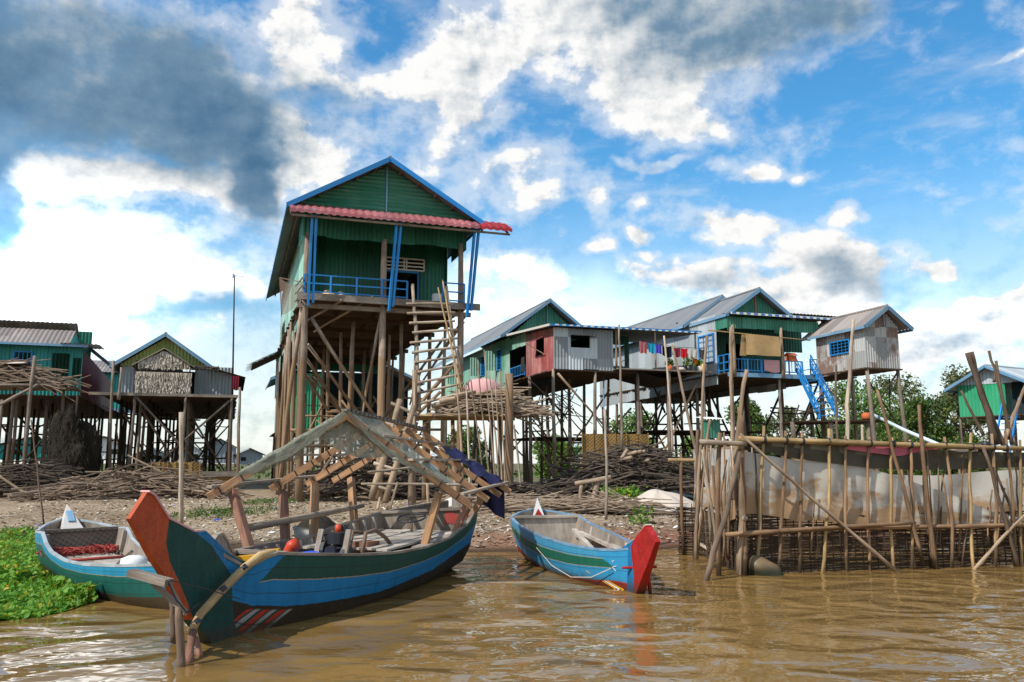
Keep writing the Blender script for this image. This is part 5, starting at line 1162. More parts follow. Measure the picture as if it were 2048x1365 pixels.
for t, x0, x1 in ((.06, -.04, .75), (.43, .12, .9), (.72, .3, 1.)):
    slat(C['FL'].lerp(C['FA'], t).lerp(C['RL'].lerp(C['RA'], t), x0)+up, C['FL'].lerp(C['FA'], t).lerp(C['RL'].lerp(C['RA'], t), x1)+up)
for t, x0, x1 in ((.04, .0, 1.12), (.45, -.05, 1.1), (.72, .0, 1.1)):
    slat(C['FR'].lerp(C['FA'], t).lerp(C['RR'].lerp(C['RA'], t), x0)+up, C['FR'].lerp(C['FA'], t).lerp(C['RR'].lerp(C['RA'], t), x1)+up)
for ends in (('FL', 'FA', 'RL', 'RA', (0, .36, .62, .84)), ('FR', 'FA', 'RR', 'RA', (0, .4, .72, 1.))):
    for t in ends[4]:
        l = C[ends[0]].lerp(C[ends[2]], t); a = C[ends[1]].lerp(C[ends[3]], t)
        for k in range(6):
            q = l.lerp(a, .08+.15*k); d = (a-l).normalized(); m = MB(); m.bar(q-d*.011, q+d*.011, .078, .113); m.build('lashing', M['black'], cf)
cbar('tie_beam', C['FL'].lerp(C['FA'], .97), C['RL'].lerp(C['RA'], .55), .06, .06, 'pole')
def post(pt, pb, top, tl, side, mat='redwood', w=.11):
    # pixel top / bottom, distance of the top, foot on the gunwale (t, side)
    m = MB(); q = P(*pt, top); x, z, _ = b.sect(tl)[-1]; f = b(tl, side*(x-.2), lerp_tab(b.zg, tl)-.28); m.bar(f, q, w, w, b.d); m.build('post', M[mat], cf)
YL = lambda t, u: C['FL'].lerp(C['FA'], u).lerp(C['RL'].lerp(C['RA'], u), t).y
post((466, 985), 0, YL(.05, .12), 1.7, -1); post((566, 985), 0, YL(.38, .1), 2.9, -1); post((630, 968), 0, YL(.62, .1), 3.9, -1, 'newwood'); post((702, 958), 0, YL(.9, .1), 5.6, -1, 'newwood')
YR = lambda t, u: C['FR'].lerp(C['FA'], u).lerp(C['RR'].lerp(C['RA'], u), t).y
post((878, 985), 0, YR(.02, .2), 4.6, 1, 'newwood'); post((938, 1000), 0, YR(.6, .1), 6.0, 1); post((962, 1000), 0, YR(.9, .1), 6.7, 1, 'newwood')
m = MB(); m.stick(P(488, 1058, 12.0), P(726, 1012, 15.8), .055, .045, .006, 8, 6, R=R); m.build('side_pole', M['pole_pale'], cf, True)
# green net over the front of the frame
m = MB(); fl, fa, fr = C['FL'], C['FA'], C['FR']; bk = (C['RA']-C['FA'])
def net1(s, t):
    base = fl.lerp(fa, .20+.84*s); e = base+bk*(.10*math.sin(math.pi*s)+.10); w = .10+.22*math.sin(math.pi*min(1, s*.95))
    hang = (.05+.16*math.sin(math.pi*min(1, s*.97)))
    q = base.lerp(e, max(0, t-.35)/.65)+Z*(.075+.02*mnoise.noise(Vector((s*9, t*3, 0))))
    q = q-Z*(hang*max(0, .35-t)/.35)-b.d*(.06 if t < .35 else 0)
    return q-Z*(max(0, t-.6)*(.5*s*(1-.15*s)))+Z*.012*math.sin(t*9+s*26)
m.grid(net1, 40, 12, (3, 1))
def net2(s, t):
    base = fa.lerp(fr, -.02+.84*s); e = base+bk*(.34*(1-.62*s)); sag = math.sin(math.pi*min(1, s*1.05))
    q = base.lerp(e, max(0, t-.3)/.7)+Z*(.08+.02*mnoise.noise(Vector((s*8, t*4, 4)))-.07*math.sin(math.pi*t)*sag)
    return q-Z*(.20*sag*max(0, .3-t)/.3)-b.d*(.06 if t < .3 else 0)+Z*.012*math.sin(t*12+s*22)
m.grid(net2, 40, 12, (3, 1))
def net3(s, t):
    return fa.lerp(fl, .02+.38*s).lerp(fa.lerp(fr, .05+.42*s), t)-Z*(.05+.75*(1-s)*0+.12*math.sin(math.pi*t)*0+.0)+bk*.02+Z*.02*mnoise.noise(Vector((s*7, t*9, 1)))
m.grid(lambda s, t: fl.lerp(fa, .74+.26*s).lerp(fa.lerp(fr, .42*(1-s)), t)+Z*(.03-.22*math.sin(math.pi*t)*(1-s))+bk*.02, 16, 16, (1.5, 1.5))
def roll(A, B, r):
    n = 24; pts = [A.lerp(B, i/n)+Z*(.06+.006*math.sin(i*.9))+b.d*.012*math.sin(i*.7) for i in range(n+1)]; m.tube(pts, [r*(.85+.2*math.sin(i*.5+1)**2) for i in range(n+1)], 8)
roll(fl.lerp(fa, .22), fl.lerp(fa, .9), .045); roll(fa, fa.lerp(fr, .80), .04)
single(m, 'fishing_net', M['net_green'], 'grey green fishing net draped over the front rafters of the boat canopy', 'fishing net', None, True)
# navy cloth on the rear right rafters
rr_, ra_, frr = C['RR'], C['RA'], C['FR']
m = MB(); m.grid(lambda s, t: rr_.lerp(ra_, .04+.60*s).lerp(frr.lerp(fa, .04+.60*s), .02+.26*t)+Z*(.13+.06*mnoise.noise(Vector((s*9, t*5, 2)))-.05*t+.035*math.sin(s*17+t*5)), 36, 14); m.grid(lambda s, t: rr_.lerp(ra_, .04+.3*s)-Z*(.7*t)+Z*.1+b.d*.08*math.sin(s*9+t*2), 12, 6); single(m, 'cloth', M['navy'], 'dark navy cloth thrown over the rear right corner of the canopy frame', 'cloth', None, True)
# things in the boat
t = thing('steering_wheel', 'thin metal steering wheel on a stand at the stern of the large boat', 'steering wheel', b(6.3, -.05, .65)); c = b(6.3, -.05, .98); tl = (Z*.97-b.d*.25).normalized(); ax = b.n; ay = tl.cross(ax)
m = MB(); m.tube([c+ax*.26*math.cos(a)+ay*.26*math.sin(a) for a in [i*6.2832/28 for i in range(29)]], .016, 6, False)
for a in (.5, 2.6, 4.7): m.tube([c, c+ax*.26*math.cos(a)+ay*.26*math.sin(a)], .011, 5)
m.build('rim', M['black'], t, True); m = MB(); m.tube([b(6.3, -.05, .66), c], .025, 7); m.build('column', M['stilt_grey'], t, True)
m = MB(); m.bar(b(6.3, -.3, .665), b(6.3, .2, .665), .22, .05); m.build('base_plank', M['deckwood'], t)
t = thing('boat_engine', 'dark greasy engine in the middle of the large boat', 'engine', b(3.1, .1, .35)); m = MB()
c = b(3.0, .1, .62)
m.bar(c-b.d*.26-Z*.05, c+b.d*.26-Z*.05, .24, .24, Z); m.tube([c-b.d*.2+Z*.1, c+b.d*.22+Z*.12], .09, 10)
for k in range(6): m.tube([c-b.d*(.1-.04*k)+Z*.15-b.n*.1, c-b.d*(.1-.04*k)+Z*.15+b.n*.1], .012, 5)
m.tube([c-b.n*.1+Z*.2, c-b.n*.2+Z*.32, c-b.n*.05+b.d*.2+Z*.34, c+b.n*.1+b.d*.3+Z*.2], .014, 5); m.tube([c+Z*.2, c+Z*.36], .13, 10); m.tube([c+b.n*.14, c+b.n*.2], .19, 14); m.tube([c-b.n*.14+Z*.1, c-b.n*.2+Z*.1], .15, 14); m.tube([c+b.d*.2+Z*.2, c+b.d*.25+Z*.45], .06, 8); m.build('block', M['black'], t)
m = MB(); q = [b(3.3, .35, .5), b(3.4, .38, .95), b(3.7, .4, .97), b(4.0, .45, .82), b(4.2, .45, .70)]; m.tube(q, .032, 7); m.tube([b(3.4, .1, .6), b(3.5, .12, .95), b(3.9, .15, .9)], .03, 7); m.build('exhaust_pipe', M['pole_dark'], t, True)
m = MB(); m.bar(b(3.55, .2, .72), b(4.0, .2, .70), .28, .16); m.build('fuel_tank', M['redwood'], t)
m = MB(); m.tube([b(3.15, .05, .95), b(3.15, .05, 1.08)], .05, 8); m.build('filler_cap', M['red_plastic'], t, True)
for side in (-.14, .3):
    m = MB(); m.bar(b(2.75, side, .35), b(3.0, side, 1.02), .08, .05); m.build('engine_mount', M['plank'], t)
c = b(2.25, -.25, .45); m = MB(); m.tube([c, c+Z*.02, c+Z*.30+b.n*.01, c+Z*.40+b.n*.06, c+Z*.44+b.n*.13], [.085, .09, .09, .09, .08], 12); tag(m.build('funnel', M['red_plastic'], None, True, c), 'orange red plastic tube standing near the engine', 'tube')
c = b(2.55, -.05, .58); m = MB(); m.grid(lambda s, u: c+b.d*(-.35+.8*s)+b.n*(-.3+.6*u)+Z*(.12+.06*mnoise.noise(Vector((s*4, u*4, 8)))), 10, 8); single(m, 'blue_sheet', M['blue_plastic'], 'crumpled bright blue plastic sheet beside the engine', 'sheet', None, True)
for k, (tt, o, l) in enumerate([(1.55, -.1, 'yellow plastic crate board at the bow of the large boat, farther one'), (1.3, .05, 'yellow plastic board at the bow of the large boat, nearer one')]):
    m = MB(); c = P(492+14*k, 1121-9*k, 10.5+.4*k); m.bar(c-b.n*.3-b.d*.1, c+b.n*.32+b.d*.1+Z*.06, .12, .06); m.bar(c-b.n*.3-b.d*.1-Z*.08, c+b.n*.32+b.d*.1-Z*.02, .05, .1); single(m, 'yellow_board', M['yellow'], l, 'board')
# bamboo pole and stakes at the bow
m = MB(); A = P(372, 1290, 9.0); B_ = P(562, 1106, 10.6); A2 = P(385, 1262, 9.05)
pts = [P(384, 1262, 9.0), P(400, 1230, 9.15), P(440, 1185, 9.45), P(490, 1135, 9.9), P(520, 1112, 10.2), P(548, 1108, 10.45)]
m.tube(pts, [.042, .045, .05, .05, .052, .05], 9); t = single(m, 'bamboo_pole', M['bamboo'], 'bent bamboo pole lashed across the bow of the large boat', 'pole', None, True)
m = MB()
for p in ((486, 1138, 9.85), (444, 1181, 9.47), (392, 1246, 9.08)):
    q = P(*p); m.tube([q-Vector((.02, 0, -.02)), q+Vector((.02, 0, -.02))], .06, 8)
LOC[t] = Vector(t.location); m.build('lashing', M['black'], t, True)
def stake(name, p0, p1, Y0, Y1, r, mat, label, cat='stake', group=None, bend=.01):
    m = MB(); m.stick(P(*p0, Y0), P(*p1, Y1), r, r*.85, bend, 8, 6, R=R); return single(m, name, M[mat], label, cat, group, True)
stake('wooden_stake', (364, 1345), (357, 1215), 8.55, 8.6, .045, 'pole_dark', 'dark stake in the water left of the orange prow foot', group='mooring stakes at the large boat bow')
stake('wooden_stake', (377, 1330), (386, 1262), 8.7, 9.0, .045, 'redwood', 'reddish stake at the lower end of the lashed bamboo pole', group='mooring stakes at the large boat bow')
stake('wooden_stake', (400, 1315), (388, 1255), 9.0, 9.25, .035, 'redwood', 'short reddish stake under the dark green prow', group='mooring stakes at the large boat bow')
stake('wooden_stake', (348, 1285), (345, 1180), 9.6, 9.6, .04, 'pole_dark', 'dark stake in the water behind the prow of the large boat', group='mooring stakes at the large boat bow')
m = MB(); m.bar(P(262, 1146, 8.7), P(338, 1166, 8.5), .11, .07); m.bar(P(306, 1166, 8.7), P(372, 1226, 8.6), .035, .05)
m.bar(P(338, 1166, 8.5), P(372, 1230, 8.6), .03); single(m, 'wooden_bracket', M['plank'], 'grey plank step with thin struts in front of the large boat prow', 'bracket')
m = MB(); m.tube([P(340, 1161, 8.45), P(400, 1175, 8.9), P(480, 1198, 9.5)], .006, 5); m.tube([P(336, 1164, 8.45), P(352, 1200, 8.5), P(374, 1226, 8.55), P(398, 1207, 9.0)], .009, 5); single(m, 'rope', M['black'], 'thin dark rope tied round the prow of the large boat', 'rope')
# ------------------------------------------------------------------ right boat
S1 = P(1090, 1037, 18.2); B1 = PZ(1276, 1186, 0)
b = Boat(B1, S1, ('wooden_boat', 'small blue and green boat with a bright red prow floating by the bank', 'boat'))
b.w = [(-.2, .02), (.1, .05), (.4, .2), (.9, .42), (1.7, .62), (2.8, .76), (4., .80), (b.L, .78), (b.L+.5, .45), (b.L+.9, .05)]; b.kc = .84; b.vc = .34
b.zg = b.trace([(1254, 1098), (1225, 1101), (1200, 1100), (1150, 1093), (1100, 1080), (1060, 1065), (1035, 1050), (1020, 1041)], b.w, -1)
b.zg = [q for q in b.zg if q[0] < b.L-.4]+[(b.L, .84), (b.L+.9, .95)]
b.zc = b.trace([(1235, 1160), (1200, 1158), (1150, 1155), (1100, 1143), (1060, 1118)], b.w, -1, .84); b.zc = [(0., .10)]+[q for q in b.zc if .3 < q[0] < b.L-.6]+[(b.L, .32), (b.L+.9, .6)]
b.zk = [(-.2, .0), (.5, -.14), (2, -.2), (b.L, -.12), (b.L+.9, .4)]
0 and print('right boat L', b.L, [(round(x, 2), round(y, 2)) for x, y in b.zg], [(round(x, 2), round(y, 2)) for x, y in b.zc])
RED = (.42, .014, .010)
b.hull(.06, b.L+.9, hullmat('right_hull_paint', [(0., RED), (.33, LBL), (.60, TAN), (.612, (.010, .115, .075)), (.80, TAN), (.812, (.05, .26, .43))], None, (.42, [(0., RED), (.26, LBL)])), 44, cap='blueroof', capw=.05)
pr = b.blade([[(1296, 1052), (1316, 1084), (1302, 1127), (1290, 1160), (1281, 1188), (1276, 1188), (1277, 1150), (1275, 1131), (1271, 1094), (1277, 1079)], [(1277, 1079), (1271, 1094), (1275, 1131), (1277, 1150), (1276, 1190), (1262, 1188), (1248, 1150), (1250, 1100)]], [M['prow_red'], M['hull_blue']])
m = MB(); tp = [b.pl(*q) for q in [(1297, 1051), (1278, 1077), (1250, 1099)]]
for q0, q1 in zip(tp, tp[1:]): m.bar(b(q0[0], 0, q0[1]+.01), b(q1[0], 0, q1[1]+.01), .1, .02)
m.build('prow_edge', M['canvas'], pr)
b.bulkhead(b.L, 'deckwood'); b.planks(1.0, b.L-.05, .22, .17, 'deckwood', R, .12); b.ribs([1.1, 1.8, 3.0, 4.1], 'deckwood', .2)
m = MB(); m.bar(b(1.3, .62, .42), b(b.L-.2, .68, .46), .2, .035); m.build('side_plank', M['deckwood'], b.root)
m = MB(); t0 = .5
for k in range(3): m.tube([b(.42+.02*k+.02*math.sin(k), -.20-.0*k, .28+.09*k), b(.47+.02*k, -.235, .34+.09*k), b(.40+.02*k, -.195, .36+.09*k)], .006, 4)
m.build('painted_mark', M['white'], b.root)
for k, mt in ((0, 'yellow'), (1, 'white'), (2, 'yellow')):
    m = MB(); o0 = -lerp_tab(b.w, .95+.1*k); m.bar(b(.95+.11*k, -.345-.04*k, .20), b(.30+.09*k, -.115-.03*k, .0), .012, .035, b.n); m.build('bow_stripe', M[mt], b.root)
q = b(b.L+.75, 0, 0); m = MB(); m.face([b(b.L+.5, .16, .75), b(b.L+.5, -.16, .75), b(b.L+.62, 0, 1.22)]); m.face([b(b.L+.5, -.16, .75), b(b.L+.9, 0, .75), b(b.L+.62, 0, 1.22)]); m.face([b(b.L+.9, 0, .75), b(b.L+.5, .16, .75), b(b.L+.62, 0, 1.22)]); sp = m.build('stern_post', M['white'], b.root)
m = MB(); m.face([b(b.L+.49, .11, .8), b(b.L+.49, -.11, .8), b(b.L+.545, 0, .98)]); m.build('painted_triangle', M['prow_red'], sp)
YB = B1.y
m = MB(); m.tube([P(1302, 1205, YB-.1), P(1293, 1110, YB-.15)], .028, 7); m.tube([P(1245, 1136, YB+.1), P(1313, 1134, YB-.25)], .02, 6); single(m, 'iron_rod', M['prow_red'], 'thin red iron rudder rod crossing the red prow', 'rod', None, True)
m = MB(); m.tube([b(2.9, -.82, .42), b(2.2, -.74, .18), b(1.5, -.60, .06), b(.9, -.45, .13), b(.45, -.27, .32)], .007, 5); single(m, 'rope', M['canvas'], 'pale rope looping along the hull of the red prowed boat', 'rope', None, True)
for k, (p, q, r) in enumerate([((2.0, .05, .36), (4.2, .35, .62), .05), ((1.6, .42, .42), (4.5, .58, .55), .04)]):
    m = MB(); m.bar(b(*p), b(*q), r*2, r*1.2); single(m, 'oar', M['deckwood'], ['pale plank oar lying across the red prowed boat', 'second pale plank along the far side of the red prowed boat'][k], 'plank')
m = MB(); m.grid(lambda s, u: b(1.8+1.5*s, .15+.4*u, .30+.07*mnoise.noise(Vector((s*6, u*5, 1)))+.05*math.sin(u*3)), 14, 8); single(m, 'orange_net', M['terracotta'], 'orange net bundle inside the red prowed boat', 'net', None, True)
m = MB(); m.bar(b(1.35, .1, .46), b(1.95, .15, .46), .34, .05); m.bar(b(1.4, .1, .3), b(1.9, .15, .3), .28, .24); single(m, 'thwart', M['plank'], 'grey wooden thwart near the red prow', 'thwart')
c = b(1.75, -.28, .3); m = MB(); m.tube([c, c+Z*.02, c+Z*.16, c+Z*.18, c+Z*.12], [.22, .24, .26, .2, .16], 16); single(m, 'basin', M['white_plastic'], 'white plastic basin in the red prowed boat', 'basin', None, True)
m = MB()
for k in range(8): m.stick(b(3.0+R.uniform(-.5, .7), -.35+R.uniform(-.2, .3), .27), b(3.2+R.uniform(-.5, .7), -.3+R.uniform(-.2, .3), .34), .018, .014, .05, 5, 4, R=R)
single(m, 'dark_rope', M['black'], 'dark tangle of line on the floor of the red prowed boat', 'rope', None, True)
# ------------------------------------------------------------------ left boat
S2 = P(158, 1058, 15.2); B2 = PZ(352, 1222, 0)
b = Boat(B2, S2, ('wooden_boat', 'old blue and green boat half hidden behind the large boat, beside the water plants', 'boat'))
b.w = [(-.2, .02), (.1, .05), (.5, .3), (1., .48), (2., .66), (3., .72), (b.L, .70), (b.L+.5, .45), (b.L+1., .05)]; b.kc = .86; b.vc = .25
b.zg = b.trace([(84, 1066), (88, 1085), (100, 1104), (130, 1122), (170, 1130), (230, 1132), (300, 1130), (330, 1132)], b.w, -1)
b.zg = [(0., .62)]+[q for q in b.zg if .5 < q[0] < b.L-.4]+[(b.L, .80), (b.L+1., .95)]
b.zc = [(0, .2), (1, .12), (3, .14), (b.L, .3), (b.L+1., .6)]; b.zk = [(-.2, .0), (.5, -.15), (2, -.2), (b.L, -.1), (b.L+1, .4)]
0 and print('left boat L', b.L, [(round(x, 2), round(y, 2)) for x, y in b.zg])
b.hull(.06, b.L+1., hullmat('left_hull_paint', [(0., (.06, .04, .02)), (.24, (.010, .105, .085)), (.72, TAN), (.735, (.02, .24, .40))]), 40, cap='galv_light', capw=.05)
b.blade([[(0, 0, 0), (-.55, .75, 0), (-.35, 1.02, 0), (.0, .72, 0), (.15, .3, 0)]], [M['hull_blue']])
b.bulkhead(b.L, 'basket'); b.planks(.8, b.L-.05, .36, .3, 'deckwood', R, .1); b.ribs([1.2, 2.1, 3.0, b.L-.5], 'plank', .36)
q = b.L; m = MB(); T = P(132, 1013, S2.y+.75); t0 = (T-b.B).dot(b.d); bs = [b(q+.3, -.2, .74), b(q+.3, .2, .74), b(q+1.0, .08, .8), b(q+1.0, -.08, .8)]; tp_ = b(t0-.1, 0, T.z+.05)
for k in range(4): m.face([bs[k], bs[(k+1) % 4], tp_])
sp = m.build('stern_post', M['cloth_white'], b.root)
m = MB(); f0 = b(q+.34, 0, .95); f1 = (bs[0]+bs[1])/2; m.bar(f1.lerp(tp_, .38)-b.d*.03, f1.lerp(tp_, .74)-b.d*.03, .11, .02, up=-b.d); m.build('painted_mark', M['blueroof'], sp)
m = MB()
for k in range(110):
    t0 = b.L-.15-abs(R.gauss(0, .22)); o0 = R.uniform(-.55, .55); pts = [b(t0, o0, .40)]
    for q in range(4): pts.append(pts[-1]+Vector((R.uniform(-.14, .14), R.uniform(-.14, .14), 0)))
    m.tube([Vector((p.x, p.y, .40+R.random()*.13)) for p in pts], R.uniform(.006, .014), 4)
m.tube([b(b.L-1.3, -.6, .40), b(b.L-1.35, 0, .41), b(b.L-1.3, .6, .40)], .025, 6); single(m, 'red_net', M['red_net'], 'tangled dull red net on the deck of the left boat', 'net', None, True)
c = b(1.5, -.1, .4); m = MB(); m.tube([c, c+Z*.03, c+Z*.18, c+Z*.22], [.16, .2, .18, .08], 12); single(m, 'white_sack', M['white_plastic'], 'white plastic sack on the deck of the left boat', 'sack', None, True)
m = MB(); m.bar(b(1.9, -.3, .38), b(1.75, -.05, .66), .09, .04); single(m, 'broken_plank', M['plank'], 'dark plank leaning on the white sack in the left boat', 'plank')
m = MB(); m.bar(b(1.3, .1, .38), b(1.3, .25, .62), .1, .05); single(m, 'short_post', M['plank'], 'short grey post beside the white sack in the left boat', 'post')
# ================================================================== fish pen
R = random.Random(77)
A = PZ(1490, 1150, 0); Bq = PZ(2048, 1131, 0); u = (Bq-A).normalized(); FU = Vector((u.x, u.y, 0)); FN = Vector((-u.y, u.x, 0))
def fp(px, py, off=0.):                            # pixel -> point on the front face of the pen, off metres behind it
    r = ray(px, py); o = A+FN*off; t = o.dot(FN)/r.dot(FN); return Vector((0, 0, EYE))+r*t
pen = thing('fish_pen', 'bamboo and stick fish pen with woven lower wall standing in the water', 'pen', A+FU*3)
def pstick(name, pa, pb, r0, r1, mat, off=0., offb=None, bend=.008, root=pen, seg=6):
    m = MB(); m.stick(fp(*pa, off), fp(*pb, off if offb is None else offb), r0, r1, bend, 7, seg, R=R); return m.build(name, M[mat], root, True)
pstick('top_rail', (1478, 878), (2090, 899), .058, .05, 'bamboo', -.06, bend=.004)
pstick('top_rail', (1400, 884), (1492, 888), .05, .045, 'pole_pale', -.1, bend=.02)
pstick('mid_rail', (1452, 1070), (1760, 1052), .045, .04, 'pen_pole', -.1); pstick('mid_rail', (1560, 1062), (1830, 1046), .04, .035, 'pen_pole', -.13); pstick('mid_rail', (1730, 1056), (2080, 1050), .04, .045, 'pen_pole', -.07)
for i, (pt, pm) in enumerate([((1528, 852), (1512, 1140)), ((1571, 862), (1556, 1135)), ((1604, 864), (1600, 1140)), ((1658, 858), (1642, 1145)), ((1691, 872), (1696, 1140)), ((1739, 874), (1741, 1138)), ((1785, 876), (1789, 1140)), ((1820, 880), (1824, 1136)), ((1889, 874), (1903, 1132)), ((1942, 866), (1948, 1128)), ((1983, 868), (1990, 1128)), ((2010, 862), (2032, 1136)), ((2040, 880), (2044, 1130)), ((1440, 866), (1438, 1140)), ((1478, 815), (1488, 1150))]):
    e = fp(*pm, 0)
    pstick('post', pt, (pm[0], pm[1]+25), .027 if i < 13 else .04, .033 if i < 13 else .045, 'pen_pole' if i % 3 else 'bamboo', -.02, bend=.02)
for k in range(16):
    px = R.uniform(1500, 2045); pstick('thin_stick', (px, R.uniform(880, 985)), (px+R.uniform(-22, 22), R.uniform(1090, 1140)), .014, .02, R.choice(('pole_dark', 'pen_pole', 'pole')), R.uniform(.02, .12), bend=.025)
for k in range(11):
    px = R.uniform(1398, 1496); pstick('thin_stick', (px+R.uniform(-12, 12), R.uniform(850, 940)), (px+R.uniform(-20, 20), R.uniform(1080, 1140)), .016, .024, R.choice(('pole_dark', 'pen_pole', 'pole_pale')), R.uniform(.1, 1.6), bend=.03)
# woven slat wall: front, side and back
def woven(o, d, L, z0, z1, name):
    m = MB(); z = z0
    while z < z1:
        n = int(L/.35); ph = R.uniform(0, 6); x0 = R.uniform(-.05, .05)
        if R.random() < .93:
            pts = [o+d*(x0+L*k/n)+Z*(z+.012*math.sin(k*.9+ph)+R.uniform(-.012, .012))+Vector((-d.y, d.x, 0))*.03*(-1)**k for k in range(n+1)]
            m.tube(pts, R.uniform(.010, .017), 4)
        z += .025*R.uniform(.8, 1.25)
    k = 0
    while k*.16 < L: q = o+d*(k*.16); m.bar(q+Z*z0, q+Z*(z1+R.uniform(-.1, .12)), .016); k += 1
    return m.build(name, M['woven'], pen)
woven(A+FN*.16-Z*.25, FU, 7.6, 0, 1.28, 'woven_wall')
D2 = (PZ(1398, 1108, 0)-A); D2.z = 0; D2n = D2.normalized(); woven(A+FN*.12-Z*.25, D2n, D2.length, 0, 1.35, 'woven_wall')
BO = A+FN*3.2
woven(BO+FU*.2-Z*.2, FU, 9., 0, 1.25, 'woven_wall')
for k in range(12):
    q = BO+FU*(.3+.8*k); m = MB(); m.stick(q-Z*.2, q+Z*R.uniform(1.9, 2.5), .04, .03, .015, 6, R=R); m.build('post', M['pen_pole'], pen, True)
m = MB(); m.stick(BO+Z*2.05, BO+FU*9.5+Z*1.95, .045, .04, .004, 7, R=R); m.build('top_rail', M['bamboo'], pen, True)
for k in range(7):
    q = A+D2n*(D2.length*(k+.5)/7); m = MB(); m.stick(q-Z*.2, q+Z*(1.9+R.uniform(-.1, .7))+Vector((R.uniform(-.1, .1), 0, 0)), .04, .03, .02, 6, R=R); m.build('post', M['pen_pole'], pen, True)
m = MB(); m.stick(A+Z*1.0-FN*.1, A+D2n*D2.length+Z*1.02, .045, .04, .02, R=R); m.build('mid_rail', M['pole_pale'], pen, True)
m = MB(); m.stick(A+Z*2.28-D2n*.1, A+D2n*D2.length*1.1+Z*2.25, .045, .04, .02, R=R); m.build('top_rail', M['pole'], pen, True)
m = MB(); m.stick(PZ(1502, 1146, .03), PZ(1392, 1085, .25), .05, .05, .02, R=R); m.build('low_rail', M['pole_pale'], pen, True)
m = MB()
for px, py in [(1527, 880), (1571, 881), (1604, 883), (1656, 884), (1691, 886), (1739, 887), (1785, 889), (1820, 890), (1889, 892), (1942, 894), (1985, 895), (2010, 896)]:
    q = fp(px, py, -.05); m.tube([q-FU*.025, q+FU*.025], .075, 8)
q = fp(1968, 893, -.05)
for k in range(9): m.tube([q+FU*R.uniform(-.12, .12)+Z*R.uniform(-.08, .1), q+FU*R.uniform(-.15, .15)-Z*R.uniform(0, .12)], .05, 6)
m.build('lashing', M['black'], pen, True)
# sheets hung in the pen
def sheet(label, name, mat, top, bot, off, seed, folds=.05, nf=16, nu=70, nv=20, fanx=None):
    m = MB()
    def fn(s, t):
        x = top[0][0]+(top[-1][0]-top[0][0])*s; xb = bot[0][0]+(bot[-1][0]-bot[0][0])*s
        a = fp(x, lerp_tab(top, x), off); c_ = fp(xb, lerp_tab(bot, xb), off); q = a.lerp(c_, t)
        w = math.sin(s*nf+math.sin(t*2.3+s*3)*1.4+seed)*.6+math.sin(s*nf*2.3+t*3+seed*2)*.4+1.2*mnoise.noise(Vector((s*6, t*2.5, seed)))
        return q+FN*(folds*w*(.35+.65*math.sin(math.pi*min(1, t*.9+.1))))
    m.grid(fn, nu, nv, ((top[-1][0]-top[0][0])/110, 1)); return single(m, name, M[mat], label, 'sheet', 'sheets hung in the fish pen', True)
sheet('big white plastic sheet with rusty stains hung along the fish pen front', 'plastic_sheet', 'tarp', [(1484, 900), (1500, 905), (1560, 916), (1600, 922), (1650, 918), (1720, 932), (1820, 962), (1910, 992), (1985, 1024), (2062, 1040)], [(1490, 1026), (1555, 1034), (1594, 1043), (1640, 1040), (1690, 1050), (1745, 1057), (1830, 1057), (1950, 1054), (2062, 1046)], .10, 1., .055, 30, 130, 26)
m = MB()
def sidefn(s, t):
    q = A+FN*.2+D2n*(-.05+s*D2.length*1.02)+Z*(2.25-(1.25+.1*math.sin(s*9))*t); return q+FN*.0+Vector((1, 0, 0))*.05*math.sin(s*13+t*3)
m.grid(sidefn, 30, 14, (2, 1)); single(m, 'plastic_sheet', M['tarp'], 'whitish plastic sheet along the short left side of the fish pen', 'sheet', 'sheets hung in the fish pen', True)
sheet('dark olive sheet sagging below the top bamboo rail of the pen', 'dark_sheet', 'tarp_olive', [(1500, 884), (1560, 884), (1700, 892), (1800, 897), (1900, 902), (2062, 906)], [(1500, 894), (1560, 912), (1620, 922), (1680, 929), (1750, 938), (1850, 941), (1950, 938), (2062, 934)], .05, 2.2, .025, 9, 60, 8)
sheet('pink cloth strip tucked along the top rail of the pen', 'pink_cloth', 'tarp_pink', [(1692, 889), (1760, 890), (1850, 895), (1880, 897)], [(1692, 899), (1750, 907), (1800, 913), (1850, 901), (1880, 899)], .01, 3., .012, 9, 30, 5)
sheet('white cloth strip on the top rail right of the pink one', 'white_cloth', 'cloth_white', [(1882, 895), (1920, 898), (1985, 900)], [(1882, 899), (1920, 904), (1985, 903)], .01, 5., .012, 9, 20, 4)
sheet('white plastic folded over the top rail at the left of the pen', 'white_cloth', 'tarp', [(1556, 884), (1590, 882), (1628, 874), (1634, 888)], [(1556, 887), (1590, 890), (1628, 892), (1634, 893)], .9, 6., .02, 6, 20, 4)
m = MB()
def backfn(s, t): return BO-FN*.08+FU*(2.6+6.6*s)+Z*(1.75-1.2*t-.25*s*t+.06*math.sin(s*8))-FN*.07*math.sin(s*21+t*3)
m.grid(backfn, 60, 14, (4, 1)); single(m, 'plastic_sheet', M['tarp'], 'stained plastic sheet along the far side of the fish pen', 'sheet', 'sheets hung in the fish pen', True)
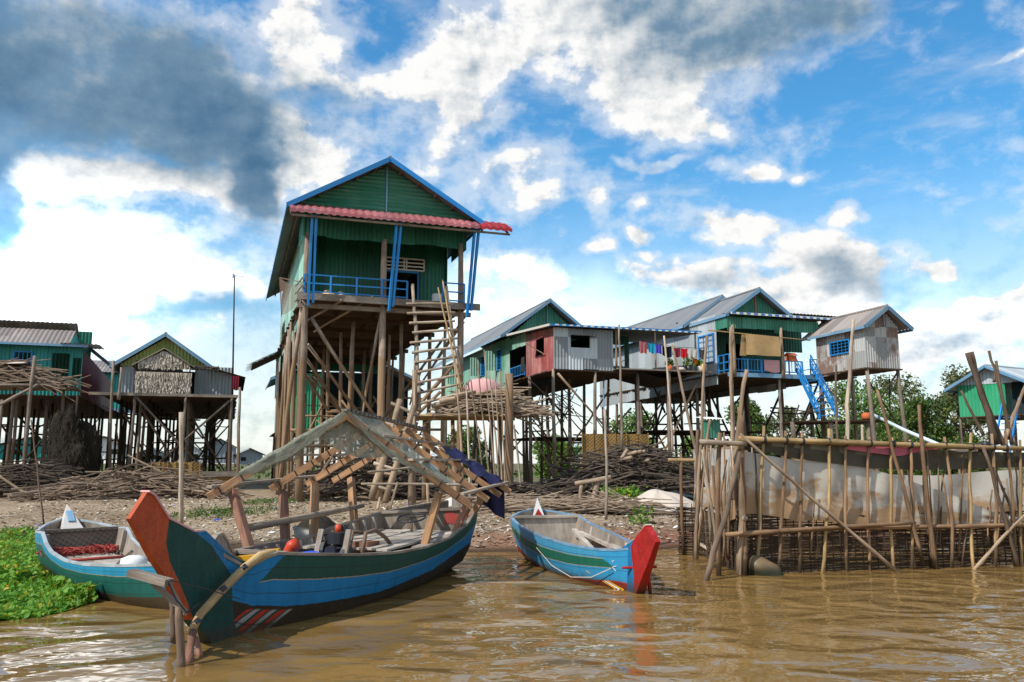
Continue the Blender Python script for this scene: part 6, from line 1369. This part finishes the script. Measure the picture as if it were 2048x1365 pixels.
# loose poles standing or leaning at the pen
def pole(pa, pb, r, mat, label, off=-.1, offb=None, bend=.012, r1=None, group='loose poles at the fish pen', fork=None):
    m = MB()
    if fork: m.stick(fp(*fork[1], off), fp(*fork[0], off), r*.55, r*.35, .02, 8, 5, R=R)
    r *= .72; m.stick(fp(*pb, off if offb is None else offb), fp(*pa, off), r, r1 or r*.7, bend, 8, 9, R=R); return single(m, 'wooden_pole', M[mat], label, 'pole', group, True)
pole((1414, 672), (1392, 1120), .05, 'pole', 'tall thin pole rising at the left edge of the fish pen to the laundry', 1.2, .9, .012)
pole((1344, 690), (1408, 975), .045, 'pole', 'slim pole leaning from the laundry down to the left corner of the pen', 1.6, 1.1)
pole((1462, 655), (1468, 985), .055, 'pole', 'long straight pole in front of the green valance porch', .5)
pole((1494, 740), (1464, 1000), .07, 'pole', 'thick bent pole at the corner of the pen below the hanging mat', -.12, .0, .03)
pole((1484, 820), (1478, 1150), .085, 'pole', 'thickest corner post of the pen, peeled brown', .0)
pole((1480, 905), (1410, 1165), .085, 'pole_dark', 'dark thick prop leaning from the water against the pen corner', -.15, -.5, .02)
pole((1405, 900), (1440, 1140), .05, 'pole_pale', 'pale pole leaning inside the left corner of the pen', .6)
pole((1395, 860), (1392, 1118), .06, 'pole_dark', 'dark upright post in the water left of the pen', 1.1)
pole((1707, 640), (1695, 900), .07, 'pole_pale', 'tall pale bent pole in front of the rusty hut window', 1.2, None, .02)
pole((1672, 730), (1676, 895), .04, 'pole_dark', 'dark slim post under the blue stairs behind the pen', 1.6)
pole((1754, 780), (1846, 1130), .055, 'pen_pole', 'slanting pole crossing the pen front from the hut stilt to the water', -.18, -.12, .012)
pole((1838, 810), (1872, 1140), .07, 'pen_pole', 'thick post with a cut top in the middle of the pen front', -.15, -.1, .006)
pole((1480, 868), (1795, 1145), .05, 'pole', 'long diagonal brace across the pen front to the water', -.2, -.25, .008)
pole((1724, 850), (1726, 895), .05, 'pole_pale', 'short whitish stump pole behind the top rail', .8)
pole((1935, 706), (1992, 890), .10, 'pole_dark', 'thickest forked dark trunk leaning before the far green hut', .4, .3, .02, fork=((1944, 704), (1966, 800)))
pole((1950, 735), (2010, 895), .08, 'pole_dark', 'dark trunk leaning right beside the thickest forked one', .5, .4, .02)
pole((1978, 702), (2014, 880), .055, 'pole_dark', 'thin dark branch with a jagged top before the hut stairs', .6, .5, .03, fork=((1990, 735), (1988, 765)))
pole((1992, 722), (2024, 890), .055, 'pole_dark', 'slim dark pole right of the jagged branch', .5, .4, .01)
pole((1922, 782), (1968, 872), .045, 'pole_dark', 'short dark stick slanting across the green hut wall', .7, .6)
pole((2052, 770), (2010, 880), .06, 'pole', 'brown pole leaning left at the picture edge by the far hut', .5, .4)
pole((1966, 895), (2036, 1140), .055, 'pole_dark', 'dark knotty pole hanging from the knot down to the water', -.2, -.15, .015)
pole((2060, 1020), (1948, 1140), .05, 'pole', 'brown crossing stick rising to the right at the pen end', -.22, -.25, .012)
pole((1975, 900), (2030, 1035), .04, 'pole_dark', 'dark stick slanting behind the right end of the white sheet', .3)
pole((1210, 820), (1212, 1040), .05, 'pole_pale', 'pale pole standing on the bank between brushwood and red prowed boat', 4.2, 4.0)
pole((1238, 650), (1244, 900), .055, 'pole_pale', 'long whitish pole standing before the grey sheet wall', 8., 8.)
pole((1328, 672), (1345, 905), .05, 'pole_pale', 'slim pale pole standing under the laundry', 7., 7.)
pole((1838, 1000), (1840, 1010), .03, 'pole', 'small stub on the pen', 0.) if False else None
m = MB(); m.tube([P(1208, 735, 39), P(1207, 800, 36), P(1210, 880, 33)], .03, 5); single(m, 'hose', M['blueroof'], 'thin blue hose dangling from the laundry platform', 'hose', None, True)
# rock in the water at the pen
c = PZ(1540, 1158, -.05)+Vector((0, .25, 0)); m = MB()
def rockf(s, t):
    a = s*6.2832; e = (t-.5)*math.pi; d = Vector((math.cos(a)*math.cos(e), math.sin(a)*math.cos(e), math.sin(e))); d = Vector([abs(x)**.75*(1 if x > 0 else -1) for x in d]); n = 1+.10*mnoise.noise(d*1.6)+.03*mnoise.noise(d*5)
    return c+Vector((d.x*.33*n, d.y*.26*n, d.z*(.26-.09*d.x)*n+.06-.07*d.x))
m.grid(rockf, 36, 20); single(m, 'rock', M['rock'], 'smooth brown rock in the water at the foot of the pen', 'rock', None, True)
# ================================================================== bank and foreground details
R = random.Random(99)
g0 = GP(1185, 985); heap('brushwood_pile', 'brush_dark', Vector((g0.x+.4, 30., gz(g0.x, 30.))), 5.6, 2.8, 2.6, 640, 'large dark brushwood heap on the bank behind the red prowed boat', 'brushwood', 11, (.018, .05), (1.0, 3.0), EX, .45, prof=lambda u: .72+.28*u)
g0 = GP(310, 990); heap('brushwood_pile', 'brush', Vector((g0.x+.3, 32.5, gz(g0.x, 32.5))), 6.4, 2.6, 1.6, 460, 'long tan brushwood heap below the thatch fronted house', 'brushwood', 12, (.018, .045), (1.2, 3.2), EX, .5, prof=lambda u: .6+.4*u)
heap('brushwood_pile', 'brush_dark', Vector((P(60, 985, 34).x, 34, .65)), 4.4, 2., 1.35, 300, 'low grey brushwood heap at the left under the firewood platform', 'brushwood', 13, (.02, .04), (1., 2.4), EX, .4)
heap('brushwood_pile', 'brush_dark', Vector((P(735, 960, 31).x, 31.5, .6)), 4.6, 2.6, 2.0, 320, 'scattered brushwood among the stilts of the tall house', 'brushwood', 14, (.018, .04), (1., 2.6), EX, .7)
heap('brushwood_pile', 'brush_dark', Vector((P(1060, 985, 27).x, 27.5, .55)), 3.0, 2.0, .7, 180, 'small dark brushwood heap at the foot of the thick platform post', 'brushwood', 15, (.018, .04), (1., 2.2), EX, .6)
c = GP(1352, 1078); heap('stick_bundle', 'brush_dark', Vector((c.x, c.y, .08)), 2.2, .9, .55, 170, 'black wet sticks stacked at the water edge beside the pen', 'sticks', 16, (.018, .032), (1., 1.8), Vector((1, .1, 0)), .08)
# low brushwood facing that holds the bank
for k, (px, py, L_, h, seed, lab) in enumerate([(1170, 1026, 4.6, .16, 21, 'flat strip of pale split bamboo lying along the bank'), (1000, 1018, 3.0, .12, 22, 'pale bamboo slats lying behind the stern of the large boat')]):
    c = GP(px, py); heap('bamboo_slats', 'brush_pale', Vector((c.x, c.y, gz(c.x, c.y)+.05)), L_, .9, h, 120, lab, 'bamboo slats', seed, (.012, .026), (1.4, 3.2), Vector((1, -.06, 0)), .07)
c = GP(1225, 1028); m = MB(); m.grid(lambda s, t: c+Vector((-1.0+2.2*s, -.1+.7*t, .10+.05*math.sin(s*7)+.04*math.sin(t*6))), 16, 8); single(m, 'bark_sheet', M['brush_dark'], 'dark curled bark sheet among the pale slats on the bank', 'bark', None, True)
# white sheet heap, dark net, logs
c = GP(1318, 1019); m = MB()
def tarp(s, t):
    a = s*6.2832; r = t; n = 1+.3*mnoise.noise(Vector((math.cos(a)*2, math.sin(a)*2, 3)))
    x = math.cos(a)*1.35*r*n; y = math.sin(a)*.9*r*n; h = .62*(1-r**1.6)*(1+.2*mnoise.noise(Vector((x*1.5, y*1.5, 1))))+.06*math.sin(a*9)*r
    p = c+Vector((x, y, 0)); return Vector((p.x, p.y, gz(p.x, p.y)+.03+max(0, h)))
m.grid(tarp, 60, 18, (6, 2)); m.grid(lambda s, t: c+Vector((-1.0-1.0*s, -.3-.3*s+.5*(1-s*.7)*(t-.5), .42-.36*s+.05*math.sin(t*9))), 12, 8); single(m, 'canvas_heap', M['canvas'], 'dirty white canvas crumpled on the bank left of the pen', 'canvas', None, True)
c = P(1338, 990, 27.5); c.z = gz(c.x, c.y); m = MB(); m.grid(lambda s, t: c+Vector((-1.6+3.2*s, .6*t, .45*math.sin(math.pi*s)*math.sin(math.pi*min(1, t+.25))+.05*mnoise.noise(Vector((s*8, t*6, 2))))), 24, 10); single(m, 'net_heap', M['net_room_shade'], 'dark blue green net heap behind the white canvas', 'net heap', None, True)
for k, (pa, pb, r, lab) in enumerate([((1150, 968), (1222, 955), .075, 'pale log lying topmost on the forked logs of the bank'), ((1195, 962), (1186, 1012), .09, 'short stout log standing on the bank under the pale log'), ((1162, 968), (1158, 1010), .07, 'thin upright log left of the stout one on the bank'), ((1200, 985), (1240, 1012), .08, 'pale log slanting down to the weeds on the bank'), ((1255, 900), (1240, 925), .08, 'pale cut log end on top of the dark brushwood heap')]):
    y = 25.2 if k < 4 else 29.4; m = MB(); m.stick(P(*pa, y), P(*pb, y-.1), r, r*.9, .04, 9, 5, R=R); single(m, 'log', M['brush_pale'], lab, 'log', 'logs on the bank', True)
for k in range(5):
    q = P(1245+9*k+R.uniform(-3, 3), 912+R.uniform(-8, 14), 29.0); m = MB(); m.stick(q, q+Vector((.2, -.5, .08)), .06, .06, .02, 8, 3, R=R); single(m, 'log', M['brush_pale'], 'cut log end poking from the dark brushwood heap beside the woven screen', 'log', 'cut log ends in the brushwood heap', True)
# woven screens
for k, (x0, x1, yt, yb, Y, lab) in enumerate([(1165, 1300, 868, 945, 33., 'tan woven bamboo screen standing between the stilts behind the brushwood'), (300, 392, 925, 990, 35.2, 'dull woven screen behind the tan brushwood heap')]):
    a = P(x0, yb, Y); b_ = P(x1, yt, Y); m = MB(); m.grid(lambda s, t: Vector((a.x+(b_.x-a.x)*s, Y+.5*s+.03*math.sin(s*20), a.z+(b_.z-a.z)*t)), 20, 4, (b_.x-a.x, b_.z-a.z)); m.grid(lambda s, t: Vector((a.x+(b_.x-a.x)*s, Y+.53+.5*s-.5, a.z+(b_.z-a.z)*t))+Vector((0, .5*s-.5*s, 0)), 2, 2) if False else None
    for s in range(7): q = Vector((a.x+(b_.x-a.x)*s/6, Y-.03+.5*s/6, a.z-.3)); m.bar(q, q+Z*(b_.z-a.z+.35), .04)
    single(m, 'woven_screen', M['screen'], lab, 'screen')
# leaning log ladder and rail poles between the boat and the tall house
for k, (pa, pb, Ya, Yb, r, lab) in enumerate([((800, 800), (742, 1000), 26.5, 25.5, .11, 'thick log leaning behind the boat canopy, left rail of a log ladder'), ((828, 812), (770, 1005), 26.5, 25.5, .11, 'thick log leaning behind the boat canopy, right rail of a log ladder'), ((790, 950), (740, 945), 25.8, 25.8, .05, 'short rung lashed between the two leaning logs'), ((722, 968), (1015, 972), 24.6, 25, .04, 'long thin rail pole lashed behind the boat stern'), ((735, 945), (830, 935), 24.8, 25, .04, 'short bent rail pole above the long thin one'), ((760, 995), (755, 1020), 24.5, 24.3, .04, 'upright picket under the thin rail pole, leftmost'), ((795, 965), (780, 1018), 24.6, 24.3, .04, 'slanting picket under the thin rail pole'), ((855, 968), (857, 1020), 24.6, 24.4, .05, 'straight picket under the thin rail pole'), ((826, 880), (822, 1020), 25.2, 25., .09, 'thick upright post behind the boat steering wheel'), ((906, 900), (912, 1015), 25.4, 25., .07, 'post behind the navy cloth')]):
    m = MB(); m.stick(P(*pb, Yb), P(*pa, Ya), r, r*.9, .012, 8, 6, R=R); single(m, 'wooden_pole', M['pole_pale' if k in (3, 4) else 'pole'], lab, 'pole', 'poles behind the boat canopy', True)
for k in range(5):
    s = .12+.2*k; a = P(742, 1000, 25.5).lerp(P(800, 800, 26.5), s); c = P(770, 1005, 25.5).lerp(P(828, 812, 26.5), s); m = MB(); m.stick(a-(c-a)*.5+Z*.05, c+(c-a)*.5, .055, .05, .03, 7, 4, R=R); single(m, 'rung_log', M['pole_pale'], 'rough log rung lashed across the two leaning logs', 'log', 'rungs of the log ladder', True)
for k, (pa, pb, Y, r, mat, lab) in enumerate([((362, 825), (362, 1055), 19.8, .065, 'pole_pale', 'weathered pole standing in the mud behind the orange prow'), ((62, 840), (88, 1055), 20.5, .022, 'pole_dark', 'thin dark stick standing in the mud by the left boat'), ((-5, 950), (72, 1000), 31.5, .06, 'pole', 'brown pole sloping to the ground at the left edge'), ((1420, 840), (1412, 900), 20, .04, 'pole', 'thin stick by the little green shed')]):
    m = MB(); m.stick(P(*pb, Y), P(*pa, Y), r, r*.75, .01, 8, 7, R=R); single(m, 'wooden_pole', M[mat], lab, 'pole', None, True)
# tub with nets on the mud, buckets
c = GP(624, 1052); c = Vector((P(624, 1058, 19.9).x, 20.4, gz(c.x, 20.4))); t = thing('tub', 'black tub full of dark nets on the mud beside the large boat', 'tub', c)
m = MB(); m.tube([c-Z*.05, c+Z*.0, c+Z*.42, c+Z*.45, c+Z*.36], [.42, .46, .56, .58, .5], 20); m.build('basin', M['black'], t, True)
m = MB()
def nt(s, u): a = s*6.2832; r = (1-u)**.5*.52; return c+Vector((math.cos(a)*r, math.sin(a)*r, .40+.34*u+.05*mnoise.noise(Vector((math.cos(a)*4, math.sin(a)*4, u*6)))))
m.grid(nt, 30, 8); m.build('net', M['net_black'], t, True)
c = P(705, 1040, 20.6); m = MB(); m.grid(lambda s, u: Vector((c.x-.8+1.6*s, 20.5+.7*u, gz(c.x, 20.5)+.02+.22*math.sin(math.pi*s)*math.sin(math.pi*u)+.04*mnoise.noise(Vector((s*7, u*6, 2))))), 16, 10); single(m, 'net_heap', M['net_black'], 'low dark net heap right of the black tub', 'net heap', None, True)
for k, (px, py, lab) in enumerate([(113, 975, 'white plastic pot on the mud left of the dark net heap'), (151, 978, 'pale plastic pot on the mud in front of the dark net heap')]):
    c = P(px, py+6, 33.6); c.z = gz(c.x, c.y); m = MB(); m.tube([c, c+Z*.03, c+Z*.3, c+Z*.42, c+Z*.46], [.14, .18, .17, .07, .08], 12); single(m, 'plastic_pot', M['white_plastic'], lab, 'pot', None, True)
m = MB(); c = P(905, 1000, 23.5); m.grid(lambda s, u: Vector((c.x-.65+1.3*s, 23.2+.5*u, gz(c.x, 23.4)+.03+.55*math.sin(math.pi*s)**.7*math.sin(math.pi*min(1, u*.8+.2))+.05*mnoise.noise(Vector((s*7, u*6, 2))))), 20, 10); single(m, 'plastic_sheet', M['cloth_white'], 'crumpled pale plastic sheet behind the navy cloth of the boat', 'sheet', None, True)
# weeds on the bank and water plants: ground cover
def weeds(pts, n, rad, hgt, mat, name, s0, s1, label=None):
    m = MB()
    for i in range(n):
        c = pts[R.randrange(len(pts))]; a = R.uniform(0, 6.28); r = rad*R.random()**.6; x = c.x+math.cos(a)*r*1.3; y = c.y+math.sin(a)*r; leaf(m, Vector((x, y, max(0.02, gz(x, y))+hgt*R.random()**1.3)), R.uniform(s0, s1), R)
    return tag(m.build(name, M[mat]), kind='stuff')
weeds([GP(1245, 1008), GP(1238, 1012), GP(1262, 1006)], 900, .5, .6, 'hyacinth', 'bank_weeds', .04, .1)
weeds([GP(1330, 968), GP(1370, 966), GP(1400, 970), GP(1350, 975)], 900, .7, .35, 'leaf_bright', 'bank_weeds', .04, .09)
weeds([GP(1285, 1048), GP(1293, 1056), GP(1010, 1075), GP(1398, 990)], 500, .3, .45, 'leaf_bright', 'bank_weeds', .04, .1)
weeds([GP(440, 1068), GP(490, 1066), GP(530, 1064), GP(560, 1068), GP(400, 1066)], 2600, .8, .12, 'leaf', 'bank_grass', .02, .05)
m = MB()                                                             # water hyacinth mat
EDGE = [(-30, 1078), (0, 1065), (60, 1058), (92, 1075), (110, 1110), (130, 1150), (175, 1195)]
LOW = [(-30, 1240), (0, 1235), (80, 1228), (130, 1215), (175, 1200)]
for i in range(7000):
    px = R.uniform(-40, 178)+R.gauss(0, 6); y0 = lerp_tab(EDGE, px); y1 = lerp_tab(LOW, px); py = y0+(y1-y0)*R.random()
    q = PZ(px, py, .05); n = mnoise.noise(Vector((q.x*1.1, q.y*1.1, 0))); h = .02+.13*R.random()*(1+1.5*n); near = (py-y0)/max(1, y1-y0)
    h *= 1-.75*max(0, near-.7)/.3; s = R.uniform(.018, .052)*(1.25 if near > .5 else .9)
    c = Vector((q.x, q.y, h)); nn = Vector((R.gauss(0, .8), R.gauss(-.3, .75), 1)).normalized(); x = nn.orthogonal().normalized(); y = nn.cross(x); a0 = R.uniform(0, 6)
    m.face([c+(x*math.cos(a0+a)*1.25+y*math.sin(a0+a))*s+nn*s*.25*math.cos(2*a) for a in (0, 1.05, 2.1, 3.14, 4.19, 5.24)])
    if mnoise.noise(Vector((q.x*2.3, q.y*2.3, 4))) < -.38+.45*max(0, near-.55): m.face([c, c+x*.001, c+y*.001]); continue
    if R.random() < .35: e = Vector((q.x+R.uniform(-.04, .04), q.y+R.uniform(-.04, .04), 0)); m.face([e-x*.008, e+x*.008, c])
for i in range(600):
    px = R.uniform(-40, 175); y0 = lerp_tab(EDGE, px); y1 = lerp_tab(LOW, px); q = PZ(px, y0+(y1-y0)*R.random(), .05); a = R.uniform(0, 6.28); l = R.uniform(.08, .26)
    e = Vector((q.x, q.y, .02)); t = e+Vector((math.cos(a)*l*.5, math.sin(a)*l*.5, l)); w = Vector((-math.sin(a), math.cos(a), 0))*R.uniform(.004, .011); m.face([e-w, e+w, e.lerp(t, .6)+w*.8+Z*.02, t, e.lerp(t, .6)-w*.8+Z*.02])
tag(m.build('water_plants', M['hyacinth']), kind='stuff')
for name, mt, n, k in (('plastic_scraps', 'white_plastic', 70, 4), ('plastic_scraps', 'blue_plastic', 30, 5), ('plastic_scraps', 'red_plastic', 22, 6)):
    R4 = random.Random(k); m = MB()                                      # trodden scraps of plastic on the mud
    for i in range(n):
        x = R4.uniform(-15, 7); y = (20.5 if x < -4 else 19.9)+R4.random()*10; z = gz(x, y)
        if z < .1: continue
        a = R4.uniform(0, 6.28); t = Vector((math.cos(a), math.sin(a), R4.uniform(-.2, .5)))*R4.uniform(.03, .12); q = Vector((-math.sin(a), math.cos(a), R4.uniform(0, .5)))*R4.uniform(.02, .07); c = Vector((x, y, z+.03)); m.face([c-t, c+q*.8, c+t, c-q])
    tag(m.build(name, M[mt]), kind='stuff')
# small vegetation strip that closes the far ground
m = MB()
for i in range(5200):
    x = R.uniform(-70, 75); y = R.uniform(70, 96); h = (.4+1.7*max(0, mnoise.noise(Vector((x*.12, 0, 7)))+.25))*R.random(); leaf(m, Vector((x, y, .6+h)), R.uniform(.12, .3), R)
tag(m.build('far_undergrowth', M['leaf']), kind='stuff')
